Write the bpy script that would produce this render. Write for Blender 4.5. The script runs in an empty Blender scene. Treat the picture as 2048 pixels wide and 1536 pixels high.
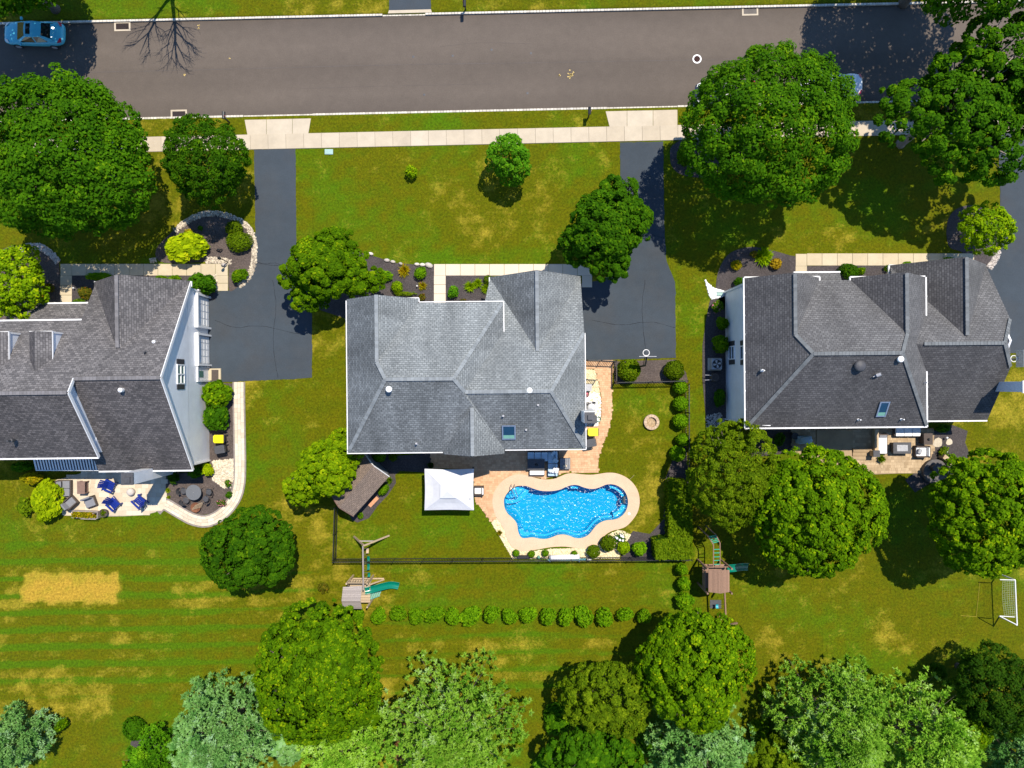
import bpy, bmesh, math, random
import numpy as np
from mathutils import Vector, Matrix
from mathutils.geometry import tessellate_polygon
R = math.radians
SC = bpy.context.scene
COL = SC.collection
# ------------------------------------------------------------------ camera, sky, sun, exposure
CAM_H, FOC, CX, CY = 57.0, 1425.0, 1024.0, 768.0
cam = bpy.data.cameras.new('camera'); camo = bpy.data.objects.new('camera', cam); COL.objects.link(camo)
camo.location = (0, 0, CAM_H); camo.rotation_euler = (0, 0, 0)
cam.sensor_width = 36.0; cam.lens = 36.0 * FOC / 2048.0; cam.clip_start = 0.5; cam.clip_end = 3000
SC.camera = camo
SUN_EL, SUN_AZ = 65.6, 30.5          # azimuth clockwise from +Y
SUNV = Vector((math.sin(R(SUN_AZ))*math.cos(R(SUN_EL)), math.cos(R(SUN_AZ))*math.cos(R(SUN_EL)), math.sin(R(SUN_EL))))
W = bpy.data.worlds.new('World'); SC.world = W; W.use_nodes = True
wn = W.node_tree.nodes; wl = W.node_tree.links
sky = wn.new('ShaderNodeTexSky'); sky.sky_type = 'NISHITA'; sky.sun_disc = False
sky.sun_elevation = R(SUN_EL); sky.sun_rotation = R(SUN_AZ); sky.air_density = 1.0; sky.dust_density = 0.0; sky.ozone_density = 9.0
bg = wn['Background']; bg.inputs['Strength'].default_value = 0.15
wl.new(sky.outputs['Color'], bg.inputs['Color'])
sl = bpy.data.lights.new('sun', 'SUN'); sl.energy = 4.7; sl.angle = R(0.53); sl.color = (1.0, 0.93, 0.82)
so = bpy.data.objects.new('sun', sl); COL.objects.link(so); so.location = (0, 0, 90)
so.rotation_euler = (-SUNV).to_track_quat('-Z', 'Y').to_euler()
SC.view_settings.view_transform = 'Standard'; SC.view_settings.look = 'None'
SC.view_settings.exposure = 0.4; SC.view_settings.gamma = 1.0; SC.view_settings.use_curve_mapping = False
SC.cycles.max_bounces = 6; SC.cycles.diffuse_bounces = 2; SC.cycles.glossy_bounces = 2; SC.cycles.transmission_bounces = 3
SC.cycles.transparent_max_bounces = 8; SC.cycles.caustics_reflective = False; SC.cycles.caustics_refractive = False

def at(px, py, z=0.0):
    """photograph point of known height -> place on the site (metres)"""
    s = (CAM_H - z) / FOC
    return ((px - CX) * s, (CY - py) * s, z)
def pts(l, z=0.0): return [at(x, y, z) for x, y in l]

# ------------------------------------------------------------------ objects
FRAME = {}
def tag(o, label=None, cat=None, group=None, kind=None):
    if label: o['label'] = label
    if cat: o['category'] = cat
    if group: o['group'] = group
    if kind: o['kind'] = kind
    return o
def thing(name, loc, label, cat, group=None, rz=0.0):
    o = bpy.data.objects.new(name, None); COL.objects.link(o); o.empty_display_size = 0.3
    o.location = loc; o.rotation_euler = (0, 0, rz)
    FRAME[o.name] = (Vector(loc), rz)
    return tag(o, label, cat, group)
def copy_tree(o, parent=None):
    c = o.copy(); COL.objects.link(c)
    if parent: c.parent = parent
    for ch in list(o.children): copy_tree(ch, c)
    return c
def place_copy(o, loc, rz, label, s=None):
    c = copy_tree(o); c.location = loc; c.rotation_euler = (0, 0, rz)
    if s: c.scale = s
    c['label'] = label
    return c
def root_frame(p):
    while p.parent: p = p.parent
    return FRAME.get(p.name)

class MB:
    def __init__(s): s.v = []; s.f = []; s.uv = {}; s.tint = []
    def add(s, vs, fs):
        n = len(s.v); s.v += [tuple(v) for v in vs]; s.f += [tuple(i + n for i in f) for f in fs]; return s
    def box(s, c, d, rz=0.0):
        x, y, z = d[0]/2, d[1]/2, d[2]/2; ca, sa = math.cos(rz), math.sin(rz)
        vs = []
        for a, b, e in ((-1,-1,-1),(1,-1,-1),(1,1,-1),(-1,1,-1),(-1,-1,1),(1,-1,1),(1,1,1),(-1,1,1)):
            X, Y = a*x, b*y
            vs.append((c[0]+X*ca-Y*sa, c[1]+X*sa+Y*ca, c[2]+e*z))
        return s.add(vs, [(0,3,2,1),(4,5,6,7),(0,1,5,4),(1,2,6,5),(2,3,7,6),(3,0,4,7)])
    def bar(s, p, q, w, h, up=(0,0,1)):
        p, q, up = Vector(p), Vector(q), Vector(up); d = (q-p).normalized()
        a = d.cross(up)
        if a.length < 1e-4: a = d.cross(Vector((1,0,0)))
        a.normalize(); b = a.cross(d).normalized(); vs = []
        for e in (p, q):
            for i, j in ((-1,-1),(1,-1),(1,1),(-1,1)): vs.append(e + a*(i*w/2) + b*(j*h/2))
        return s.add(vs, [(3,2,1,0),(4,5,6,7),(0,1,5,4),(1,2,6,5),(2,3,7,6),(3,0,4,7)])
    def tube(s, path, rad, n=8, cap=True):
        path = [Vector(p) for p in path]; m = len(path)
        if not hasattr(rad, '__len__'): rad = [rad]*m
        vs = []; a = None
        for i, p in enumerate(path):
            d = (path[min(i+1, m-1)] - path[max(i-1, 0)]).normalized()
            if a is None:
                a = d.cross(Vector((0,0,1)))
                if a.length < 1e-3: a = d.cross(Vector((1,0,0)))
            a = (a - d*a.dot(d)).normalized(); b = d.cross(a)
            for k in range(n):
                t = 2*math.pi*k/n; vs.append(p + (a*math.cos(t) + b*math.sin(t))*rad[i])
        fs = []
        for i in range(m-1):
            for k in range(n):
                k2 = (k+1) % n; fs.append((i*n+k, i*n+k2, (i+1)*n+k2, (i+1)*n+k))
        if cap: fs += [tuple(range(n-1, -1, -1)), tuple((m-1)*n+k for k in range(n))]
        return s.add(vs, fs)
    def lathe(s, prof, c=(0,0,0), n=20, sx=1.0, sy=1.0):
        vs = []; fs = []; m = len(prof)
        for r, z in prof:
            for k in range(n):
                t = 2*math.pi*k/n; vs.append((c[0]+r*math.cos(t)*sx, c[1]+r*math.sin(t)*sy, c[2]+z))
        for i in range(m-1):
            for k in range(n):
                k2 = (k+1) % n; fs.append((i*n+k, i*n+k2, (i+1)*n+k2, (i+1)*n+k))
        if prof[0][0] > 1e-4: fs.append(tuple(range(n-1, -1, -1)))
        if prof[-1][0] > 1e-4: fs.append(tuple((m-1)*n+k for k in range(n)))
        return s.add(vs, fs)
    def prism(s, poly, z0, z1, bottom=False):
        """flat polygon (may be concave) extruded; counter-clockwise or not"""
        P = [(p[0], p[1]) for p in poly]
        ar = sum(P[i][0]*P[(i+1)%len(P)][1]-P[(i+1)%len(P)][0]*P[i][1] for i in range(len(P)))
        if ar < 0: P = P[::-1]
        n = len(P); tri = tessellate_polygon([[Vector((x, y, 0)) for x, y in P]])
        vs = [(x, y, z0) for x, y in P] + [(x, y, z1) for x, y in P]; fs = []
        for a, b, c in tri:
            x = (P[b][0]-P[a][0])*(P[c][1]-P[a][1])-(P[b][1]-P[a][1])*(P[c][0]-P[a][0])
            if x < 0: a, b, c = c, b, a
            fs.append((a+n, b+n, c+n))
            if bottom: fs.append((c, b, a))
        fs += [(i, (i+1) % n, (i+1) % n + n, i+n) for i in range(n)]
        return s.add(vs, fs)
    def sheet(s, poly, z):
        n0 = len(s.f); s.prism(poly, z-0.05, z); return s
    def slab(s, poly, t=0.14, uvx=None):
        """3-D polygon facing up, given thickness downwards; records uv (along eave, along slope)"""
        P = [Vector(p) for p in poly]; nrm = Vector((0,0,0))
        for i in range(len(P)):
            a, b = P[i], P[(i+1) % len(P)]
            nrm += Vector(((a.y-b.y)*(a.z+b.z), (a.z-b.z)*(a.x+b.x), (a.x-b.x)*(a.y+b.y)))
        if nrm.z < 0: P.reverse(); nrm = -nrm
        nrm.normalize(); u = Vector((0,0,1)).cross(nrm)
        if u.length < 1e-4: u = Vector((1,0,0))
        u.normalize(); w = nrm.cross(u); n = len(P); b0 = len(s.v)
        s.v += [tuple(p) for p in P] + [(p.x, p.y, p.z-t) for p in P]
        for i, p in enumerate(P): s.uv[b0+i] = (p.dot(u), p.dot(w)); s.uv[b0+n+i] = (p.dot(u), p.dot(w)-t)
        s.f.append(tuple(b0+i for i in range(n))); s.f.append(tuple(b0+n+i for i in reversed(range(n))))
        s.f += [(b0+i, b0+n+i, b0+n+(i+1) % n, b0+(i+1) % n) for i in range(n)]
        return s
    def build(s, name, mat, parent=None, local=False, smooth=False, bevel=0.0, sub=0, tint=None):
        me = bpy.data.meshes.new(name); vs = s.v
        if parent is not None and not local:
            fr = root_frame(parent)
            if fr:
                L, rz = fr; c, sn = math.cos(-rz), math.sin(-rz)
                vs = [((x-L.x)*c-(y-L.y)*sn, (x-L.x)*sn+(y-L.y)*c, z-L.z) for x, y, z in vs]
        me.from_pydata(vs, [], s.f)
        if s.uv:
            uvl = me.uv_layers.new(name='UVMap')
            for lp in me.loops: uvl.data[lp.index].uv = s.uv.get(lp.vertex_index, (0, 0))
        if tint is not None:
            a = me.attributes.new('tint', 'FLOAT', 'FACE'); a.data.foreach_set('value', np.asarray(tint, dtype=np.float32))
        me.materials.append(mat)
        if smooth: me.polygons.foreach_set('use_smooth', [True]*len(me.polygons))
        me.update()
        o = bpy.data.objects.new(name, me); COL.objects.link(o)
        if parent is not None: o.parent = parent
        if bevel:
            m = o.modifiers.new('bevel', 'BEVEL'); m.width = bevel; m.segments = 2; m.limit_method = 'ANGLE'; m.angle_limit = R(40)
        if sub:
            m = o.modifiers.new('subdivision', 'SUBSURF'); m.levels = sub; m.render_levels = sub
        return o

# ------------------------------------------------------------------ materials
def nmat(name):
    m = bpy.data.materials.new(name); m.use_nodes = True; nt = m.node_tree
    return m, nt, nt.nodes['Principled BSDF']
def mk(nt, t, **kw):
    n = nt.nodes.new(t)
    for k, v in kw.items():
        if k in n.inputs: n.inputs[k].default_value = v
        else: setattr(n, k, v)
    return n
def rgb(c): return (c[0], c[1], c[2], 1.0)
def noise(nt, scale, detail=3.0, rough=0.6, coord='Object', sc=None):
    tc = mk(nt, 'ShaderNodeTexCoord'); n = mk(nt, 'ShaderNodeTexNoise'); n.inputs['Scale'].default_value = scale
    n.inputs['Detail'].default_value = detail; n.inputs['Roughness'].default_value = rough
    if coord == 'World':
        g = mk(nt, 'ShaderNodeNewGeometry'); src = g.outputs['Position']
    else: src = tc.outputs[coord]
    if sc:
        mp = mk(nt, 'ShaderNodeMapping'); mp.inputs['Scale'].default_value = sc; nt.links.new(src, mp.inputs['Vector']); src = mp.outputs['Vector']
    nt.links.new(src, n.inputs['Vector']); return n.outputs['Fac']
def ramp(nt, fac, stops):
    r = mk(nt, 'ShaderNodeValToRGB'); e = r.color_ramp.elements
    while len(e) < len(stops): e.new(0.5)
    for i, (p, c) in enumerate(stops):
        e[i].position = p; e[i].color = rgb(c) if hasattr(c, '__len__') else (c, c, c, 1)
    nt.links.new(fac, r.inputs['Fac']); return r.outputs['Color']
def mix(nt, fac, a, b, mode='MIX'):
    m = mk(nt, 'ShaderNodeMix'); m.data_type = 'RGBA'; m.blend_type = mode
    for i, v in ((0, fac), (6, a), (7, b)):
        if hasattr(v, 'is_linked'): nt.links.new(v, m.inputs[i])
        elif i == 0: m.inputs[0].default_value = v
        else: m.inputs[i].default_value = rgb(v) if len(v) == 3 else v
    return m.outputs[2]
def bump(nt, bs, h, strength=0.3, dist=0.02):
    b = mk(nt, 'ShaderNodeBump'); b.inputs['Strength'].default_value = strength; b.inputs['Distance'].default_value = dist
    nt.links.new(h, b.inputs['Height']); nt.links.new(b.outputs['Normal'], bs.inputs['Normal'])
def plain(name, c, rough=0.6, var=0.12, scale=6.0, metal=0.0, coord='Object', bmp=0.0, spec=None):
    m, nt, bs = nmat(name)
    n = noise(nt, scale, coord=coord)
    lo = tuple(x*(1-var) for x in c); hi = tuple(min(1, x*(1+var)) for x in c)
    nt.links.new(ramp(nt, n, [(0.3, lo), (0.7, hi)]), bs.inputs['Base Color'])
    bs.inputs['Roughness'].default_value = rough; bs.inputs['Metallic'].default_value = metal
    if spec is not None: bs.inputs['Specular IOR Level'].default_value = spec
    if bmp: bump(nt, bs, noise(nt, scale*6, coord=coord), bmp)
    return m
def pieces(name, c1, c2, rough=0.85, scale=5.0, grain=0.25):
    """colour differs from piece to piece (face attribute or object) with grain"""
    m, nt, bs = nmat(name)
    at_ = mk(nt, 'ShaderNodeAttribute'); at_.attribute_name = 'tint'
    oi = mk(nt, 'ShaderNodeObjectInfo')
    ad = mk(nt, 'ShaderNodeMath', operation='ADD'); nt.links.new(at_.outputs['Fac'], ad.inputs[0])
    mu = mk(nt, 'ShaderNodeMath', operation='MULTIPLY'); mu.inputs[1].default_value = 0.45; nt.links.new(oi.outputs['Random'], mu.inputs[0])
    nt.links.new(mu.outputs[0], ad.inputs[1])
    c = mix(nt, ad.outputs[0], c1, c2)
    n = noise(nt, scale, 5.0, 0.7, coord='World'); k = ramp(nt, n, [(0.25, 1-grain), (0.75, 1+grain*0.5)])
    nt.links.new(mix(nt, 1.0, c, k, 'MULTIPLY'), bs.inputs['Base Color']); bs.inputs['Roughness'].default_value = rough
    bs.inputs['Specular IOR Level'].default_value = 0.25
    bump(nt, bs, noise(nt, 40, coord='World'), 0.25, 0.01)
    return m
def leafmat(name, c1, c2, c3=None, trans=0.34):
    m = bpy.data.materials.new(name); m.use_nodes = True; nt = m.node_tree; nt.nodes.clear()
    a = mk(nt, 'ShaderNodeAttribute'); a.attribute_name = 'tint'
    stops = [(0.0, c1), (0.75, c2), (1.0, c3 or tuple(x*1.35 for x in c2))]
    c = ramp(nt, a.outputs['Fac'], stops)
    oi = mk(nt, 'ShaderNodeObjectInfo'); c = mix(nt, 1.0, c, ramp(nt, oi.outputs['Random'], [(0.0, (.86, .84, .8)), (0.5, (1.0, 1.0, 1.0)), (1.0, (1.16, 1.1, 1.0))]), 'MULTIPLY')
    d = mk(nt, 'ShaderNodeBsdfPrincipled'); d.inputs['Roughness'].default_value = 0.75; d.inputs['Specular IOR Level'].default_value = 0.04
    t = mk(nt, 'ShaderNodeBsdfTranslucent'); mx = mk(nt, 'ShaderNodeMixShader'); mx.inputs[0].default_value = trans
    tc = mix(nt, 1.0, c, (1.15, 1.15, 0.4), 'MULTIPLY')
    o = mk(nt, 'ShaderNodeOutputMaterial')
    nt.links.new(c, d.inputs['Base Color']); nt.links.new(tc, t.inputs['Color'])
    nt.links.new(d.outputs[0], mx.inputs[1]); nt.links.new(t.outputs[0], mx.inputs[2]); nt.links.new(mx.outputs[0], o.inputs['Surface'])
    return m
def shingle(name, c1, c2, mortar, streak=(0.8, 1.15), course=0.165):
    m, nt, bs = nmat(name)
    uv = mk(nt, 'ShaderNodeUVMap'); uv.uv_map = 'UVMap'
    b = mk(nt, 'ShaderNodeTexBrick'); b.offset = 0.5; b.inputs['Scale'].default_value = 1.0
    b.inputs['Brick Width'].default_value = 0.28; b.inputs['Row Height'].default_value = course
    b.inputs['Mortar Size'].default_value = 0.022; b.inputs['Mortar Smooth'].default_value = 0.4; b.inputs['Bias'].default_value = 0.0
    b.inputs['Color1'].default_value = rgb(c1); b.inputs['Color2'].default_value = rgb(c2); b.inputs['Mortar'].default_value = rgb(mortar)
    nt.links.new(uv.outputs['UV'], b.inputs['Vector'])
    mp = mk(nt, 'ShaderNodeMapping'); mp.inputs['Scale'].default_value = (1.0, 0.22, 1.0); nt.links.new(uv.outputs['UV'], mp.inputs['Vector'])
    n = mk(nt, 'ShaderNodeTexNoise'); n.inputs['Scale'].default_value = 0.55; n.inputs['Detail'].default_value = 4; nt.links.new(mp.outputs['Vector'], n.inputs['Vector'])
    k = ramp(nt, n.outputs['Fac'], [(0.3, streak[0]), (0.68, streak[1])])
    n2 = mk(nt, 'ShaderNodeTexNoise'); n2.inputs['Scale'].default_value = 7.0; n2.inputs['Detail'].default_value = 3; nt.links.new(uv.outputs['UV'], n2.inputs['Vector'])
    k2 = ramp(nt, n2.outputs['Fac'], [(0.3, 0.78), (0.7, 1.2)])
    c = mix(nt, 1.0, mix(nt, 1.0, b.outputs['Color'], k, 'MULTIPLY'), k2, 'MULTIPLY')
    nt.links.new(c, bs.inputs['Base Color']); bs.inputs['Roughness'].default_value = 0.85; bs.inputs['Specular IOR Level'].default_value = 0.3
    bump(nt, bs, b.outputs['Fac'], -0.5, 0.02)
    return m
def siding(name, c, course=0.13, axis='Z'):
    m, nt, bs = nmat(name)
    tc = mk(nt, 'ShaderNodeTexCoord'); sp = mk(nt, 'ShaderNodeSeparateXYZ'); nt.links.new(tc.outputs['Object'], sp.inputs[0])
    dv = mk(nt, 'ShaderNodeMath', operation='DIVIDE'); dv.inputs[1].default_value = course; nt.links.new(sp.outputs[axis], dv.inputs[0])
    fr = mk(nt, 'ShaderNodeMath', operation='FRACT'); nt.links.new(dv.outputs[0], fr.inputs[0])
    k = ramp(nt, fr.outputs[0], [(0.0, 0.62), (0.16, 0.97), (1.0, 1.0)])
    n = ramp(nt, noise(nt, 1.2, 4), [(0.3, 0.92), (0.7, 1.03)])
    nt.links.new(mix(nt, 1.0, mix(nt, 1.0, c, k, 'MULTIPLY'), n, 'MULTIPLY'), bs.inputs['Base Color'])
    bs.inputs['Roughness'].default_value = 0.5; bs.inputs['Specular IOR Level'].default_value = 0.3
    bump(nt, bs, fr.outputs[0], 0.6, 0.015)
    return m
def asphalt(name, c, var=0.18, warm=None, lanes=False, rough=0.9):
    m, nt, bs = nmat(name)
    a = ramp(nt, noise(nt, 0.16, 5, 0.6, 'World', (0.5, 1, 1)), [(0.3, tuple(x*(1-var) for x in c)), (0.7, tuple(x*(1+var) for x in c))])
    if warm: a = mix(nt, ramp(nt, noise(nt, 0.3, 4, 0.6, 'World'), [(0.45, 0.0), (0.75, 0.6)]), a, warm)
    if lanes:
        ge = mk(nt, 'ShaderNodeNewGeometry'); dp = mk(nt, 'ShaderNodeVectorMath', operation='DOT_PRODUCT'); dp.inputs[1].default_value = (-0.0222/8.0, 0.99975/8.0, 0); nt.links.new(ge.outputs['Position'], dp.inputs[0])
        ad = mk(nt, 'ShaderNodeMath', operation='SUBTRACT'); ad.inputs[1].default_value = 21.86/8.0; nt.links.new(dp.outputs['Value'], ad.inputs[0])
        wob = mk(nt, 'ShaderNodeMath', operation='MULTIPLY_ADD'); nt.links.new(noise(nt, 0.5, 4, 0.6, 'World'), wob.inputs[0]); wob.inputs[1].default_value = 0.06; nt.links.new(ad.outputs[0], wob.inputs[2])
        a = mix(nt, 1.0, a, ramp(nt, wob.outputs[0], [(0.0, 0.80), (0.10, 0.95), (0.24, 1.06), (0.38, 0.97), (0.52, 0.95), (0.55, 1.03), (0.72, 1.12), (0.86, 1.05), (1.0, 0.9)]), 'MULTIPLY')
    g = ramp(nt, noise(nt, 14, 2, 0.8, 'World'), [(0.25, 0.86), (0.75, 1.13)])
    g2 = ramp(nt, noise(nt, 1.4, 5, 0.7, 'World'), [(0.3, 0.93), (0.7, 1.06)])
    nt.links.new(mix(nt, 1.0, mix(nt, 1.0, a, g, 'MULTIPLY'), g2, 'MULTIPLY'), bs.inputs['Base Color'])
    bs.inputs['Roughness'].default_value = rough; bs.inputs['Specular IOR Level'].default_value = 0.25
    bump(nt, bs, noise(nt, 60, 2, 0.7, 'World'), 0.3, 0.01)
    return m
M = {}
M['road'] = asphalt('road', (0.112, 0.090, 0.072), 0.08, lanes=True)
M['drive'] = asphalt('drive', (0.046, 0.058, 0.070), 0.16, (0.060, 0.060, 0.060))
M['concrete'] = pieces('concrete', (0.48, 0.40, 0.29), (0.60, 0.52, 0.40), 0.85, 0.9, 0.16)
M['walk'] = pieces('walk', (0.50, 0.41, 0.27), (0.60, 0.51, 0.36), 0.85, 0.9, 0.14)
M['walkwhite'] = pieces('walkwhite', (0.62, 0.52, 0.39), (0.72, 0.61, 0.47), 0.85, 0.9, 0.08)
M['joint'] = plain('joint', (0.22, 0.19, 0.14), 0.95)
M['kerb'] = pieces('kerb', (0.42, 0.38, 0.32), (0.68, 0.62, 0.52), 0.85, 3)
M['stone'] = pieces('stone', (0.24, 0.19, 0.14), (0.72, 0.62, 0.46), 0.85, 5)
M['greystone'] = pieces('greystone', (0.25, 0.22, 0.20), (0.66, 0.58, 0.50), 0.85, 5)
M['paver'] = pieces('paver', (0.46, 0.24, 0.12), (0.66, 0.42, 0.24), 0.9, 1.2, 0.2)
M['paverpale'] = pieces('paverpale', (0.52, 0.42, 0.29), (0.72, 0.63, 0.48), 0.9, 1.2, 0.15)
M['paverbrown'] = pieces('paverbrown', (0.33, 0.23, 0.13), (0.56, 0.42, 0.26), 0.9, 1.2, 0.25)
M['border'] = plain('border', (0.25, 0.21, 0.18), 0.9, 0.2, 3)
M['gravel'] = pieces('gravel', (0.55, 0.44, 0.24), (0.86, 0.76, 0.5), 0.9, 4)
M['gravelbase'] = plain('gravelbase', (0.55, 0.44, 0.26), 0.95, 0.3, 9, coord='World')
M['whitestone'] = pieces('whitestone', (0.75, 0.74, 0.70), (0.95, 0.94, 0.90), 0.8, 4, 0.1)
def mulchmat(name, c):
    m, nt, bs = nmat(name)
    a = ramp(nt, noise(nt, 9, 5, 0.75, 'World'), [(0.3, tuple(x*0.45 for x in c)), (0.55, c), (0.75, tuple(x*1.9 for x in c))])
    b = ramp(nt, noise(nt, 0.7, 3, 0.6, 'World'), [(0.35, 0.85), (0.7, 1.2)])
    nt.links.new(mix(nt, 1.0, a, b, 'MULTIPLY'), bs.inputs['Base Color']); bs.inputs['Roughness'].default_value = 0.95
    bump(nt, bs, noise(nt, 18, 4, 0.7, 'World'), 0.8, 0.05); return m
M['mulch'] = mulchmat('mulch', (0.066, 0.054, 0.052))
M['mulchbrown'] = mulchmat('mulchbrown', (0.098, 0.074, 0.062))
M['deck'] = asphalt('deck', (0.61, 0.43, 0.285), 0.06, (0.66, 0.45, 0.31))
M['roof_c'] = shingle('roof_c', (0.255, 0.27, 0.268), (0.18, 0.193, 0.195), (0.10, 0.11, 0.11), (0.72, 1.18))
M['roof_c_shade'] = shingle('roof_c_shade', (0.25, 0.265, 0.27), (0.155, 0.165, 0.17), (0.10, 0.11, 0.11), (0.55, 1.0))
M['roof_l_shade'] = shingle('roof_l_shade', (0.17, 0.152, 0.148), (0.075, 0.069, 0.07), (0.06, 0.055, 0.053), (0.68, 1.0))
M['roof_r_shade'] = shingle('roof_r_shade', (0.125, 0.12, 0.12), (0.075, 0.072, 0.074), (0.05, 0.049, 0.05), (0.68, 1.02))
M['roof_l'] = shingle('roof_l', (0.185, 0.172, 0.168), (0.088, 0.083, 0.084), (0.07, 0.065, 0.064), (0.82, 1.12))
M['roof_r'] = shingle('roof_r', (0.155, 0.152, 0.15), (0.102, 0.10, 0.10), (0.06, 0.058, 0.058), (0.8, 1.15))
M['roof_s'] = shingle('roof_s', (0.27, 0.20, 0.155), (0.20, 0.15, 0.12), (0.13, 0.10, 0.08), (0.88, 1.1), 0.14)
M['cap_c'] = pieces('cap_c', (0.19, 0.205, 0.21), (0.26, 0.28, 0.285), 0.85, 4)
M['cap_l'] = pieces('cap_l', (0.14, 0.132, 0.13), (0.20, 0.19, 0.19), 0.85, 4)
M['cap_r'] = pieces('cap_r', (0.12, 0.128, 0.13), (0.17, 0.18, 0.182), 0.85, 4)
M['paverbase'] = plain('paverbase', (0.40, 0.23, 0.12), 0.9, 0.15, 4); M['palebase'] = plain('palebase', (0.46, 0.38, 0.27), 0.9, 0.15, 4); M['brownbase'] = plain('brownbase', (0.30, 0.21, 0.125), 0.9, 0.15, 4)
M['siding'] = siding('siding', (0.86, 0.87, 0.88))
M['sidingpale'] = siding('sidingpale', (0.78, 0.77, 0.74))
M['white'] = plain('white', (0.74, 0.73, 0.71), 0.5, 0.06)
M['whitewarm'] = plain('whitewarm', (0.78, 0.62, 0.40), 0.6, 0.1)
M['glass'] = plain('glass', (0.03, 0.045, 0.05), 0.08, 0.1, spec=0.6)
M['glassblue'] = plain('glassblue', (0.01, 0.045, 0.09), 0.08, 0.1, spec=0.6); M['glassgreen'] = plain('glassgreen', (0.05, 0.16, 0.13), 0.08, 0.1, spec=0.6)
M['shutter'] = plain('shutter', (0.03, 0.03, 0.035), 0.6, 0.1)
M['black'] = plain('black', (0.018, 0.018, 0.02), 0.45, 0.2)
M['blackmetal'] = plain('blackmetal', (0.02, 0.021, 0.022), 0.4, 0.2)
M['darkgrey'] = plain('darkgrey', (0.055, 0.055, 0.06), 0.6, 0.2)
M['grey'] = plain('grey', (0.22, 0.22, 0.22), 0.6, 0.15)
M['steel'] = plain('steel', (0.55, 0.56, 0.57), 0.3, 0.1, metal=0.8)
M['galv'] = plain('galv', (0.36, 0.36, 0.37), 0.5, 0.2)
M['greycush'] = plain('greycush', (0.20, 0.20, 0.215), 0.9, 0.1, 12)
M['whitecush'] = plain('whitecush', (0.82, 0.80, 0.77), 0.9, 0.06, 12)
M['bluecush'] = plain('bluecush', (0.42, 0.55, 0.62), 0.9, 0.1, 12)
M['wicker'] = plain('wicker', (0.075, 0.055, 0.045), 0.8, 0.3, 30)
M['brownpaint'] = plain('brownpaint', (0.20, 0.12, 0.09), 0.6, 0.15)
M['blueplastic'] = plain('blueplastic', (0.006, 0.022, 0.20), 0.4, 0.1)
M['yellow'] = plain('yellow', (0.90, 0.74, 0.0), 0.45, 0.05)
M['green'] = plain('green', (0.0, 0.16, 0.10), 0.25, 0.08, spec=0.5)
M['greenrung'] = plain('greenrung', (0.03, 0.36, 0.22), 0.4, 0.08)
M['greenlight'] = plain('greenlight', (0.16, 0.36, 0.28), 0.5, 0.08)
M['teal'] = plain('teal', (0.02, 0.36, 0.42), 0.4, 0.08)
def woodmat(name, c, ax=(8, 8, 1.0)):
    m, nt, bs = nmat(name)
    a = ramp(nt, noise(nt, 3.0, 4, 0.7, 'Object', ax), [(0.3, tuple(x*0.68 for x in c)), (0.7, tuple(x*1.2 for x in c))])
    oi = mk(nt, 'ShaderNodeObjectInfo'); k = ramp(nt, oi.outputs['Random'], [(0.0, 0.85), (1.0, 1.12)])
    nt.links.new(mix(nt, 1.0, a, k, 'MULTIPLY'), bs.inputs['Base Color']); bs.inputs['Roughness'].default_value = 0.85; return m
M['greywood'] = woodmat('greywood', (0.34, 0.29, 0.26))
M['palewood'] = woodmat('palewood', (0.46, 0.34, 0.21))
M['brownwood'] = woodmat('brownwood', (0.27, 0.16, 0.105))
M['bark'] = woodmat('bark', (0.13, 0.10, 0.075), (4, 4, 1))
M['barkgrey'] = woodmat('barkgrey', (0.26, 0.22, 0.18), (4, 4, 1))
M['canopy'] = plain('canopy', (0.60, 0.60, 0.62), 0.9, 0.05, 3)
M['rust'] = plain('rust', (0.16, 0.06, 0.025), 0.8, 0.3)
M['grate'] = plain('grate', (0.045, 0.024, 0.021), 0.9, 0.3, spec=0.1)
M['net'] = plain('net', (0.42, 0.52, 0.40), 0.9, 0.1)
M['paleboxlid'] = plain('paleboxlid', (0.30, 0.44, 0.40), 0.7, 0.1)
M['carsilver_shaded'] = plain('carsilver_shaded', (0.10, 0.50, 0.62), 0.2, 0.03)  # silver car; the blue cast of tree shade is put into the paint
M['carwhite'] = plain('carwhite', (0.82, 0.83, 0.83), 0.2, 0.02)
M['cardark'] = plain('cardark', (0.03, 0.035, 0.05), 0.2, 0.05)
M['carglass'] = plain('carglass', (0.012, 0.016, 0.018), 0.05, 0.1, spec=0.8)
M['red'] = plain('red', (0.45, 0.01, 0.03), 0.3, 0.05)
M['tyre'] = plain('tyre', (0.02, 0.02, 0.02), 0.8, 0.1)
M['terracotta'] = plain('terracotta', (0.30, 0.15, 0.08), 0.85, 0.2)
M['brick'] = plain('brick', (0.55, 0.26, 0.13), 0.85, 0.2)
M['soil'] = plain('soil', (0.06, 0.04, 0.03), 0.95, 0.3, 20)
M['pink'] = plain('pink', (0.75, 0.12, 0.38), 0.7, 0.2)
M['flowerwhite'] = plain('flowerwhite', (0.9, 0.85, 0.85), 0.7, 0.05)
M['straw'] = plain('straw', (0.55, 0.40, 0.14), 0.9, 0.3, 10)
M['lineyellow'] = plain('lineyellow', (0.36, 0.28, 0.03), 0.9, 0.1)
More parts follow.
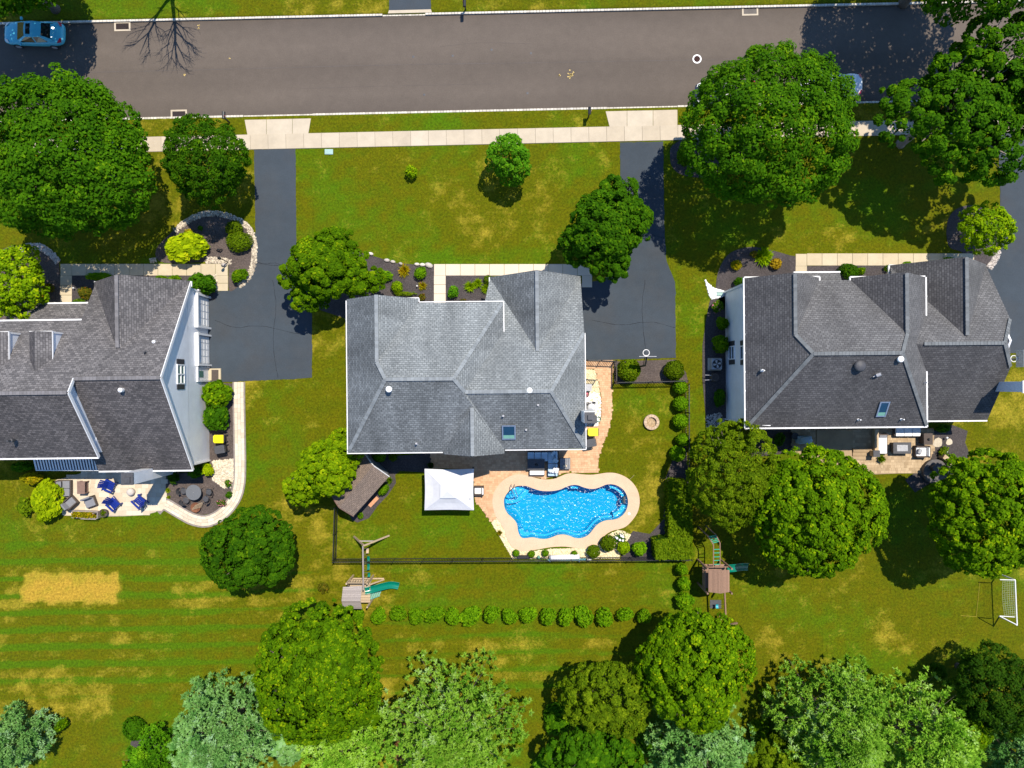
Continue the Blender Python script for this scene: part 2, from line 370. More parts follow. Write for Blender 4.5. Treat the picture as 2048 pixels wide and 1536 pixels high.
# foliage
M['lf_deep'] = leafmat('lf_deep', (0.022, 0.085, 0.002), (0.070, 0.190, 0.003), (0.15, 0.28, 0.004))
M['lf_mid'] = leafmat('lf_mid', (0.040, 0.105, 0.001), (0.125, 0.255, 0.002), (0.30, 0.40, 0.004))
M['lf_olive'] = leafmat('lf_olive', (0.055, 0.108, 0.002), (0.145, 0.225, 0.004), (0.25, 0.33, 0.008))
M['lf_bright'] = leafmat('lf_bright', (0.085, 0.19, 0.002), (0.27, 0.42, 0.003), (0.48, 0.55, 0.006))
M['lf_lime'] = leafmat('lf_lime', (0.16, 0.26, 0.002), (0.42, 0.54, 0.004), (0.62, 0.64, 0.01))
M['lf_pine'] = leafmat('lf_pine', (0.12, 0.30, 0.016), (0.29, 0.51, 0.05), (0.38, 0.58, 0.20), 0.25)
M['lf_bluepine'] = leafmat('lf_bluepine', (0.10, 0.27, 0.055), (0.25, 0.47, 0.13), (0.34, 0.55, 0.29), 0.25)
M['lf_dark'] = leafmat('lf_dark', (0.015, 0.055, 0.003), (0.045, 0.115, 0.004), (0.09, 0.17, 0.008))
M['lf_box'] = leafmat('lf_box', (0.055, 0.115, 0.002), (0.145, 0.225, 0.004), (0.22, 0.29, 0.006))
M['lf_hedge'] = leafmat('lf_hedge', (0.060, 0.170, 0.002), (0.175, 0.350, 0.004), (0.28, 0.44, 0.006))
M['lf_fresh'] = leafmat('lf_fresh', (0.04, 0.15, 0.004), (0.12, 0.32, 0.008), (0.22, 0.44, 0.012))
M['lf_gold'] = leafmat('lf_gold', (0.20, 0.13, 0.008), (0.62, 0.42, 0.02), (0.85, 0.62, 0.05))
M['lf_orange'] = leafmat('lf_orange', (0.14, 0.15, 0.003), (0.42, 0.36, 0.006), (0.62, 0.24, 0.01))
M['lf_red'] = leafmat('lf_red', (0.06, 0.08, 0.006), (0.18, 0.16, 0.010), (0.45, 0.09, 0.02))
M['lf_brown'] = leafmat('lf_brown', (0.10, 0.05, 0.02), (0.24, 0.12, 0.05), (0.32, 0.19, 0.08), 0.1)
M['lf_flower'] = leafmat('lf_flower', (0.03, 0.10, 0.003), (0.11, 0.21, 0.005), (0.80, 0.25, 0.40))
# ------------------------------------------------------------------ ground, road, pavements
TH = math.atan(0.0222); CT, ST = math.cos(TH), math.sin(TH)
VS, VN = 21.86, 29.82                                   # road edges in the street's own frame
def rf(u, v, z=0.0): return (u*CT - v*ST, u*ST + v*CT, z)
def in_poly(X, Y, poly):
    r = np.zeros(X.shape, bool); n = len(poly)
    for i in range(n):
        x1, y1 = poly[i][:2]; x2, y2 = poly[(i+1) % n][:2]
        if y1 == y2: continue
        c = ((y1 > Y) != (y2 > Y)) & (X < (x2-x1)*(Y-y1)/(y2-y1)+x1); r ^= c
    return r
rng = np.random.default_rng(7)
def smooth_noise(X, Y, scale, seed):
    g = np.random.default_rng(seed); r = np.zeros_like(X)
    for k in range(10):
        a = g.uniform(0, 2*np.pi); f = scale*g.uniform(0.5, 1.7); r += np.sin((X*np.cos(a)+Y*np.sin(a))*f+g.uniform(0, 6.28))
    return r/3.2
def catmull(l, n=6, closed=True):
    P = [np.array(p[:2], float) for p in l]; out = []; m = len(P)
    for i in range(m if closed else m-1):
        p0, p1, p2, p3 = (P[(i-1) % m] if closed or i > 0 else P[i]), P[i], P[(i+1) % m], (P[(i+2) % m] if closed or i+2 < m else P[i+1])
        for k in range(n):
            t = k/n; out.append(tuple(0.5*((2*p1)+(-p0+p2)*t+(2*p0-5*p1+4*p2-p3)*t*t+(-p0+3*p1-3*p2+p3)*t**3)))
    if not closed: out.append(tuple(P[-1]))
    return out
def z5(l, ox=640, oy=860, s=3.2): return [(ox+x/s, oy+y/s) for x, y in l]

POOL = catmull(z5([(184,395),(215,322),(270,260),(340,216),(420,206),(490,214),(560,240),(650,268),(740,278),(840,274),(930,255),(1010,218),(1090,197),(1160,200),(1230,226),(1310,246),(1390,245),(1470,218),(1540,190),(1620,188),(1700,215),(1770,270),(1810,345),(1822,430),(1806,510),(1765,580),(1700,632),(1620,656),(1530,664),(1450,695),(1390,745),(1340,810),(1280,868),(1200,898),(1120,895),(1050,868),(970,850),(890,858),(820,886),(740,908),(650,905),(560,888),(450,900),(400,875),(370,800),(362,735),(340,680),(290,625),(235,575),(195,500)], 980, 940, 6.606), 3)
DECK = catmull(z5([(32,440),(45,320),(95,220),(180,130),(290,70),(380,55),(470,65),(560,92),(640,112),(740,124),(840,116),(930,82),(1010,50),(1090,42),(1200,55),(1330,62),(1430,52),(1540,36),(1640,38),(1740,66),(1840,125),(1920,215),(1965,320),(1975,440),(1945,560),(1880,660),(1800,740),(1720,775),(1620,800),(1530,850),(1460,930),(1400,1000),(1300,1022),(1180,1035),(1000,1010),(820,1015),(640,1045),(480,1070),(380,1060),(290,1010),(220,900),(190,790),(130,690),(70,600)], 980, 940, 6.606), 3)
DECKW = pts(DECK); POOLW = pts(POOL)

def axis_coords(lo, hi, step, extra=(), far=(60, 90, 150, 300, 700)):
    c = list(np.arange(lo, hi+1e-6, step)) + list(extra)
    c += [lo-f for f in far] + [hi+f for f in far]
    return np.array(sorted(c))
us = axis_coords(-46, 46, 0.28)
vs_ = axis_coords(-36, 36, 0.28)
vs_ = np.array(sorted([v for v in vs_ if not (abs(v-VS) < 0.15 or abs(v-VN) < 0.15)] + [VS, VS+0.004, VN-0.004, VN]))
U, V = np.meshgrid(us, vs_, indexing='ij')
X = U*CT - V*ST; Y = U*ST + V*CT
Z = np.where((V > VS+0.002) & (V < VN-0.002), -0.16, 0.0)
PX, PY = CX+X*25, CY-Y*25
near = (np.abs(U) < 46) & (np.abs(V) < 36)
flat = np.where(near, smooth_noise(X, Y, 0.5, 3)*0.006, 0); Z += np.where(Z < -0.1, 0, flat-0.006)
idx = np.arange(U.size).reshape(U.shape)
q = np.stack([idx[:-1, :-1], idx[1:, :-1], idx[1:, 1:], idx[:-1, 1:]], -1).reshape(-1, 4)
inp = in_poly(X, Y, [((p[0]*0.96+at(1130, 1022)[0]*0.04), (p[1]*0.96+at(1130, 1022)[1]*0.04)) for p in DECKW]).reshape(-1)
q = q[~inp[q].all(1)]
# dry, lush, mown-stripe and bare-earth amounts of the lawn
def soft(v, a, b): return np.clip((v-a)/(b-a), 0, 1)
n1, n2, n3 = smooth_noise(X, Y, 0.35, 11), smooth_noise(X, Y, 1.3, 12), smooth_noise(X, Y, 3.4, 13)
dry = 0.12 + 0.10*n1 + 0.10*n2 + 0.09*n3
def blob(px, py, rx, ry, a): return 0.22*a*np.exp(-(((PX-px)/rx)**2+((PY-py)/ry)**2))
for b in [(780,440,140,60,.34),(960,440,80,70,.22),(700,340,80,30,.22),(1600,470,120,40,.2),(1700,1290,200,40,.34),(1640,1240,160,25,.12),(100,1410,140,28,.6),(280,1400,160,26,.42),(330,1380,60,20,.4),(520,1330,40,50,.3),(760,1395,60,22,.5),(950,1310,60,30,.35),(1080,1290,140,35,.32),(860,1280,100,20,.2),(790,1060,90,40,.3),(950,1060,50,35,.25),(690,1160,30,50,.3),(835,1155,30,20,.3),(860,1175,40,14,.2),(540,850,30,60,.24),(1300,900,60,90,.22),(1300,810,70,40,.22),(1820,1270,90,30,.25),(1240,1370,60,40,.3),(1280,1430,50,50,.35),(230,20,90,25,.3),(250,470,50,40,.28),(310,440,40,25,.25),(40,1350,100,20,.2),(1560,540,60,40,.2),(1700,1310,160,30,.3),(1545,1390,60,30,.4),(1420,620,26,80,.3)]:
    dry += blob(*b)
jx = 5*smooth_noise(X, Y, 4.0, 51); jy = 4*smooth_noise(X, Y, 4.0, 52)
rect = soft(PX+jx, 44, 60)*soft(-PX+jx, -243, -227)*soft(PY+jy, 1141, 1152)*soft(-PY+jy, -1208, -1197)
straw = rect*(.55+.4*soft(PY, 1162, 1168)+.25*n3+.2*smooth_noise(X, Y, 7.0, 53))
dry = dry*(1-rect) + rect*(0.92+0.12*n3+0.22*soft(PY, 1163, 1168))
lush = 0.22 - 0.14*n1 + 0.2*smooth_noise(X, Y, 0.8, 21) + 0.12*n3
for b in [(330,1030,150,14,.8),(470,1020,60,14,.3),(900,517,200,14,.7),(730,1080,70,30,.5),(790,1180,60,30,.35),(1010,505,60,20,.35),(500,900,14,150,.4),(1215,830,18,70,.5),(900,250,250,12,.35),(820,345,60,30,.35),(950,340,60,50,.3),(1500,1200,200,50,.1)]:
    lush += blob(*b)
wv = V + 0.10*smooth_noise(X, Y, 0.25, 31)
s0 = 0.5+0.5*np.sin(2*np.pi*wv/1.36+0.8); s0 = s0**5
reg = np.maximum(soft(-PX, -720, -420)*soft(PY, 1060, 1130)*soft(-PY, -1420, -1340), 0.5*soft(PY, 1245, 1265)*soft(-PY, -1440, -1380)*soft(PX, 640, 760)*soft(-PX, -1320, -1180))
reg = np.maximum(reg, 0.22*soft(PY, 1120, 1140)*soft(PX, 600, 700)*soft(-PX, -1340, -1300))
lush += (s0*1.25-.12)*reg*(0.85+0.3*n1)*(1-rect); dry += (.10-0.25*s0)*reg*(1-rect)
earth = np.zeros_like(X)
for b in [(1545,1400,60,45,.8),(1335,1425,40,40,.35),(1900,1330,40,40,.6),(1590,1440,60,60,.5),(745,1405,40,14,.6),(790,1480,30,50,.8),(1250,1490,40,40,.5),(300,1490,50,30,.7),(140,1440,40,14,.5),(1720,1530,120,40,.5),(1500,1440,60,50,.5),(560,1360,30,20,.4),(1405,500,60,60,.3)]:
    earth += blob(*b)
earth = np.clip(earth*1.1 + 0.12*n3*(earth > .1), 0, 1)
far_ = ~near; dry[far_] = .14; lush[far_] = .22; earth[far_] = 0; straw[far_] = 0
me = bpy.data.meshes.new('lawn')
me.vertices.add(X.size); me.vertices.foreach_set('co', np.stack([X, Y, Z], -1).reshape(-1).astype(np.float32))
me.loops.add(q.size); me.loops.foreach_set('vertex_index', q.reshape(-1).astype(np.int32))
me.polygons.add(len(q)); me.polygons.foreach_set('loop_start', np.arange(0, q.size, 4, dtype=np.int32))
me.update(calc_edges=True)
for nme, a in (('dry', dry), ('lush', lush), ('earth', earth), ('straw', straw)):
    t = me.attributes.new(nme, 'FLOAT', 'POINT'); t.data.foreach_set('value', np.clip(a, 0, 1).reshape(-1).astype(np.float32))
m, nt, bs = nmat('lawn')
def attr(n):
    a = mk(nt, 'ShaderNodeAttribute'); a.attribute_name = n; return a.outputs['Fac']
def madd(a, b, k=1.0):
    x = mk(nt, 'ShaderNodeMath', operation='MULTIPLY_ADD'); nt.links.new(a, x.inputs[0]); x.inputs[1].default_value = k; nt.links.new(b, x.inputs[2]); return x.outputs[0]
fine = noise(nt, 1.7, 9, 0.80, 'World'); fine2 = noise(nt, 5.5, 6, 0.82, 'World'); mid = noise(nt, 0.8, 8, 0.78, 'World'); patchy = noise(nt, 3.1, 8, 0.8, 'World')
c = ramp(nt, mid, [(0.28, (0.068, 0.094, 0.0004)), (0.5, (0.097, 0.105, 0.0005)), (0.72, (0.122, 0.110, 0.0012))])
c = mix(nt, ramp(nt, madd(fine, attr('lush'), 0.6), [(0.5, 0.0), (0.95, 1.0)]), c, (0.066, 0.132, 0.001))
c = mix(nt, ramp(nt, madd(patchy, attr('dry'), 0.95), [(0.70, 0.0), (1.3, 0.85)]), c, (0.33, 0.255, 0.022))
c = mix(nt, ramp(nt, madd(fine, attr('earth'), 0.5), [(0.55, 0.0), (0.9, 1.0)]), c, (0.14, 0.092, 0.055))
c = mix(nt, attr('straw'), c, (0.40, 0.25, 0.028))
c = mix(nt, 1.0, c, ramp(nt, fine2, [(0.36, 0.58), (0.5, 1.0), (0.64, 1.42)]), 'MULTIPLY')
c = mix(nt, 1.0, c, ramp(nt, noise(nt, 18, 3, 0.8, 'World'), [(0.3, 0.74), (0.7, 1.26)]), 'MULTIPLY')
nt.links.new(c, bs.inputs['Base Color']); bs.inputs['Roughness'].default_value = 0.9; bs.inputs['Specular IOR Level'].default_value = 0.1
bump(nt, bs, noise(nt, 22, 3, 0.8, 'World'), 0.8, 0.06)
me.materials.append(m)
lawn = bpy.data.objects.new('lawn', me); COL.objects.link(lawn); tag(lawn, 'mown green and yellowing lawn around the three houses', kind='structure')

def structure(name, mb, mat, label=None, **k):
    return tag(mb.build(name, mat, **k), label, kind='structure')
b = MB(); b.prism([rf(-760, VS+.13), rf(760, VS+.13), rf(760, VN-.13), rf(-760, VN-.13)], -0.2, -0.13)
road = structure('road', b, M['road'], 'brown grey asphalt street along the top')
# long seam and cracks of the road, tar sealed
b = MB()
def crack(l, w=0.03):
    l = catmull(l, 5, False)
    for i in range(len(l)-1):
        p, q2 = at(*l[i]), at(*l[i+1]); b.bar((p[0], p[1], -0.128), (q2[0], q2[1], -0.128), w*(0.6+0.8*((i*7) % 5)/5), 0.004)
crack([(130,144),(330,140),(560,134),(800,128),(1080,124),(1230,121),(1400,118),(1640,108)], 0.05)
crack([(880,92),(960,84),(1063,86)], 0.02); crack([(1480,150),(1560,146),(1620,148)], 0.02); crack([(600,176),(760,171),(1000,166)], 0.02)
b.build('crack', plain('tar', (0.10, 0.082, 0.07), 0.9), road)['kind'] = 'stuff'
b = MB(); g = random.Random(4)
for px, py, n in ((1142,147,26),(1118,149,4),(368,148,3),(457,115,2),(396,50,4),(395,55,3)):
    for i in range(n):
        x, y, _ = at(px+g.gauss(0, 3.2 if n > 5 else 1), py+g.gauss(0, 4 if n > 5 else 1.2)); b.box((x, y, -0.122), (g.uniform(.04,.12), g.uniform(.03,.1), 0.012), g.uniform(0, 3))
b.build('litter', M['straw'], road)['kind'] = 'stuff'
b = MB()
for px, py in ((983,98),(905,110),(1062,105),(848,188),(1055,185),(826,112)):
    x, y, _ = at(px, py); b.lathe([(0.10, -0.128), (0.07, -0.124)], (x, y, 0), 9)
b.build('spot', M['darkgrey'], road)['kind'] = 'stuff'
# kerbs of blocks
def kerb(v0, v1, gaps, top, seed):
    g = random.Random(seed); mb = MB(); tint = []; u = -60.0
    while u < 60:
        l = g.uniform(0.22, 0.30); z = top
        for a, c2 in gaps:
            if a < u < c2: z = -0.09
        p, q2 = rf(u+0.012, (v0+v1)/2, (z-0.3)/2), rf(u+l-0.012, (v0+v1)/2, (z-0.3)/2)
        mb.bar(p, q2, v1-v0, z+0.3+g.uniform(-.008, .008)); tint += [g.random()]*6; u += l
    o = mb.build('kerb', M['kerb'], tint=tint); tag(o, kind='structure'); return o
def ugap(a, b): return (at(a, 230)[0]+0.35, at(b, 230)[0]+0.35)
kerb(VS-0.02, VS+0.13, [ugap(488,622), ugap(1211,1356)], 0.0, 1)['label'] = 'block kerb along the near side of the street'
kerb(VN-0.13, VN+0.02, [(at(776,20)[0], at(864,20)[0])], 0.01, 2)['label'] = 'block kerb along the far side of the street'
# pavement with its slabs
VP0, VP1 = 19.22, 20.40
b = MB(); b.prism([rf(-70, VP0-.02), rf(70, VP0-.02), rf(70, VP1+.02), rf(-70, VP1+.02)], -0.1, 0.012)
pav = structure('pavement', b, M['joint'], 'pale concrete pavement between verge and front lawns')
sb = MB(); sb.box((0, 0, 0), (1.40, VP1-VP0, 0.05)); slab0 = None
for i in range(-29, 30):
    u = i*1.425+0.17
    if slab0 is None:
        slab0 = sb.build('paving_slab', M['concrete'], pav, local=True); o = slab0
    else:
        o = slab0.copy(); COL.objects.link(o)
    x, y, _ = rf(u, (VP0+VP1)/2); o.location = (x, y, 0.012 + 0.004*((i*37) % 5)/5); o.rotation_euler = (0, 0, TH)
# driveway aprons crossing the verge
def apron(name, lst, label):
    base = None
    for k, quad in enumerate(lst):
        mb = MB(); P = [at(*p) for p in quad]; c = np.mean(np.array(P), 0)
        P = [(c[0]+(p[0]-c[0])*0.985, c[1]+(p[1]-c[1])*0.985) for p in P]
        zs = [0.008, 0.008, 0.028, 0.028]
        mb.add([(P[i][0], P[i][1], zs[i]) for i in range(4)]+[(P[i][0], P[i][1], zs[i]-.15) for i in range(4)], [(0,3,2,1),(0,1,5,4),(1,2,6,5),(2,3,7,6),(3,0,4,7)])
        if base is None: base = tag(mb.build(name, M['concrete']), label, kind='structure')
        else: mb.build('paving_slab', M['concrete'], base)
apron('apron', [[(489,239.5),(533,238.7),(533,270),(495,271)],[(533,238.7),(585,237.5),(585,268.5),(533,270)],[(585,237.5),(622,236.7),(617,267.5),(585,268.5)]], 'pale concrete driveway apron nearer the shade-tinted sedan')
apron('apron', [[(1211,222.5),(1254,221.5),(1254,253),(1219,254)],[(1254,221.5),(1306,220.5),(1306,252),(1254,253)],[(1306,220.5),(1355,219.3),(1355,251),(1306,252)]], 'pale concrete driveway apron beside the round street tree')
def sheet(name, poly, z, mat, label=None, smooth=0):
    P = catmull(poly, smooth) if smooth else poly
    if name == 'driveway':
        gj = random.Random(len(poly)); Q = []
        for i, p in enumerate(P):
            q2 = P[(i+1) % len(P)]; m_ = max(1, int(math.dist(p, q2)/7))
            for k in range(m_): t_ = k/m_; Q.append((p[0]+(q2[0]-p[0])*t_+(gj.gauss(0, .45) if k else 0), p[1]+(q2[1]-p[1])*t_+(gj.gauss(0, .45) if k else 0)))
        P = Q
    b = MB(); b.sheet(pts(P), z); return structure(name, b, mat, label)
sheet('driveway', [(508,299),(591,297.5),(592,430),(593,500),(600,540),(615,580),(624,614),(624,755),(560,759),(444,764),(440,764),(415,764),(414,592),(431,583),(462,581),(490,564),(506,546),(510,520),(511,440)], 0.012, M['drive'], 'dark asphalt driveway beside the left house')
sheet('driveway', [(1240,285),(1326,283),(1329,470),(1334,525),(1350,565),(1352,716),(1229,719),(1140,722),(1140,570),(1205,560),(1232,535),(1242,490)], 0.012, M['drive'], 'dark asphalt driveway with the basketball hoop at its end')
sheet('driveway', [(1996,262),(2160,258),(2160,706),(2000,706),(1930,560),(1982,526),(2000,500),(2006,470),(2001,420)], 0.012, M['drive'], 'dark asphalt driveway along the right edge')
sheet('driveway', [(778,26),(862,24.5),(861,-120),(779,-120)], 0.012, M['drive'], 'short asphalt driveway across the street')
for par, ls in ((0, [[(511,525),(530,528),(548,526),(562,529)],[(512,523),(535,530),(560,531)],[(430,640),(470,655),(520,652),(600,668)],[(545,560),(552,610),(547,690),(556,755)]]), (1, [[(1243,470),(1270,476),(1300,470),(1329,476)],[(1185,640),(1240,650),(1300,644),(1351,655)],[(1290,560),(1284,620),(1292,700)]])):
    b = MB()
    for l in ls:
        l2 = catmull(l, 6, False); gj = random.Random(9); l2 = [(p[0]+gj.gauss(0, .5), p[1]+gj.gauss(0, .5)) for p in l2]
        for i in range(len(l2)-1): p, q2 = at(*l2[i]), at(*l2[i+1]); b.bar((p[0], p[1], .0135), (q2[0], q2[1], .0135), 0.022*gj.uniform(.6, 1.3), 0.004)
    o = b.build('crack', plain('crackfill', (.012,.012,.014), 1.0, spec=0.0), [x for x in COL.objects if x.name.startswith('driveway')][par]); o['kind'] = 'stuff'
b = MB(); b.prism(pts([(776,27),(864,25),(862,19),(778,21)]), -0.1, 0.03); structure('apron', b, M['concrete'], 'narrow concrete strip at the driveway across the street')
# garden walks of concrete slabs
def walk(label, runs, mat, z=0.03, wname='path'):
    base = None
    for (x0, y0, x1, y1, n, horiz) in runs:
        for k in range(n):
            a, c2 = k/n, (k+1)/n
            if horiz: quad = [(x0+(x1-x0)*a+.35, y0), (x0+(x1-x0)*c2-.35, y0), (x0+(x1-x0)*c2-.35, y1), (x0+(x1-x0)*a+.35, y1)]
            else: quad = [(x0, y0+(y1-y0)*a+.35), (x1, y0+(y1-y0)*a+.35), (x1, y0+(y1-y0)*c2-.35), (x0, y0+(y1-y0)*c2-.35)]
            b = MB(); b.prism(pts(quad), -0.05, z)
            if base is None: base = tag(b.build(wname, mat), label, kind='structure')
            else: b.build('paving_slab', mat, base)
    return base
walk('pale concrete front walk of the middle house', [(868,528.4,891.3,551,1,True),(891.3,528.4,1184,551,10,True),(868,551,891.3,606,3,False),(1164,551,1184,575,1,False)], M['walkwhite'])
walk('tan concrete front walk of the left house', [(121,528,144,551,1,True),(144,528,431,551,10,True),(431,528,456,551,1,True),(121,551,144,610,3,False),(431,551,456,582,2,False)], M['walk'])
walk('tan concrete front walk of the right house', [(1591,508,1613.5,532,1,True),(1613.5,507,1948,531,11,True),(1591,532,1613.5,548,1,False)], M['walk'])
# mulch and gravel beds
def bed(poly, label, mat='mulch', z=0.018, s=4): return sheet('mulch_bed' if 'mulch' in mat else 'gravel_bed', poly, z, M[mat], label, s)
bed([(696,500),(720,505),(760,516),(790,526),(830,529),(868,529),(868,606),(838,606),(838,640),(700,640),(640,620),(610,560),(640,520)], 'dark mulch bed left of the middle house front walk', s=0)
sheet('mulch_bed', [(891,551),(985,551),(985,610),(891,610)], 0.018, M['mulch'], 'dark mulch bed enclosed by the middle house front walk')
bed([(343,465),(365,445),(400,428),(430,424),(462,432),(490,448),(507,468),(510,500),(508,530),(498,556),(478,572),(458,581),(456,530),(440,522),(330,526),(312,500)], 'brown mulch island planted by the left driveway', 'mulchbrown')
bed([(20,492),(60,490),(95,502),(118,525),(121,560),(121,612),(30,640),(-30,640),(-40,520)], 'dark mulch bed by the left house entrance', 'mulchbrown', s=0)
sheet('mulch_bed', [(144,551),(431,551),(431,600),(144,612)], 0.016, M['mulch'], 'dark mulch strip under the left house front windows')
bed([(1434,596),(1433,560),(1442,530),(1462,505),(1500,494),(1540,500),(1580,511),(1591,515),(1591,548),(1591,600),(1460,620)], 'dark mulch bed at the right house corner')
sheet('mulch_bed', [(1613,532),(1840,530),(1840,580),(1613,580)], 0.016, M['mulch'], 'dark mulch strip along the right house front')
bed([(1893,470),(1896,440),(1910,420),(1935,411),(1965,414),(1990,430),(2000,480),(1985,520),(1970,540),(1948,530),(1925,505),(1900,495)], 'dark mulch round the small driveway tree')
bed([(1346,290),(1340,310),(1345,335),(1365,350),(1400,355),(1430,350),(1440,320),(1430,280),(1390,270)], 'dark mulch ring under the round street tree')
bed([(1405,690),(1412,640),(1420,600),(1452,592),(1460,840),(1440,850),(1412,842),(1405,760)], 'dark mulch strip beside the right house wall', s=0)
sheet('mulch_bed', [(1228,723),(1352,719),(1372,745),(1376,765),(1229,768)], 0.018, M['mulchbrown'], 'brown mulch bed behind the basketball hoop')
bed([(1330,960),(1345,920),(1350,895),(1372,890),(1378,960),(1378,1122),(1240,1122),(1252,1080),(1266,1062),(1300,1068),(1326,1040),(1331,1000)], 'dark mulch under the clipped corner hedge', s=0)
bed([(720,906),(752,906),(790,912),(862,906),(862,945),(800,942),(790,950),(792,966),(776,990),(755,1012),(738,1036),(715,1045),(704,1040),(690,1010)], 'dark mulch bed around the brown shed', s=0)
bed([(326,945),(330,985),(345,1003),(375,1022),(405,1030),(430,1026),(452,1008),(464,985),(468,955),(466,767),(415,765),(420,930),(380,945)], 'brown mulch bed with the round garden table', 'mulchbrown', s=0)
bed([(1868,862),(1905,850),(1935,862),(1930,885),(1940,910),(1920,935),(1870,960),(1830,985),(1810,960),(1850,930),(1866,905)], 'dark mulch with stepping stones by the right patio', s=0)
sheet('mulch_bed', [(1505,858),(1586,858),(1586,905),(1505,915)], 0.016, M['mulch'], 'dark mulch under the right house back window')
bed([(274,1470),(300,1455),(320,1475),(335,1495),(300,1500),(262,1490)], 'patch of dark mulch at the bottom edge')
sheet('gravel_bed', [(983,1046),(991,1036),(1005,1040),(1020,1070),(1032,1092),(1060,1103),(1100,1098),(1180,1095),(1200,1088),(1215,1070),(1236,1060),(1248,1062),(1262,1070),(1242,1100),(1238,1117),(1025,1117)], 0.02, M['gravelbase'], 'cream gravel band between pool deck and fence')
sheet('gravel_bed', [(1165,738),(1190,740),(1197,765),(1202,800),(1201,835),(1196,852),(1165,852)], 0.024, M['gravelbase'], 'cream gravel beside the middle house side wall')
sheet('gravel_bed', [(424,922),(467,918),(467,960),(462,975),(448,976),(425,960),(428,940)], 0.022, M['gravelbase'], 'tan stones between left house and curved path')
def in_px(poly, x, y): return bool(in_poly(np.array([x]), np.array([y]), poly)[0])
def scatter_stones(name, parent, polys, n, size, mat, seed, z=0.03):
    g = random.Random(seed); mb = MB(); tint = []; k = 0; tries = 0
    xs = [p[0] for po in polys for p in po]; ys = [p[1] for po in polys for p in po]
    while k < n and tries < n*40:
        tries += 1; x, y = g.uniform(min(xs), max(xs)), g.uniform(min(ys), max(ys))
        if not any(in_px(po, x, y) for po in polys): continue
        s = g.uniform(*size); X_, Y_, _ = at(x, y); rz = g.uniform(0, 3.14); ca, sa = math.cos(rz), math.sin(rz); vs = []
        for i, (a, b2, e) in enumerate(((1,0,0),(.5,.85,0),(-.5,.8,0),(-1,0,0),(-.5,-.85,0),(.5,-.85,0),(.5,.3,.55),(-.4,.35,.6),(-.1,-.5,.5))):
            q_ = s*g.uniform(.75, 1.1); a, b2 = a*q_, b2*q_*0.75; vs.append((X_+a*ca-b2*sa, Y_+a*sa+b2*ca, z-0.02+e*s))
        mb.add(vs, [(0,1,6),(1,2,7,6),(2,3,7),(3,4,8,7),(4,5,8),(5,0,6,8),(6,7,8)]); tint += [g.random()]*7; k += 1
    o = mb.build(name, mat, parent, tint=tint); o['kind'] = 'stuff'; return o
GB = {o['label']: o for o in COL.objects if o.get('label')}
scatter_stones('stones', GB['cream gravel band between pool deck and fence'], [[(983,1046),(991,1036),(1005,1040),(1020,1070),(1032,1092),(1060,1103),(1100,1098),(1180,1095),(1200,1088),(1215,1070),(1236,1060),(1262,1070),(1242,1100),(1238,1117),(1025,1117)]], 2600, (.04,.085), M['gravel'], 5)
scatter_stones('stones', GB['cream gravel beside the middle house side wall'], [[(1165,738),(1190,740),(1197,765),(1199,785),(1165,785)]], 420, (.05,.09), M['gravel'], 6)
scatter_stones('stones', GB['cream gravel beside the middle house side wall'], [[(1165,785),(1199,785),(1202,800),(1201,835),(1196,852),(1165,852)]], 700, (.05,.10), M['whitestone'], 16)
scatter_stones('stones', GB['tan stones between left house and curved path'], [[(424,922),(467,918),(467,960),(462,975),(448,976),(425,960),(428,940)]], 900, (.05,.13), M['stone'], 7)
def ribbon(c, w):
    c = catmull(c, 6, False); L = []; Rr = []
    for i, p in enumerate(c):
        a, b2 = c[max(i-1, 0)], c[min(i+1, len(c)-1)]; dx, dy = b2[0]-a[0], b2[1]-a[1]; l = math.hypot(dx, dy) or 1
        L.append((p[0]-dy/l*w, p[1]+dx/l*w)); Rr.append((p[0]+dy/l*w, p[1]-dx/l*w))
    return L + Rr[::-1]
scatter_stones('stones', GB['brown mulch island planted by the left driveway'], [ribbon([(350,462),(375,442),(405,429),(440,428),(470,437),(493,452),(506,475),(509,505),(506,532),(496,556),(478,572)], 5), ribbon([(412,521),(440,521),(462,525)], 6), ribbon([(429,550),(432,566),(433,580)], 3), ribbon([(300,522),(312,520)], 4)], 1700, (.06,.13), M['stone'], 8)
scatter_stones('stones', GB['dark mulch bed by the left house entrance'], [ribbon([(38,500),(55,494),(80,494),(102,508),(116,525)], 6)], 420, (.07,.13), M['greystone'], 9)
scatter_stones('stones', GB['dark mulch round the small driveway tree'], [ribbon([(1996,500),(1990,518),(1978,536)], 6)], 260, (.06,.12), M['greystone'], 10)
scatter_stones('stones', GB['dark mulch strip beside the right house wall'], [[(1412,830),(1440,826),(1452,845),(1440,862),(1412,858)]], 260, (.05,.11), M['greystone'], 13)
# boulders edging the middle house bed
g = random.Random(3)
for k, (px, py, w) in enumerate([(742,508,9),(774,521,10),(786,524,9),(834,529,9),(845,530,10),(858,531,14),(802,528,8)]):
    x, y, _ = at(px, py); s = w/25.0; b = MB()
    b.lathe([(s*.55, 0), (s*.62, .08), (s*.45, .18), (s*.15, .22)], (0, 0, 0), 9, 1.0, 0.62); o = b.build('boulder', M['greystone'], local=True, tint=[[.9,.6,.2,.95,.8,.45,.3][k]]*len(b.f), smooth=True)
    o.location = (x, y, 0.01); o.rotation_euler = (0, 0, g.uniform(-.4, .2)); o.parent = GB['dark mulch bed left of the middle house front walk']
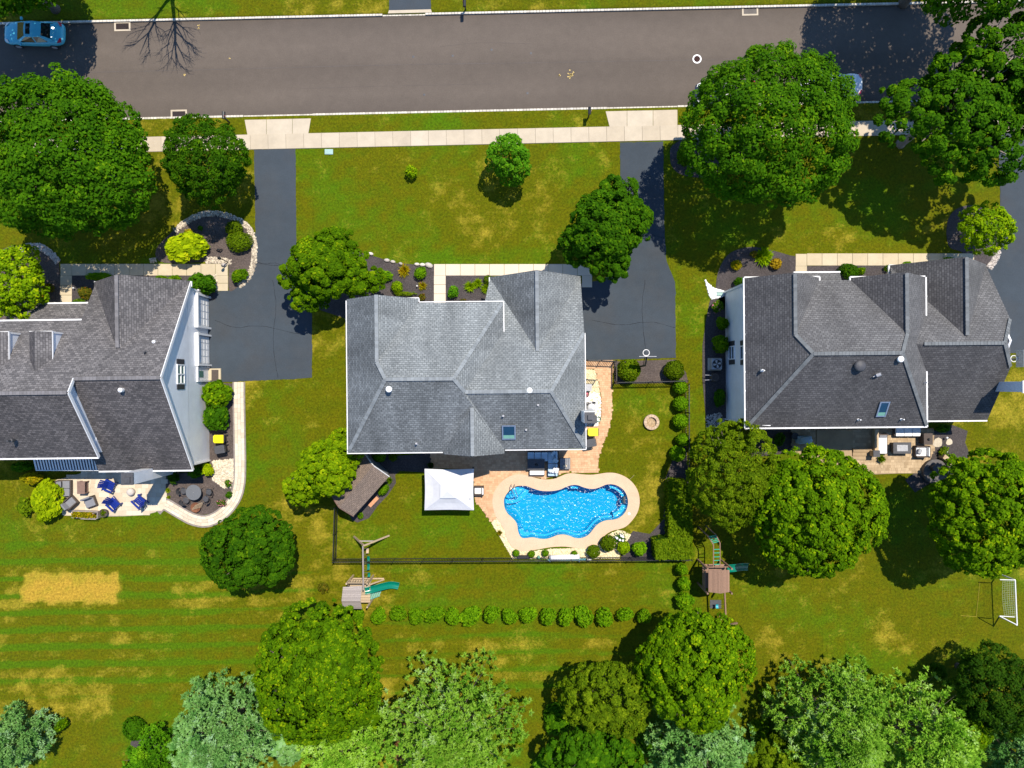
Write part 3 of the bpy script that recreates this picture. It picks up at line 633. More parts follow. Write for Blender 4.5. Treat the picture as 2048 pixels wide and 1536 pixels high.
# laid pavers: real pieces, joined
def paved(name, label, poly, mat, base, dx, dy, z=0.05, ang=0.0, seed=1, extra=None):
    P = pts(poly); b = MB(); b.sheet(P, z-0.007 if base.endswith('base') else 0.024); o = structure(name, b, M[base], label)
    g = random.Random(seed); Q = [(p[0], p[1]) for p in P]; xs = [p[0] for p in Q]; ys = [p[1] for p in Q]
    ca, sa = math.cos(ang), math.sin(ang); cx, cy = sum(xs)/len(xs), sum(ys)/len(ys); ext = max(max(xs)-min(xs), max(ys)-min(ys))
    mb = MB(); tint = []; row = 0; y = -ext
    cand = []
    while y < ext:
        x = -ext + (row % 2)*dx*0.5
        while x < ext:
            l = dx*g.choice((1, 1, .62)); cand.append((x+l/2, y+dy/2, l)); x += l
        y += dy; row += 1
    A = np.array(cand); wx = cx+A[:, 0]*ca-A[:, 1]*sa; wy = cy+A[:, 0]*sa+A[:, 1]*ca
    ok = in_poly(wx, wy, Q)
    for i in np.nonzero(ok)[0]:
        zz = z+g.uniform(-.003, .003); b0 = len(mb.v)
        mb.box((wx[i], wy[i], zz-0.03), (A[i, 2]-.012, dy-.012, 0.06), ang); mb.f = mb.f[:-6]+[tuple(j+b0 for j in f) for f in ((4,5,6,7),(0,1,5,4),(1,2,6,5),(2,3,7,6),(3,0,4,7))]
        tint += [g.random()*0.75]*5
    s = mb.build('paver', M[mat], o, tint=tint); s['kind'] = 'stuff'; return o
paved('patio', 'orange brick paver patio behind the middle house', [(862,898),(1165,898),(1165,852),(1197,852),(1202,835),(1203,800),(1198,765),(1190,738),(1165,738),(1165,722),(1226,722),(1224,775),(1224,830),(1216,862),(1203,893),(1197,915),(1196,945),(1160,946),(1140,942),(1118,949),(1092,957),(1060,953),(1036,949),(1010,960),(990,985),(986,1010),(993,1034),(984,1045),(966,1022),(950,1000),(947,940),(862,935)], 'paver', 'paverbase', 0.26, 0.17, seed=2)
paved('patio', 'pale stone patio behind the left house', [(205,935),(332,935),(332,1000),(326,1012),(312,1024),(290,1030),(250,1032),(200,1033),(128,1031),(112,1000),(112,960)], 'paverpale', 'palebase', 0.52, 0.36, seed=3)
CP = [(478,764),(478,800),(479,860),(480,930),(478,970),(468,1000),(445,1027),(415,1042),(385,1038),(355,1022),(328,1008),(312,1020)]
b = MB(); b.sheet(pts(ribbon(CP, 12.5)), 0.045); PTH = structure('path', b, M['border'], 'curving pale paver path around the left house mulch bed')
c = catmull(CP, 6, False); g = random.Random(6); mb = MB(); tint = []
for lane in range(3):
    v0, v1 = (-9.6+6.4*lane), (-9.6+6.4*(lane+1)); acc = 0; last = None
    dense = catmull(CP, 60, False); k = 0
    def off(i, v):
        p, q = dense[max(i-1, 0)], dense[min(i+1, len(dense)-1)]; dx, dy = q[0]-p[0], q[1]-p[1]; l = math.hypot(dx, dy) or 1; return at(dense[i][0]-dy/l*v, dense[i][1]+dx/l*v)
    i0 = 0; need = g.uniform(5, 12); run = 0
    for i in range(1, len(dense)):
        run += math.dist(dense[i], dense[i-1])
        if run >= need:
            A, B_, C_, D_ = off(i0, v0+.2), off(i, v0+.2), off(i, v1-.2), off(i0, v1-.2); zz = .052+g.uniform(-.003, .003); cx_, cy_ = [sum(t[j] for t in (A, B_, C_, D_))/4 for j in (0, 1)]
            Q = [(cx_+(t[0]-cx_)*.97, cy_+(t[1]-cy_)*.97) for t in (A, B_, C_, D_)]; n0 = len(mb.f); mb.prism(Q, .0, zz); tint += [g.random()*.75]*(len(mb.f)-n0); i0 = i; run = 0; need = g.uniform(8, 13)
s = mb.build('paver', M['paverpale'], PTH, tint=tint); s['kind'] = 'stuff'
paved('patio', 'brown paver patio behind the right house', [(1584,860),(1866,856),(1868,870),(1866,900),(1862,915),(1850,932),(1838,945),(1740,949),(1700,949),(1680,930),(1584,905)], 'paverbrown', 'brownbase', 0.30, 0.22, seed=5)
b = MB(); b.prism(pts([(1632,860),(1704,860),(1704,925),(1632,925)]), 0.02, 0.14); o = structure('step', b, M['paverbrown'], 'raised brown landing at the right house back door')
for k, y0 in enumerate((896, 904, 912)):
    b = MB(); b.prism(pts([(1703,y0),(1740,y0),(1740,y0+7.2),(1703,y0+7.2)]), 0.03, 0.32-0.08*k); b.build('tread', M['paverbrown'], o)
for px, py, r, lb in ((1875,886,10,'large'),(1898,884,7,'small')):
    b = MB(); n = 9; g = random.Random(px); b.prism([(at(px,py)[0]+r/25*(1+g.uniform(-.25,.2))*math.cos(t*6.283/n), at(px,py)[1]+r/25*(1+g.uniform(-.25,.2))*math.sin(t*6.283/n)) for t in range(n)], 0.0, 0.05)
    b.build('stepping_stone', M['stone'], GB['dark mulch with stepping stones by the right patio'], tint=[0.35]*len(b.f))

# ------------------------------------------------------------------ swimming pool
def ring(outer, inner, z, dz, mbx):
    n0, n1 = len(outer), len(inner)
    tri = tessellate_polygon([[Vector((p[0], p[1], 0)) for p in outer], [Vector((p[0], p[1], 0)) for p in inner]])
    P = [(p[0], p[1]) for p in outer]+[(p[0], p[1]) for p in inner]; vs = [(x, y, z) for x, y in P]+[(x, y, z-dz) for x, y in P]; N = n0+n1; fs = []
    for a, b_, c in tri:
        x = (P[b_][0]-P[a][0])*(P[c][1]-P[a][1])-(P[b_][1]-P[a][1])*(P[c][0]-P[a][0])
        fs.append((a, b_, c) if x > 0 else (c, b_, a))
    fs += [(i, (i+1) % n0, (i+1) % n0+N, i+N) for i in range(n0)]
    fs += [(n0+(i+1) % n1, n0+i, n0+i+N, n0+(i+1) % n1+N) for i in range(n1)]
    mbx.add(vs, fs)
b = MB(); ring(DECKW, POOLW, 0.07, 0.25, b)
deck = structure('pool_deck', b, M['deck'], 'pale salmon concrete deck around the pool')
b = MB()
for a, c2 in (((1070,953),(1062,982)),((1142,946),(1142,968)),((1268,950),(1240,977)),((1276,1010),(1256,1000)),((1228,1045),(1205,1058)),((1115,1068),(1116,1092)),((1170,1076),(1172,1094)),((1046,1076),(1040,1096)),((990,1010),(1008,1003))):
    p, q2 = at(*a), at(*c2); b.bar((p[0], p[1], 0.0715), (q2[0], q2[1], 0.0715), 0.014, 0.004)
b.build('joint', plain('deckjoint', (0.5, 0.36, 0.25), 0.9), deck)['kind'] = 'stuff'
b = MB(); b.lathe([(0.11, 0.06), (0.11, 0.078), (0.07, 0.08)], (at(1258,1027)[0], at(1258,1027)[1], 0), 14); b.build('lid', M['white'], deck)
pool = thing('swimming_pool', at(1130, 1020), 'free-form blue swimming pool with rippling water', 'pool')
pc = np.mean(np.array(POOLW)[:, :2], 0)
def inset(P, d):
    out = []; n = len(P)
    for i in range(n):
        a, b_ = P[i-1], P[(i+1) % n]; dx, dy = b_[0]-a[0], b_[1]-a[1]; l = math.hypot(dx, dy) or 1; s = inset.sgn
        out.append((P[i][0]-dy/l*d*s, P[i][1]+dx/l*d*s))
    return out
ar = sum(POOLW[i][0]*POOLW[(i+1) % len(POOLW)][1]-POOLW[(i+1) % len(POOLW)][0]*POOLW[i][1] for i in range(len(POOLW))); inset.sgn = 1 if ar > 0 else -1
P1 = inset(POOLW, 0.10); P2 = inset(POOLW, 0.30); n = len(POOLW)
b = MB(); vs = [(p[0], p[1], 0.0) for p in POOLW]+[(p[0], p[1], -1.0) for p in P1]+[(p[0], p[1], -1.35) for p in P2]; fs = []
for L in (0, 1):
    for i in range(n):
        j = (i+1) % n; f = (L*n+i, L*n+j, (L+1)*n+j, (L+1)*n+i); fs.append(f if inset.sgn < 0 else f[::-1])
b.add(vs, fs)
tri = tessellate_polygon([[Vector((p[0], p[1], 0)) for p in P2]])
fs = []
for a, b_, c in tri:
    x = (P2[b_][0]-P2[a][0])*(P2[c][1]-P2[a][1])-(P2[b_][1]-P2[a][1])*(P2[c][0]-P2[a][0]); f = (a, b_, c) if x > 0 else (c, b_, a); fs.append(tuple(2*n+i for i in f))
b.f += fs
m, nt, bs = nmat('poolshell')
nt.links.new(ramp(nt, noise(nt, 2.2, 4, 0.6, 'World'), [(0.35, (0.0, 0.29, 0.47)), (0.65, (0.0, 0.36, 0.56))]), bs.inputs['Base Color']); bs.inputs['Roughness'].default_value = 0.35
M['poolshell'] = m
m2, nt, bs = nmat('poolstep'); bs.inputs['Base Color'].default_value = (0.06, 0.42, 0.66, 1); bs.inputs['Roughness'].default_value = 0.4; M['poolstep'] = m2; M['poolline'] = plain('poolline', (0.0, 0.24, 0.46), 0.4)
b.build('basin', M['poolshell'], pool)
# bench and entry steps follow the outline
def arc_step(cx_, cy_, rr, z, a0, a1, name):
    P = [at(cx_, cy_)]; P = []
    c0 = at(cx_, cy_)
    for k in range(19):
        t = R(a0+(a1-a0)*k/18); P.append((c0[0]+rr*math.cos(t), c0[1]+rr*math.sin(t)))
    Q = [p[:2] for p in P]+[(c0[0], c0[1])]
    keep = in_poly(np.array([p[0] for p in Q]), np.array([p[1] for p in Q]), P1); c_in = np.array([p for p in P1])
    Q2 = []
    for k, p in enumerate(Q):
        if keep[k]: Q2.append(p)
        else:
            d = (c_in[:, 0]-p[0])**2+(c_in[:, 1]-p[1])**2; Q2.append(tuple(c_in[d.argmin()]))
    b = MB(); b.prism(Q2, -1.3, z); o = b.build(name, M['poolstep'], pool)
    b = MB(); b.tube([(p[0], p[1], z+.01) for p in Q2[:-1]], 0.035, 6); b.build('nosing', M['poolline'], o)
for k, rr in enumerate((0.80, 1.25, 1.70)): arc_step(1019, 968, rr, -0.30-0.24*k, -165, 50, 'step')
def bench(i0, i1, w, z):
    ii = [i % n for i in range(i0, i1+1)]; q1 = inset(POOLW, 0.06); q2 = inset(POOLW, w)
    b = MB(); b.prism([q1[i] for i in ii]+[q2[i] for i in reversed(ii)], -1.3, z); b.build('bench', M['poolstep'], pool)
def near_i(px, py):
    x, y, _ = at(px, py); return int(np.argmin([(p[0]-x)**2+(p[1]-y)**2 for p in POOLW]))
bench(near_i(1222,970), near_i(1250,994), 0.38, -0.42); bench(near_i(1254,1012), near_i(1229,1038), 0.42, -0.42); bench(near_i(1140,971), near_i(1160,972), 0.34, -0.42)
bench(near_i(1036,1062), near_i(1062,1077)-2 if near_i(1062,1077) < near_i(1036,1062) else near_i(1062,1077), 0.4, -0.45) if near_i(1062,1077) > near_i(1036,1062) else bench(near_i(1062,1077), near_i(1036,1062), 0.4, -0.45)
bench(near_i(1229,1038), near_i(1062,1077), 0.22, -0.75)
b = MB(); x, y, _ = at(1249, 1000); b.box((x, y, -0.14), (0.16, 0.55, 0.28)); b.box((x-.12, y, -0.07), (0.1, 0.4, 0.02)); b.build('skimmer', M['darkgrey'], pool)
mw = bpy.data.materials.new('water'); mw.use_nodes = True; nt = mw.node_tree; nt.nodes.clear()
tr = mk(nt, 'ShaderNodeBsdfTransparent'); tr.inputs['Color'].default_value = (0.50, 0.92, 1.0, 1)
gl = mk(nt, 'ShaderNodeBsdfGlossy'); gl.inputs['Roughness'].default_value = 0.17; gl.inputs['Color'].default_value = (1, 1, 1, 1)
g1 = mk(nt, 'ShaderNodeNewGeometry'); wv1 = mk(nt, 'ShaderNodeTexNoise'); wv1.inputs['Scale'].default_value = 5.6; wv1.inputs['Detail'].default_value = 1.2; wv1.inputs['Distortion'].default_value = 0.6
nt.links.new(g1.outputs['Position'], wv1.inputs['Vector'])
bp = mk(nt, 'ShaderNodeBump'); bp.inputs['Strength'].default_value = 1.0; bp.inputs['Distance'].default_value = 0.085; nt.links.new(wv1.outputs['Fac'], bp.inputs['Height'])
nt.links.new(bp.outputs['Normal'], gl.inputs['Normal'])
mx = mk(nt, 'ShaderNodeMixShader'); mx.inputs[0].default_value = 0.020; o_ = mk(nt, 'ShaderNodeOutputMaterial')
nt.links.new(tr.outputs[0], mx.inputs[1]); nt.links.new(gl.outputs[0], mx.inputs[2]); nt.links.new(mx.outputs[0], o_.inputs['Surface'])
b = MB(); P = inset(POOLW, 0.01); tri = tessellate_polygon([[Vector((p[0], p[1], 0)) for p in P]])
fs = []
for a, b_, c in tri:
    x = (P[b_][0]-P[a][0])*(P[c][1]-P[a][1])-(P[b_][1]-P[a][1])*(P[c][0]-P[a][0]); fs.append((a, b_, c) if x > 0 else (c, b_, a))
b.add([(p[0], p[1], -0.06) for p in P], fs); b.build('water', mw, pool)
hr = thing('pool_handrail', at(1027, 975), 'curved steel handrail over the pool entry steps', 'handrail')
for off in (-.13, .13):
    p0, p1 = at(1026, 968, 0), at(1033, 996, 0); b = MB()
    b.tube([(p0[0]+off, p0[1], .05), (p0[0]+off, p0[1]-.05, .7), (p0[0]+off+.02, p0[1]-.25, .85), (p1[0]+off-.1, p1[1]+.4, .6), (p1[0]+off, p1[1]+.1, .1), (p1[0]+off, p1[1], -.5)], 0.028, 8); b.build('rail', M['steel'], hr, smooth=True)
# ------------------------------------------------------------------ houses
SHADE_COPY = {'roof_c': M['roof_c_shade'], 'roof_l': M['roof_l_shade'], 'roof_r': M['roof_r_shade']}    # darker streaked copies: shade painted into slopes turned from the sun
def gable(xl, xr, yf, yb, ze, zr):
    xm = (xl+xr)/2
    return [[(xl,yf,ze),(xm,yf,zr),(xm,yb,zr),(xl,yb,ze)], [(xm,yf,zr),(xr,yf,ze),(xr,yb,ze),(xm,yb,zr)]]
def roof(parent, polys, mat, t=0.14, name='roof'):
    b = MB(); w = MB()
    for p in polys:
        n = (Vector(p[1])-Vector(p[0])).cross(Vector(p[2])-Vector(p[0])); n = n if n.z > 0 else -n; n.normalize()
        (w if (n.y < -.2 or n.x < -.35) and mat.name in SHADE_COPY else b).slab(p, t)
    if w.f: w.build(name, SHADE_COPY[mat.name], parent)
    return b.build(name, mat, parent) if b.f else None
def caps(parent, lines, mat, w=0.25):
    g = random.Random(len(lines)*7)
    for p, q in lines:
        b = MB(); tint = []; p, q = Vector(p), Vector(q); L = (q-p).length; n = max(1, int(L/0.24))
        for i in range(n):
            a = p.lerp(q, i/n); c = p.lerp(q, min(1, (i+1.12)/n)); a.z += 0.05; c.z += 0.028
            b.bar(a, c, w, 0.035); tint += [g.random()]*6
        b.build('ridge_cap', mat, parent, tint=tint)
def gutters(parent, lines, mat=None, s=0.12):
    for p, q in lines:
        b = MB()
        b.bar((p[0], p[1], p[2]-.07), (q[0], q[1], q[2]-.07), s, 0.13)
        d = Vector(q)-Vector(p); n = int(d.length/1.5)
        for i in range(1, n+1):
            c = Vector(p)+d*(i/(n+1)); b.box((c.x, c.y, c.z+0.0), (s*1.15, s*1.15, 0.03))
        b.build('gutter', mat or M['white'], parent)
def walls(parent, boxes, gabs, mat):
    b = MB()
    for x0, x1, y0, y1, z1 in boxes: b.box(((x0+x1)/2, (y0+y1)/2, z1/2), (x1-x0, y1-y0, z1))
    for ax, x0, x1, c, z0, zr in gabs:
        m_ = (x0+x1)/2
        if ax == 'y': vs = [(x0,c-.08,z0),(x1,c-.08,z0),(m_,c-.08,zr),(x0,c+.08,z0),(x1,c+.08,z0),(m_,c+.08,zr)]
        else: vs = [(c-.08,x0,z0),(c-.08,x1,z0),(c-.08,m_,zr),(c+.08,x0,z0),(c+.08,x1,z0),(c+.08,m_,zr)]
        b.add(vs, [(0,1,2),(5,4,3),(0,3,4,1),(1,4,5,2),(2,5,3,0)])
    return b.build('wall', mat, parent)
def window(parent, c, ax, w=0.9, h=1.3, sh=0.32, glass='glass', sgn=1):
    """ax: outward axis 'x' or 'y', sgn: its direction"""
    def B(o, d, u0, u1, v0, v1, th):
        b = o; e = c
        if ax == 'x': b.box((e[0]+sgn*d, e[1]+(u0+u1)/2, e[2]+(v0+v1)/2), (th, u1-u0, v1-v0))
        else: b.box((e[0]+(u0+u1)/2, e[1]+sgn*d, e[2]+(v0+v1)/2), (u1-u0, th, v1-v0))
    b = MB(); f = .08
    B(b, .04, -w/2, w/2, h/2-f, h/2, .09); B(b, .04, -w/2, w/2, -h/2, -h/2+f, .09); B(b, .04, -w/2, -w/2+f, -h/2+f, h/2-f, .09); B(b, .04, w/2-f, w/2, -h/2+f, h/2-f, .09); B(b, .045, -w/2+f, w/2-f, -.035, .035, .09)
    o = b.build('window', M['white'], parent)
    b = MB(); B(b, .012, -w/2+f, w/2-f, -h/2+f, h/2-f, .03); b.build('pane', M[glass], o)
    if sh:
        for s_ in (-1, 1):
            b = MB(); u = s_*(w/2+sh/2+.02); B(b, .03, u-sh/2, u+sh/2, -h/2, h/2, .05); b.build('shutter', M['shutter'], o)
    return o
def vent(parent, x, y, z, r=0.05, h=0.35, mat='darkgrey', name='vent_pipe', hat=False):
    b = MB()
    if hat: b.lathe([(r, -.3), (r, h*.75), (r*1.5, h*.78), (r*1.55, h), (r*1.2, h+.04), (0.001, h+.06)], (x, y, z), 14)
    else: b.lathe([(r*2.0, -.3), (r*2.0, .02), (r, .06), (r, h), (r*.6, h)], (x, y, z), 10)
    return b.build(name, M[mat], parent, smooth=hat)

# middle house -------------------------------------------------------
HC = thing('house', (-3.3, 0.6, 0), 'middle grey-roofed house with brick patio and pool behind', 'house')
walls(HC, [(-11.57,-0.95,-4.6,5.58,5.5),(-11.57,-7.0,5.58,5.9,5.5),(-1.2,4.95,-4.45,3.6,5.45),(-1.27,4.95,3.6,7.6,3.1),(-4.6,-.95,-4.8,-4.6,5.5)],
      [('y',-11.6,-6.98,5.95,5.4,7.75),('y',-1.3,4.95,7.62,3.0,6.1),('y',-4.7,-.9,-4.85,5.4,7.2)], M['sidingpale'])
roof(HC, [[(-11.87,-4.87,5.6),(-11.87,6.2,5.6),(-9.29,6.2,7.95),(-9.29,1.56,7.95),(-8.6,.37,8.6)],
 [(-9.29,5.88,5.6),(-.61,5.88,5.6),(-3.97,.37,8.6),(-8.6,.37,8.6),(-9.29,1.56,7.95)],
 [(-9.29,6.2,7.95),(-6.71,6.2,5.6),(-6.71,1.4,5.6),(-9.29,1.4,7.95)],
 [(-.61,5.88,5.6),(-.61,-4.87,5.6),(-3.97,.37,8.6)],
 [(-11.87,-4.87,5.6),(-.61,-4.87,5.6),(-3.97,.37,8.6),(-8.6,.37,8.6)],
 [(-1.585,7.95,3.2),(5.24,7.95,3.2),(5.24,3.66,5.6),(2.68,-.55,7.96),(-3.3,-.55,7.96)],
 [(-3.3,-4.73,5.6),(5.24,-4.73,5.6),(2.68,-.55,7.96),(-3.3,-.55,7.96)],
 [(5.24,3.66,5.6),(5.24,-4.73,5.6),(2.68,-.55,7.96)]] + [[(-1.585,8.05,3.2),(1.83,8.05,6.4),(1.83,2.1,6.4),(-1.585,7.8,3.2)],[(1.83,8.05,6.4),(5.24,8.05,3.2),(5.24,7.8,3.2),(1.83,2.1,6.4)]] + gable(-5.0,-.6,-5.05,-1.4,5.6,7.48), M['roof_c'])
caps(HC, [((-9.29,6.2,7.95),(-9.29,1.56,7.95)),((-9.29,1.56,7.95),(-8.6,.37,8.6)),((-8.6,.37,8.6),(-3.97,.37,8.6)),((-8.6,.37,8.6),(-11.8,-4.76,5.65)),((-3.97,.37,8.6),(-.66,5.8,5.64)),((-3.97,.37,8.6),(-3.25,-.55,8.0)),((-3.25,-.55,7.97),(2.68,-.55,7.96)),((2.68,-.55,7.96),(5.2,3.6,5.64)),((2.68,-.55,7.96),(5.2,-4.66,5.64)),((1.83,8.0,6.4),(1.83,2.3,6.4)),((-2.8,-5.0,7.48),(-2.8,-1.65,7.48))], M['cap_c'])
gutters(HC, [((-11.92,-4.9,5.6),(-11.92,6.1,5.6)),((-11.95,-4.93,5.6),(-5.05,-4.93,5.6)),((-.55,-4.8,5.6),(5.3,-4.8,5.6)),((5.3,-4.8,5.6),(5.3,3.6,5.6)),((-6.66,5.95,5.6),(-.55,5.95,5.6)),((-.55,5.95,5.6),(-.55,3.75,5.6)),((-6.66,6.2,5.6),(-6.66,5.95,5.6)),((-7.6,6.25,5.6),(-6.66,6.25,5.6)),((-1.64,8.05,3.2),(-1.64,6.0,3.2))], M['white'], 0.065)
ch = MB(); ch.box((5.25, -2.35, 4.2), (0.72, 0.78, 8.4)); cho = ch.build('chimney', M['sidingpale'], HC)
b = MB(); b.box((5.27, -2.37, 8.44), (0.70, 0.74, 0.10)); b.box((5.3, -2.35, 8.55), (0.34, 0.34, 0.2)); b.build('chimney_cap', M['darkgrey'], cho)
vent(HC, *at(781,777,7.9), 0.14, 0.75, 'whitecush', 'flue', True)
for px, py, z in ((912,800,7.2),(833,885,6.0),(1075,811,7.1),(1006,832,6.9),(1051,860,6.2)): vent(HC, *at(px,py,z-.1), 0.075, 0.5, 'galv')
vent(HC, *at(1059,782,8.0), 0.10, 0.1, 'white', 'ridge_vent')
def skylight(parent, x0, x1, y0, y1, zf, tilt):
    """zf(y): roof height"""
    b = MB(); t = 0.16; w = 0.09
    def P(x, y, o): return (x, y, zf(y)+o)
    for a, c2, d, e in ((x0,x1,y0,y0+w),(x0,x1,y1-w,y1),(x0,x0+w,y0+w,y1-w),(x1-w,x1,y0+w,y1-w)):
        b.add([P(a,d,t),P(c2,d,t),P(c2,e,t),P(a,e,t),P(a,d,-.1),P(c2,d,-.1),P(c2,e,-.1),P(a,e,-.1)], [(0,1,2,3),(0,4,5,1),(1,5,6,2),(2,6,7,3),(3,7,4,0)])
    o = b.build('skylight', M['steel'], parent)
    b = MB(); b.add([P(x0+w,y0+w,t-.04),P(x1-w,y0+w,t-.04),P(x1-w,y1-w,t-.04),P(x0+w,y1-w,t-.04)], [(0,1,2,3)]); b.build('pane', M['glassblue'], o)
    b = MB(); b.add([P(x0+w,y0+w,t-.03),P(x1-w,y0+w,t-.03),P(x1-w,y0+w+.24,t-.03),P(x0+w,y0+w+.24,t-.03)], [(0,1,2,3)]); b.build('blind', M['greenlight'], o)
skylight(HC, -.75, .22, -4.0, -2.95, lambda y: 5.6+.5646*(y+4.73), 0)
for x, z in ((-10.6,4.2),(-8.4,4.2),(-5.6,4.2),(-3.2,4.2),(-10.0,1.5),(-5.2,1.5)): window(HC, (x, 5.92 if x < -7 else 5.6, z), 'y', sgn=1)
for x, z in ((-10.2,4.2),(-7.6,4.2),(-10.2,1.5),(.6,4.2),(3.4,4.2)): window(HC, (x, -4.62 if x < 0 else -4.47, z), 'y', sgn=-1)
for y in (-1.0, 2.2): window(HC, (-11.59, y, 4.2), 'x', sgn=-1)
for y0 in (4.1, 1.0):
    b = MB(); b.box((4.98, y0+1.2, 1.1), (0.08, 2.4, 2.15)); d = b.build('garage_door', M['white'], HC)
    for k in range(4):
        b = MB(); b.box((5.03, y0+1.2, .3+.53*k), (0.04, 2.3, .45)); b.build('panel', M['white'], d)
b = MB(); b.box((-3.9, 5.63, 1.1), (1.0, 0.08, 2.1)); b.build('door', M['shutter'], HC)
b = MB(); b.box((-2.8, -4.85, 1.1), (1.8, 0.08, 2.1)); b.build('patio_door', M['glass'], HC)
HC.rotation_euler.z = R(0.55)

# left house ---------------------------------------------------------
HL = thing('house', (-32, 0, 0), 'grey-brown roofed house with pale siding gable and two garage doors', 'house')
XG, XW = -23.98, -24.26           # roof edge and gable wall of the garage wing
fz = lambda y: 5.6+.66*(4.58-y)
rg = 0.34; zrg = fz(rg)           # garage ridge
srl = (zrg-3.7)/(rg+6.51)
roof(HL, [[(XG,7.46,3.7),(XG,rg,zrg),(-29.94,rg,zrg),(-31.06,rg,zrg),(-31.06,7.46,3.7)], [(XG,rg,zrg),(XG,-6.51,3.7),(-31.0,-6.51,3.7),(-31.0,rg,zrg)],
 [(-31.062,4.58,5.6),(-52,4.58,5.6),(-52,-.6,fz(-.6)),(-29.94,-.6,fz(-.6)),(-29.94,rg+.0,zrg+.004),(-31.062,rg,zrg+.004)], [(-29.94,-.6,fz(-.6)),(-52,-.6,fz(-.6)),(-52,-5.3,5.6),(-29.94,-5.3,5.6)],
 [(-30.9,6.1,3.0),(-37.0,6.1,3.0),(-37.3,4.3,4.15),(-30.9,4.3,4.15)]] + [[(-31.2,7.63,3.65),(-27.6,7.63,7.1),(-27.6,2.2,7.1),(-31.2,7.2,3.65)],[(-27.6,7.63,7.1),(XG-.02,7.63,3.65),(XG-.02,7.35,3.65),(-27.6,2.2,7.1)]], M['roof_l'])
caps(HL, [((XG,rg,zrg),(-30.0,rg,zrg)),((-29.98,-.6,fz(-.6)),(-46,-.6,fz(-.6))),((-27.6,7.55,7.1),(-27.6,2.5,7.1))], M['cap_l'])
walls(HL, [(-31.0,XW,-6.2,7.2,3.6),(-50,-30.1,-5.0,4.3,5.5),(-36.5,-31,4.3,5.7,2.9)], [('x',-6.25,7.15,XW-.08,3.55,8.15),('y',-30.9,-24.3,7.25,3.5,6.7),('x',-5.0,4.2,-30.2,5.4,8.75)], M['siding'])
for p, q in (((XG+.02,7.5,3.66),(XG+.02,rg,zrg)),((XG+.02,rg,zrg),(XG+.02,-6.55,3.66)),((-29.9,-.6,fz(-.6)),(-29.9,-5.32,5.56)),((-29.9,-.6,fz(-.6)),(-29.9,rg,zrg))):
    b = MB(); b.bar((p[0],p[1],p[2]-.06),(q[0],q[1],q[2]-.06),0.06,0.24); b.build('barge_board', M['white'], HL)
gutters(HL, [((-31.0,4.64,5.6),(-52,4.64,5.6)),((-29.9,-5.36,5.6),(-52,-5.36,5.6)),((XG,-6.57,3.7),(-31.0,-6.57,3.7)),((-30.9,6.16,3.0),(-37.0,6.16,3.0)),((XG,7.52,3.66),(-24.6,7.52,3.66)),((-31.2,7.62,3.66),(-30.7,7.62,3.66)),((XG+.03,7.6,3.66),(XG+.03,7.2,3.66))], None, 0.11)
def dormer(xr, w=1.6):
    yf, yb = 3.6, 1.75; ze = fz(yb); zr = ze+.62; xm = xr-w/2; zb = fz(yf)
    yr = 4.58-(zr-5.6)/.66
    o = roof(HL, [[(xr-w,yf+.05,ze),(xm,yf+.05,zr),(xm,yr-.1,zr),(xr-w,yb-.1,ze)],[(xm,yf+.05,zr),(xr,yf+.05,ze),(xr,yb-.1,ze),(xm,yr-.1,zr)]], M['roof_l'], 0.08, 'dormer')
    b = MB(); i = .06
    b.add([(xr-i,yf,zb-.1),(xr-i,yf,ze-.08),(xr-i,yb,ze-.08),(xr-w+i,yf,zb-.1),(xr-w+i,yf,ze-.08),(xr-w+i,yb,ze-.08),(xm,yf,zr-.08)], [(0,2,1),(3,4,5),(0,1,6,4,3)]); b.build('cheek', M['siding'], o)
    b = MB(); b.box((xr-i+.03,yf+.0,(zb+ze)/2),(.07,.12,ze-zb)); b.bar((xr,yf+.05,ze-.05),(xr,yb-.1,ze-.05),.05,.12); b.box((xm,yf+.06,ze-.06),(w,.08,.12)); b.build('trim', M['white'], o)
    b = MB(); b.box((xm,yf+.03,(zb+ze)/2+.05),(.8,.05,.75)); b.build('pane', M['glass'], o)
dormer(-31.92); dormer(-34.95); dormer(-38.0)
window(HL, (XW, .62, 4.88), 'x', 1.45, 1.15, 0.36, 'glassgreen')
b = MB(); b.box((XW+.05,.62,4.88),(.1,.09,1.1)); b.build('mullion', M['white'], HL)
for y1, y0 in ((6.85, 4.3), (3.8, 1.35)):
    b = MB(); b.box((XW+.04,(y0+y1)/2,1.12),(.08,y1-y0-.3,2.2)); d = b.build('garage_door', M['white'], HL)
    for k in range(4):
        for j in range(4):
            wv = (y1-y0-.34)/4; b = MB(); b.box((XW+.09,y0+.17+wv*(j+.5),.29+.54*k),(.025,wv-.10,.42)); b.build('panel', M['white'], d)
    b = MB(); b.box((XW+.13,(y0+y1)/2,2.33),(.28,y1-y0+.1,.16)); b.box((XW+.13,y0+.04,1.12),(.28,.14,2.26)); b.box((XW+.13,y1-.04,1.12),(.28,.14,2.26)); b.build('door_frame', M['white'], d)
b = MB(); b.box((XW+.03,.68,1.1),(.06,.95,2.1)); d = b.build('side_door', M['white'], HL)
b = MB(); b.box((XW+.07,.68,1.5),(.03,.5,.7)); b.build('pane', M['glassgreen'], d)
b = MB(); b.box((XW+.08,1.22,1.1),(.14,.1,2.2)); b.box((XW+.08,.14,1.1),(.14,.1,2.2)); b.box((XW+.08,.68,2.22),(.14,1.2,.1)); b.build('door_frame', M['white'], d)
b = MB(); b.lathe([(.05,0),(.08,.1),(.07,.25),(.02,.3)],(XW+.16,1.32,1.85),8); b.box((XW+.08,1.32,2.0),(.14,.05,.05)); b.build('wall_lamp', M['black'], HL)
b = MB(); b.box((XW+.5,.66,.08),(1.05,.95,.16)); b.build('doorstep', M['walk'], HL)
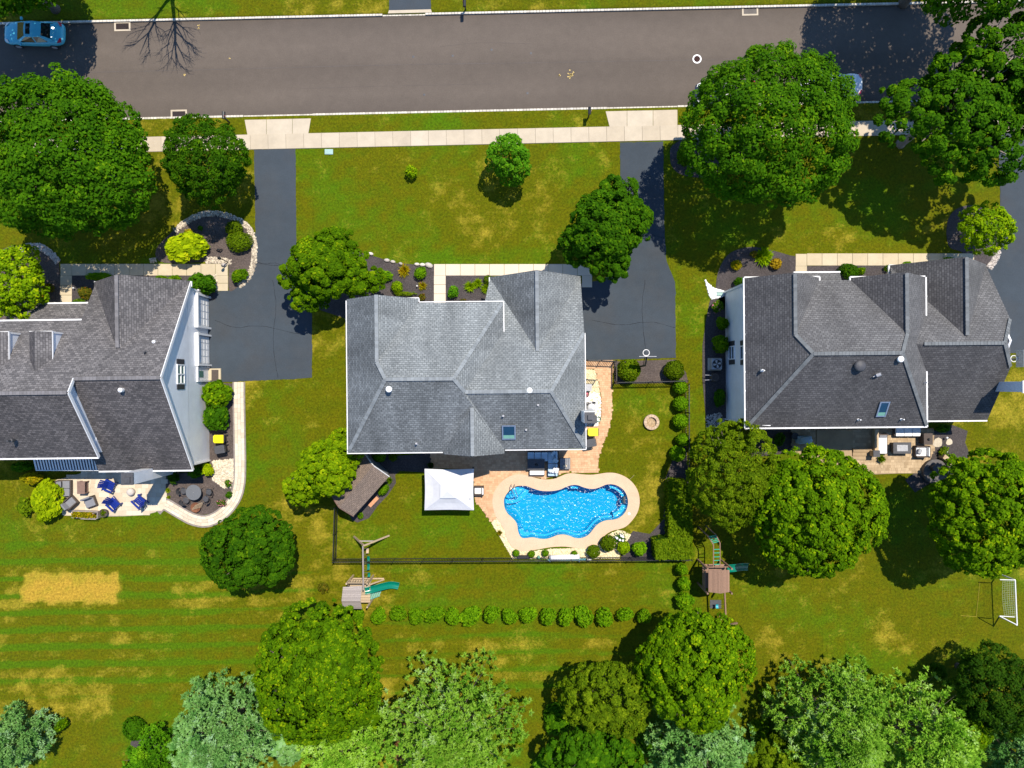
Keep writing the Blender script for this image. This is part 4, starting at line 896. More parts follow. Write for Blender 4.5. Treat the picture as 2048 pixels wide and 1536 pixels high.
b = MB(); b.bar((XW+.03,7.2,1.8),(XW+.03,7.2,0),.1,.1); b.bar((XW+.03,-6.2,3.5),(XW+.03,-6.2,0),.1,.1); b.box((XW+.02,7.0,1.8),(.06,.12,3.4)); b.box((XW+.02,-6.15,1.8),(.06,.12,3.4)); b.build('corner_trim', M['white'], HL)
b = MB(); b.box((-27.35,-6.78,3.25),(.82,.82,6.4)); cho = b.build('chimney', M['siding'], HL)
b = MB(); b.box((-27.35,-6.78,6.5),(.86,.86,.10)); b.box((-27.3,-6.85,6.6),(.4,.4,.12)); b.build('chimney_cap', M['darkgrey'], cho)
vent(HL, *at(293,707,7.2), .06, .35, 'darkgrey'); vent(HL, *at(308,686,6.8), .06, .12, 'white'); vent(HL, *at(240,782,8.2), .08, .12, 'white'); vent(HL, *at(20,880,7.2), .07, .35, 'darkgrey')
# striped awning over the back door
aw = MB(); x0, x1 = -36.4, -31.4; y0, y1, z0, z1 = -5.15, -6.6, 3.0, 2.5; N = 46
stripe = []
for k in range(N):
    xa, xb = x0+(x1-x0)*k/N, x0+(x1-x0)*(k+1)/N
    aw.add([(xa,y0,z0),(xb,y0,z0),(xb,y1,z1),(xa,y1,z1)],[(3,2,1,0)]); aw.add([(xa,y1,z1),(xb,y1,z1),(xb,y1-.02,z1-.22),(xa,y1-.02,z1-.22)],[(3,2,1,0)])
    stripe += [0.9 if k % 4 in (1, 3) and k % 4 != 0 else 0.1]*2
ms, nt, bs = nmat('awning'); a_ = mk(nt, 'ShaderNodeAttribute'); a_.attribute_name = 'tint'
nt.links.new(ramp(nt, a_.outputs['Fac'], [(.4, (.78,.76,.72)), (.6, (.05,.04,.05))]), bs.inputs['Base Color']); bs.inputs['Roughness'].default_value = .9
awt = thing('awning', (-33, -5.2, 2.6), 'blue and white striped awning over the left house patio', 'awning')
aw.build('canopy', ms, awt, tint=stripe)
b = MB(); b.bar((x0,y1,z1),(x1,y1,z1),.07,.07); b.bar((x0,y0,z0),(x0,y1,z1),.04,.04); b.bar((x1,y0,z0),(x1,y1,z1),.04,.04); b.box(((x0+x1)/2,y0,z0+.06),(x1-x0,.16,.14)); b.build('frame', M['white'], awt)
HL.rotation_euler.z = R(0.7)

# right house --------------------------------------------------------
HR = thing('house', (26, 2.5, 0), 'dark-roofed house with shaded white side wall at the right', 'house')
xl, xr = 16.81, 29.87; yr, zr = 2.1, 8.8; yf, yb = 7.5, -3.07
sf = (zr-5.6)/(yf-yr); yg = yf-(8.0-5.6)/sf
roof(HR, [[(xl,yb,5.6),(xl,7.72,5.6),(19.5,7.72,8.0),(19.5,yg,8.0),(20.39,yr,zr)], [(19.5,yf,5.6),(27.2,yf,5.6),(27.2,yg,8.0),(26.4,yr,zr),(20.39,yr,zr),(19.5,yg,8.0)],
 [(19.5,7.72,8.0),(22.19,7.72,5.6),(22.19,yg-.1,5.6),(19.5,yg-.1,8.0)], [(24.49,7.68,5.6),(27.18,7.68,8.0),(27.18,yg-.1,8.0),(24.49,yg-.1,5.6)],
 [(27.18,7.68,8.0),(xr,7.68,5.6),(xr,yb,5.6),(26.4,yr,zr),(27.18,yg,8.0)], [(xl,yb,5.6),(xr,yb,5.6),(26.4,yr,zr),(20.39,yr,zr)],
 [(28.6,8.85,3.2),(35.85,8.85,3.2),(35.85,4.65,5.74),(34.67,2.81,6.85),(27.6,2.81,6.85)], [(27.6,-2.79,3.2),(35.85,-2.79,3.2),(35.85,1.1,5.74),(34.67,2.81,6.85),(27.6,2.81,6.85)], [(35.85,4.65,5.74),(35.85,1.1,5.74),(34.67,2.81,6.85)],
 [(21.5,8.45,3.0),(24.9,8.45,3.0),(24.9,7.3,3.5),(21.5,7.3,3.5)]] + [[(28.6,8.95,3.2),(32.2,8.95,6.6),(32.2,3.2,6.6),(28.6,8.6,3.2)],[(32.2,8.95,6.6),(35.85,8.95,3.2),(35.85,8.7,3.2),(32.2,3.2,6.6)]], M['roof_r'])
caps(HR, [((19.5,7.65,8.0),(19.5,yg,8.0)),((19.5,yg,8.0),(20.39,yr,zr)),((20.39,yr,zr),(26.4,yr,zr)),((20.39,yr,zr),(xl+.05,yb+.05,5.65)),((26.4,yr,zr),(xr-.05,yb+.05,5.65)),((27.18,7.6,8.0),(27.18,yg,8.0)),((27.18,yg,8.0),(26.4,yr,zr)),((29.0,2.81,6.85),(34.67,2.81,6.85)),((34.67,2.81,6.85),(35.8,4.6,5.78)),((34.67,2.81,6.85),(35.8,1.15,5.78)),((32.2,8.9,6.6),(32.2,3.4,6.6))], M['cap_r'])
gutters(HR, [((xl-.04,yb-.05,5.6),(xl-.04,7.74,5.6)),((xl-.04,yb-.06,5.6),(xr+.05,yb-.06,5.6)),((xr+.05,yb-.06,5.6),(xr+.05,1.2,5.6)),((xr+.05,4.9,5.6),(xr+.05,7.68,5.6)),((xl,7.78,5.6),(18.2,7.78,5.6)),((21.4,7.78,5.6),(22.25,7.78,5.6)),((22.25,7.78,5.6),(22.25,7.0,5.6)),((22.25,7.0,5.6),(24.45,7.0,5.6)),((24.45,7.0,5.6),(24.45,7.74,5.6)),((24.45,7.74,5.6),(25.6,7.74,5.6)),((29.0,7.74,5.6),(xr,7.74,5.6)),((21.4,8.51,3.0),(24.95,8.51,3.0)),((28.54,8.95,3.2),(30.0,8.95,3.2)),((xr+.1,-2.86,3.2),(35.85,-2.86,3.2)),((28.54,8.95,3.2),(28.54,8.0,3.2))], None, 0.10)
walls(HR, [(17.08,29.6,-2.8,6.75,5.5),(17.08,21.9,6.75,7.45,5.5),(24.8,29.6,6.75,7.4,5.5),(29.6,35.55,-2.5,8.55,3.1)], [('y',17.1,21.95,7.5,5.4,7.75),('y',24.75,29.6,7.45,5.4,7.75),('y',28.9,35.5,8.6,3.0,6.25),('x',-2.5,8.5,35.5,3.0,6.3)], M['siding'])
window(HR, (17.08, 2.5, 1.72), 'x', 1.05, 1.35, 0.36, 'glass', -1); window(HR, (17.08, 2.4, 4.5), 'x', 1.05, 1.35, 0.36, 'glass', -1)
for x, z in ((18.4,4.2),(20.6,4.2),(26,4.2),(28.2,4.2),(18.4,1.5)): window(HR, (x, 7.47 if x < 23 else 7.42, z), 'y', sgn=1)
for x, z in ((18.6,4.2),(21.5,4.2),(25,4.2),(28,4.2),(28,1.6)): window(HR, (x, -2.82, z), 'y', sgn=-1)
b = MB(); b.box((24.0,-2.84,1.1),(2.4,.08,2.1)); b.build('patio_door', M['glass'], HR)
b = MB(); b.bar((17.0,-2.72,5.4),(17.0,-2.72,0),.11,.11); b.box((17.03,7.4,2.7),(.14,.14,5.4)); b.bar((16.82,-2.9,5.45),(17.0,-2.72,5.1),.1,.1); b.build('downspout', M['white'], HR)
b = MB(); b.box((36.15,-.28,3.7),(1.3,.72,7.4)); cho = b.build('chimney', M['siding'], HR); b = MB(); b.box((36.15,-.28,7.46),(1.4,.86,.12)); b.build('chimney_cap', M['white'], cho); b = MB(); b.box((36.2,-.28,7.55),(1.1,.5,.12)); b.build('flue', M['darkgrey'], cho)
bvent = MB(); X_, Y_, Z_ = at(1716,731,8.15); bvent.lathe([(.30,-.5),(.30,.16),(.40,.2),(.42,.32),(.3,.42),(.001,.45)],(X_,Y_,Z_),18); bvent.build('roof_fan', M['darkgrey'], HR, smooth=True)
vent(HR, *at(1790,719,8.05), .14, .75, 'whitecush', 'flue', True); vent(HR, *at(1783,720,8.1), .1, .3, 'rust', 'vent_pipe')
vent(HR, *at(1525,739,6.75), .05, .35, 'white')
for px, py, z in ((1715,839,5.95),(1801,839,5.95)): vent(HR, *at(px,py,z), .045, .4, 'white')
b = MB(); X_, Y_, Z_ = at(1745,751,7.6); b.tube([(X_,Y_,Z_-.2),(X_,Y_,Z_+.5)],.05,8); b.tube([(X_,Y_,Z_+.5),(X_+.25,Y_+.1,Z_+.62)],.12,10); b.tube([(X_,Y_,Z_+.4),(X_-.2,Y_-.1,Z_+.42)],.03,6); b.build('aerial', M['galv'], HR)
b = MB(); X_, Y_, Z_ = at(1845,766,5.9); b.tube([(X_,Y_,Z_),(X_+.05,Y_,Z_+.5)],.04,8); b.build('vent_pipe', M['white'], HR)
b = MB(); p = at(1518,852,5.6); b.tube([(p[0],p[1],p[2]-.1),(p[0]+.05,p[1]-.15,5.2),(p[0]+.02,p[1]-.2,4.2)],.05,8); p = at(1523,848,5.7); b.bar((p[0],p[1],5.68),(p[0]+.6,p[1]-.05,5.68),.06,.06); b.build('downspout', M['white'], HR)
sfr = (zr-5.6)/(yr-yb); skx0, skx1 = at(1773,815,6.7)[0], at(1794,815,6.7)[0]
skylight(HR, 25.9, 26.6, -2.35, -1.25, lambda y: 5.6+sfr*(y-yb), 0)
HR.rotation_euler.z = R(0.5)

# shed ---------------------------------------------------------------
e0, e1, r0, r1 = (-9.45,-7.11,2.2), (-12.2,-10.18,2.2), (-10.47,-6.14,3.25), (-13.05,-9.33,3.25)
dx = Vector((r0[0]-e0[0], r0[1]-e0[1], 0)); bk0 = (r0[0]+dx.x, r0[1]+dx.y, 2.2); bk1 = (r1[0]+dx.x, r1[1]+dx.y, 2.2)
SH = thing('shed', (-11.3,-8.2,0), 'brown-shingled garden shed set diagonally between house and fence', 'shed')
roof(SH, [[e0, e1, r1, r0], [r0, r1, bk1, bk0]], M['roof_s'], 0.08)
def lerp(a, b_, t): return tuple(a[i]+(b_[i]-a[i])*t for i in range(len(a)))
cs = [lerp(lerp(e0, e1, .06), lerp(bk0, bk1, .06), .10), lerp(lerp(e0, e1, .96), lerp(bk0, bk1, .96), .10), lerp(lerp(e0, e1, .96), lerp(bk0, bk1, .96), .90), lerp(lerp(e0, e1, .06), lerp(bk0, bk1, .06), .90)]
b = MB(); b.prism(cs, 0, 2.2)
for i, j in ((0, 3), (1, 2)):
    p, q = cs[i], cs[j]; m_ = lerp(p, q, .5); b.add([(p[0],p[1],2.15),(q[0],q[1],2.15),(m_[0],m_[1],3.08)],[(0,1,2),(2,1,0)])
b.build('wall', plain('shedwall', (.20,.21,.22), .7, .1), SH)
for p, q, mt in ((e0, r0, 'white'), (r0, bk0, 'white'), (e1, r1, 'brownpaint'), (r1, bk1, 'brownpaint')): b = MB(); b.bar((p[0],p[1],p[2]-.05),(q[0],q[1],q[2]-.05),.05,.12); b.build('barge_board', M[mt], SH)
b = MB(); p, q = lerp(cs[0], cs[1], .55), lerp(cs[0], cs[1], .83); b.bar((p[0]+.03,p[1]-.03,.95),(q[0]+.03,q[1]-.03,.95),.06,1.8); b.build('door', M['white'], SH)
b = MB(); p, q = at(756,994.5), at(739.5,1012); b.bar((p[0],p[1],.08),(q[0],q[1],.08),.28,.12); o = b.build('shed_step', M['brick'], SH)
# ------------------------------------------------------------------ vegetation
def unit(v): return v/np.maximum(np.linalg.norm(v, axis=-1, keepdims=True), 1e-9)
def leaf_mesh(name, P, N, L, Wd, tint, g, along=None):
    """one four-cornered leaf (slightly folded) for every point P with facing N"""
    n = len(P); N = unit(N)
    if along is None: a = unit(np.cross(N, unit(g.normal(size=(n, 3)))))
    else: a = unit(along)
    b = unit(np.cross(N, a)); L = np.broadcast_to(L, (n,))[:, None]; Wd = np.broadcast_to(Wd, (n,))[:, None]
    v = np.empty((n, 4, 3)); v[:, 0] = P-a*L*.5; v[:, 2] = P+a*L*.5; v[:, 1] = P+b*Wd*.5+N*Wd*.12-a*L*.08; v[:, 3] = P-b*Wd*.5+N*Wd*.12-a*L*.08
    me = bpy.data.meshes.new(name)
    me.vertices.add(n*4); me.vertices.foreach_set('co', v.reshape(-1).astype(np.float32))
    me.loops.add(n*4); me.loops.foreach_set('vertex_index', np.arange(n*4, dtype=np.int32))
    me.polygons.add(n); me.polygons.foreach_set('loop_start', np.arange(0, n*4, 4, dtype=np.int32)); me.update(calc_edges=True)
    t = me.attributes.new('tint', 'FLOAT', 'FACE'); t.data.foreach_set('value', np.clip(tint, 0, 1).astype(np.float32))
    return me
def sphere_dirs(n, g, zmin=-1.0):
    z = g.uniform(zmin, 1, n); t = g.uniform(0, 2*np.pi, n); r = np.sqrt(1-z*z); return np.stack([r*np.cos(t), r*np.sin(t), z], -1)
def fib_dirs(n, zmin, g):
    i = np.arange(n)+0.5; z = 1-(1-zmin)*i/n; t = i*2.39996+g.uniform(0, 6); r = np.sqrt(1-z*z); d = np.stack([r*np.cos(t), r*np.sin(t), z], -1)
    return unit(d+g.normal(size=d.shape)*0.9/np.sqrt(n))
def crown_leaves(g, rx, ry, rz, nl, lr, nleaf, size, rough=.40, up=.55, irr=.10, zmin=-.25, fill=.25, flat=1.0, tvar=.22):
    """lobes on an uneven ellipsoid, leaves on the outer side of each lobe; returns P, N, L, tint (about the crown centre)"""
    d = fib_dirs(nl, zmin, g); k = [g.normal(size=3) for _ in range(5)]
    mod = 1+irr*sum(np.sin(d@kk*2.2+j) for j, kk in enumerate(k))/1.6+np.clip(g.normal(size=nl), -1.6, 1.6)*.055-.055
    R3 = np.array([rx, ry, rz]); mod = np.clip(mod, .80, 1.05); rad = lr*min(rx, ry)*g.uniform(.55, 1.6, nl); mod = np.where(g.uniform(size=nl) < .06, mod+.03, mod)
    c = d*R3*mod[:, None]; c -= unit(c)*rad[:, None]*.8
    w = rad**2; cnt = np.maximum(6, (nleaf*(1-fill)*w/w.sum())).astype(int); li = np.repeat(np.arange(nl), cnt); n = len(li)
    s = sphere_dirs(n, g); out = unit(c)[li]; dt = (s*out).sum(1); s = np.where((dt < -.15)[:, None], s-2*dt[:, None]*out, s); s[:, 2] *= flat
    P = c[li]+s*rad[li][:, None]*(g.uniform(0.35, 1, n)**.45)[:, None]
    N = unit(s*.8+out*.3+np.array([0, 0, up])+g.normal(size=(n, 3))*rough)
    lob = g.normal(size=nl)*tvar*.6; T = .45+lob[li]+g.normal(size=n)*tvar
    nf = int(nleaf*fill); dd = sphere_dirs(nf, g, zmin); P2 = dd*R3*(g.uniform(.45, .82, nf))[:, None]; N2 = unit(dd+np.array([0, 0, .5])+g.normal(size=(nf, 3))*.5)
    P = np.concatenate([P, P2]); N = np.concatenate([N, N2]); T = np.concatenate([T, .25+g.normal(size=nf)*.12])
    L = size*g.uniform(.65, 1.35, len(P))
    return P, N, L, T, c
def trunk_mesh(g, h, r, base, targets, crown_c, name, mat, parent, lean=(0, 0)):
    b = MB(); x, y = base
    top = Vector((crown_c[0], crown_c[1], crown_c[2])); b0 = Vector((x, y, -.1)); mid = b0.lerp(top, .5)+Vector((g.normal()*.12, g.normal()*.12, 0))
    b.tube([b0, b0+Vector((0, 0, .35)), mid, top], [r*1.5, r*1.05, r*.8, r*.35], 9)
    for t in targets:
        t = Vector(t); s = b0.lerp(top, g.uniform(.35, .8)); m_ = s.lerp(t, .5)+Vector((g.normal()*.15, g.normal()*.15, .25+abs(g.normal())*.2))
        b.tube([s, m_, t], [r*.42, r*.26, r*.08], 6)
    return b.build(name, mat, parent, smooth=True)
NTREE = [0]
def tree(label, px, py, rpx, hc, mat='lf_mid', rypx=None, rz=None, nl=60, lr=.24, nleaf=22000, size=.28, asp=.62, name='tree', group=None, trunk=.2, bark='bark', seed=None, lobes=None, nb=10, **kw):
    NTREE[0] += 1; g = np.random.default_rng(seed or 100+NTREE[0])
    s = (CAM_H-hc)/FOC; rx = rpx*s; ry = (rypx or rpx)*s; rz = rz or min(hc*.72, (rx+ry)*.42); c = np.array(at(px, py, hc+.22*rz)); c[2] = hc
    t = thing(name, (c[0], c[1], 0), label, 'tree', group)
    if lobes:
        acc = []
        for (ox, oy, f, hz) in lobes:
            o = np.array(at(px+ox, py+oy, hc+hz))-c; r_ = crown_leaves(g, rx*f, ry*f, rz*f, max(8, int(nl*f*f)), lr, int(nleaf*f*f), size, **kw); acc.append((r_[0]+o, r_[1], r_[2], r_[3], r_[4]+o))
        P, N, L, T, cc = [np.concatenate([a[i] for a in acc]) for i in range(5)]
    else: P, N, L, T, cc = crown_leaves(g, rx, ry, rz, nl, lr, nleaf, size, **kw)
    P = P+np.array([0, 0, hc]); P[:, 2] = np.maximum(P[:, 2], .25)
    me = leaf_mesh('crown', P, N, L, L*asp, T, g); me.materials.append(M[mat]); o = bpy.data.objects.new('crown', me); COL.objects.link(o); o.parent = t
    pick = g.permutation(len(cc))[:nb]
    tg = [(cc[i][0]+c[0], cc[i][1]+c[1], cc[i][2]+hc) for i in pick]
    trunk_mesh(g, hc, trunk, (c[0], c[1]), tg, (c[0], c[1], hc+rz*.35), 'trunk', M[bark], t)
    return t
def needles(g, tips, dirs, n, ln, wd, spread):
    """bundles of needles at branch tips"""
    m = len(tips); P = np.repeat(tips, n, 0); D = unit(np.repeat(dirs, n, 0)+g.normal(size=(m*n, 3))*spread)
    L = ln*g.uniform(.6, 1.25, m*n); N = unit(g.normal(size=(m*n, 3))*.35+np.array([.1, .15, 1.0]))
    N = N-D*(N*D).sum(1)[:, None]; return P+D*(L*.5)[:, None], N, L, D
def pine(label, px, py, rpx, h, mat='lf_pine', nb=130, tuft=26, ln=.30, wd=.085, name='pine_tree', group='pines along the bottom edge', per=14, top=.5, seed=None, spread=.75):
    NTREE[0] += 1; g = np.random.default_rng(seed or 300+NTREE[0]); hm = h*.45
    c = np.array(at(px, py, hm)); rr = rpx*(CAM_H-hm)/FOC
    t = thing(name, (c[0], c[1], 0), label, 'tree', group); b = MB(); b.tube([(c[0],c[1],-.1),(c[0],c[1],h*.5),(c[0],c[1],h*.97)], [.24,.16,.03], 8)
    tips = []; dirs = []; tn = []
    for i in range(nb):
        f = (i+.5)/nb; z = h*(.12+.88*f**.85); r = rr*1.1*(1-f**1.9)*g.uniform(.78, 1.1)+.15; a = i*2.39996+g.normal()*.25
        d = np.array([math.cos(a), math.sin(a), 0]); rise = .18+.5*f
        if i % 3 == 0: b.tube([(c[0],c[1],z-.15*r),(c[0]+d[0]*r*.95,c[1]+d[1]*r*.95,z+rise*r*.4)], [.035,.01], 5)
        side = np.array([-d[1], d[0], 0])
        lt = g.normal()*.22
        for k in range(per):
            u = g.uniform(.28, 1.0)**.8; w = (1-u*.55)*r*.42*g.uniform(-1, 1)
            tips.append(d*r*u+side*w+np.array([0, 0, z+rise*r*u*.4+g.normal()*.12-abs(w)*.1])); dirs.append(unit(d*.75+side*np.sign(w)*.35+np.array([0, 0, .75]))); tn.append(.42+lt+g.normal()*.14)
    tips = np.array(tips); dirs = np.array(dirs); P, N, L, D = needles(g, tips, dirs, tuft, ln, wd, spread)
    T = np.repeat(np.array(tn), tuft)+g.normal(size=len(P))*.14
    me = leaf_mesh('crown', P, N, L, wd, T, g, along=D); me.materials.append(M[mat]); o = bpy.data.objects.new('crown', me); COL.objects.link(o); o.parent = t
    b.build('trunk', M['bark'], t); return t

def unit_shrub(kind, seed, nleaf, mat, size, **kw):
    g = np.random.default_rng(seed)
    if kind == 'ball':
        d = sphere_dirs(nleaf, g, -.55); k = [g.normal(size=3) for _ in range(4)]; m_ = 1+.035*sum(np.sin(d@kk*3) for kk in k)
        P = d*(m_*g.uniform(.82, 1.03, nleaf)**.6)[:, None]; N = unit(d+g.normal(size=d.shape)*.42); L = size*g.uniform(.7, 1.3, nleaf); T = .45+g.normal(size=nleaf)*.2
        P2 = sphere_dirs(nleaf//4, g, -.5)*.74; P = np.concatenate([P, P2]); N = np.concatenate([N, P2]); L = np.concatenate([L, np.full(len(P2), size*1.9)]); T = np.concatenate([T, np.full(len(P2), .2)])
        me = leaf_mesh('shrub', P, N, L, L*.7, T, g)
    elif kind == 'loose':
        P, N, L, T, _ = crown_leaves(g, 1, 1, 1, kw.get('nl', 22), kw.get('lr', .36), nleaf, size, rough=.5, irr=.14, zmin=-.4)
        if kw.get('flower'): T = np.where(g.uniform(size=len(T)) < kw['flower'], 1.0, np.minimum(T, .75))
        me = leaf_mesh('shrub', P, N, L, L*.66, T, g)
    elif kind == 'grass':
        n = nleaf; a = g.uniform(0, 2*np.pi, n); el = g.uniform(.25, 1.3, n); D = np.stack([np.cos(a)*np.cos(el), np.sin(a)*np.cos(el), np.sin(el)], -1)
        L = g.uniform(.6, 1.0, n); r0 = g.uniform(0, .15, n); base = np.stack([np.cos(a)*r0, np.sin(a)*r0, np.zeros(n)], -1)
        me = leaf_mesh('shrub', base+D*(L*.5)[:, None], np.cross(D, np.stack([-np.sin(a), np.cos(a), np.zeros(n)], -1)), L, size, .5+g.normal(size=n)*.25, g, along=D)
        # drooping outer half of each blade
    me.materials.append(M[mat]); return me
PROTO = {}
def shrub(label, px, py, rpx, kind='ball', mat='lf_box', rypx=None, h=None, group=None, name='shrub', z=0.0, size=.16, nleaf=900, cat='shrub', rot=None, **kw):
    g = np.random.default_rng(int(px*7+py*13)); v = int(g.integers(0, 3)); key = (kind, mat, v, size, nleaf, tuple(kw.items()))
    if key not in PROTO: PROTO[key] = unit_shrub(kind, 900+v*17+len(PROTO), nleaf, mat, size, **kw)
    if kind == 'loose': rpx *= .84; rypx = rypx*.84 if rypx else None
    r = rpx/25.0; h = h or r*1.15
    o = bpy.data.objects.new(name, PROTO[key]); COL.objects.link(o)
    hc = h*.5 if kind != 'grass' else 0.02; p = at(px, py, h*.7 if kind != 'grass' else .2); k = (CAM_H-h*.7)/CAM_H
    o.location = (p[0], p[1], hc+z); o.scale = (r*k, (rypx/25.0 if rypx else r)*k, h*.55 if kind != 'grass' else h); o.rotation_euler = (0, 0, g.uniform(0, 6.28) if rot is None else rot)
    return tag(o, label, cat, group)

# big street and garden trees
tree('large round dark green tree overhanging the street at the left', 108, 300, 180, 6.5, 'lf_deep', 168, 5.0, nl=280, lr=.105, nleaf=46000, size=.24, trunk=.34, irr=.09, tvar=.2)
tree('mid-sized upright tree with wispy leaves beside the left driveway', 405, 318, 94, 4.2, 'lf_deep', 88, 3.2, nl=190, lr=.10, nleaf=17000, size=.24, asp=.4, irr=.12, rough=.7, trunk=.16)
tree('yellow-green maple cut by the left edge beside the entrance bed', 18, 560, 68, 3.6, 'lf_bright', 78, 2.4, nl=110, lr=.14, nleaf=9500, size=.23, trunk=.13)
tree('irregular green tree between left driveway and the middle house', 650, 535, 84, 4.2, 'lf_mid', 78, 2.8, nl=90, lr=.16, nleaf=18000, size=.24, irr=.16, trunk=.18, lobes=[(0,0,.82,0),(-50,18,.50,-.6),(62,28,.52,-.5),(100,26,.34,-1.1),(18,-48,.52,-.3),(-28,58,.5,-.8),(-5,-10,.6,.6),(48,-18,.45,-.5)])
tree('young pyramidal tree alone on the middle front lawn', 1019, 318, 46, 2.4, 'lf_fresh', 46, 2.6, nl=70, lr=.18, nleaf=4600, size=.2, irr=.18, trunk=.09, name='young_tree')
tree('bushy dark tree at the corner of the middle driveway', 1212, 455, 96, 4.6, 'lf_deep', 96, 3.2, nl=130, lr=.14, nleaf=20000, size=.24, irr=.13, trunk=.2, lobes=[(0,0,.86,0),(-55,30,.5,-.8),(50,-10,.5,-.5),(10,70,.45,-.6),(20,-60,.5,-.4)])
tree('very large round dark green tree hiding two parked cars', 1548, 245, 178, 7.0, 'lf_deep', 160, 5.2, nl=320, lr=.092, nleaf=48000, size=.24, asp=.5, trunk=.36, irr=.05)
tree('open-crowned large tree with bare limbs showing at the right edge', 1935, 205, 175, 7.5, 'lf_deep', 160, 4.0, nl=210, lr=.115, nleaf=29000, size=.25, irr=.16, fill=.08, trunk=.3, bark='barkgrey', nb=46, lobes=[(5,10,.66,.3),(85,-85,.62,.2),(-95,20,.52,-1.0),(80,70,.6,-.5),(-25,85,.48,-1.4),(10,-70,.42,-.6)])
tree('small yellow-green tree in a mulch ring by the right driveway', 1978, 455, 58, 3.0, 'lf_bright', 52, 2.2, nl=80, lr=.15, nleaf=5600, size=.21, irr=.15, trunk=.1, name='small_tree')
tree('broad yellow-green evergreen leaning over the brown shed', 650, 936, 66, 3.6, 'lf_bright', 66, 2.6, nl=190, lr=.105, nleaf=16000, size=.19, asp=.6, trunk=.16, irr=.07, lobes=[(0,0,.9,0),(-42,38,.62,-.5),(36,-38,.66,-.4),(20,20,.6,.4)], name='evergreen_tree')
tree('dark green rounded tree on the striped back lawn', 502, 1102, 98, 4.0, 'lf_deep', 82, 2.8, nl=230, lr=.095, nleaf=22000, size=.21, irr=.10, trunk=.18)
tree('feathery olive tree against the right end of the corner hedge', 1472, 950, 86, 4.8, 'lf_olive', 108, 3.4, nl=260, lr=.085, nleaf=22000, size=.24, asp=.34, irr=.13, rough=.7, fill=.2, trunk=.2)
tree('dense maple in front of the right house patio', 1638, 1026, 130, 5.0, 'lf_mid', 124, 3.9, nl=430, lr=.075, nleaf=38000, size=.23, irr=.09, trunk=.25)
tree('large dark maple cut by the right edge beside the patio', 1988, 1034, 112, 5.4, 'lf_mid', 126, 4.2, nl=380, lr=.08, nleaf=36000, size=.24, irr=.08, trunk=.26)
tree('large bright maple rising from the bottom behind the grey play tower', 628, 1362, 126, 5.2, 'lf_mid', 146, 4.0, nl=520, lr=.065, nleaf=42000, size=.21, irr=.10, trunk=.26, tvar=.26)
tree('large green maple beside the brown play tower beam', 1392, 1335, 116, 5.2, 'lf_mid', 124, 4.0, nl=400, lr=.072, nleaf=34000, size=.22, irr=.10, trunk=.25)
tree('olive-brown loose tree in the shrubbery left of the green maple', 1222, 1398, 108, 4.4, 'lf_olive', 82, 2.8, nl=200, lr=.09, nleaf=18000, size=.23, asp=.45, irr=.16, fill=.2, trunk=.18)
tree('dark leafy tree at the bottom edge beneath the olive-brown tree', 1190, 1512, 100, 3.6, 'lf_deep', 56, 2.4, nl=150, lr=.12, nleaf=14000, size=.26, irr=.14, trunk=.16)
tree('dark spruce-like tree at the lower right edge', 2000, 1385, 78, 4.2, 'lf_dark', 84, 3.6, nl=130, lr=.14, nleaf=16000, size=.26, asp=.34, irr=.12, trunk=.18, name='spruce_tree')
tree('mid green tree at the bottom edge between two pale pines', 1545, 1535, 62, 3.4, 'lf_olive', 52, 2.4, nl=50, lr=.2, nleaf=8000, size=.25, irr=.14, trunk=.12)
tree('low mid-green tree in the lower right shrubbery below the spruce-like tree', 1925, 1455, 54, 2.8, 'lf_mid', 58, 2.0, nl=60, lr=.2, nleaf=8000, size=.24, irr=.16, trunk=.12)
tree('green tree on the verge across the street by the shade-tinted sedan', -38, -104, 128, 7.0, 'lf_deep', 122, 4.6, nl=70, lr=.24, nleaf=20000, size=.3, trunk=.3, irr=.12)
tree('green tree across the street throwing shade on the road at the right', 1985, -168, 182, 9.5, 'lf_deep', 172, 4.6, nl=110, lr=.18, nleaf=26000, size=.3, trunk=.34, irr=.16)
# pines and conifers along the bottom
pine('pale bluish pine left of the large bright maple', 452, 1458, 100, 8.5, 'lf_bluepine', nb=120)
pine('broad pale green pine in the middle of the bottom edge', 905, 1462, 134, 10.0, 'lf_pine', nb=190, per=11)
pine('pale green pine with upswept tufts near the spruce-like tree', 1664, 1440, 112, 9.0, 'lf_pine', nb=150)
pine('broad pale pine at the bottom right of the row', 1826, 1480, 122, 9.0, 'lf_pine', nb=150)
pine('bluish pine below the green maple at the bottom edge', 1400, 1510, 104, 7.5, 'lf_bluepine', nb=120)
pine('small bluish pine in the bottom right corner', 2016, 1498, 74, 6.5, 'lf_bluepine', nb=80)
pine('pale pine tip at the bottom left corner', 30, 1480, 54, 5.5, 'lf_bluepine', nb=80)
pine('light green pine below the large bright maple', 690, 1508, 88, 6.5, 'lf_pine', nb=100)
pine('dark green young pine at the bottom left by the dark clipped shrub', 318, 1516, 62, 4.6, 'lf_fresh', nb=80, ln=.26)
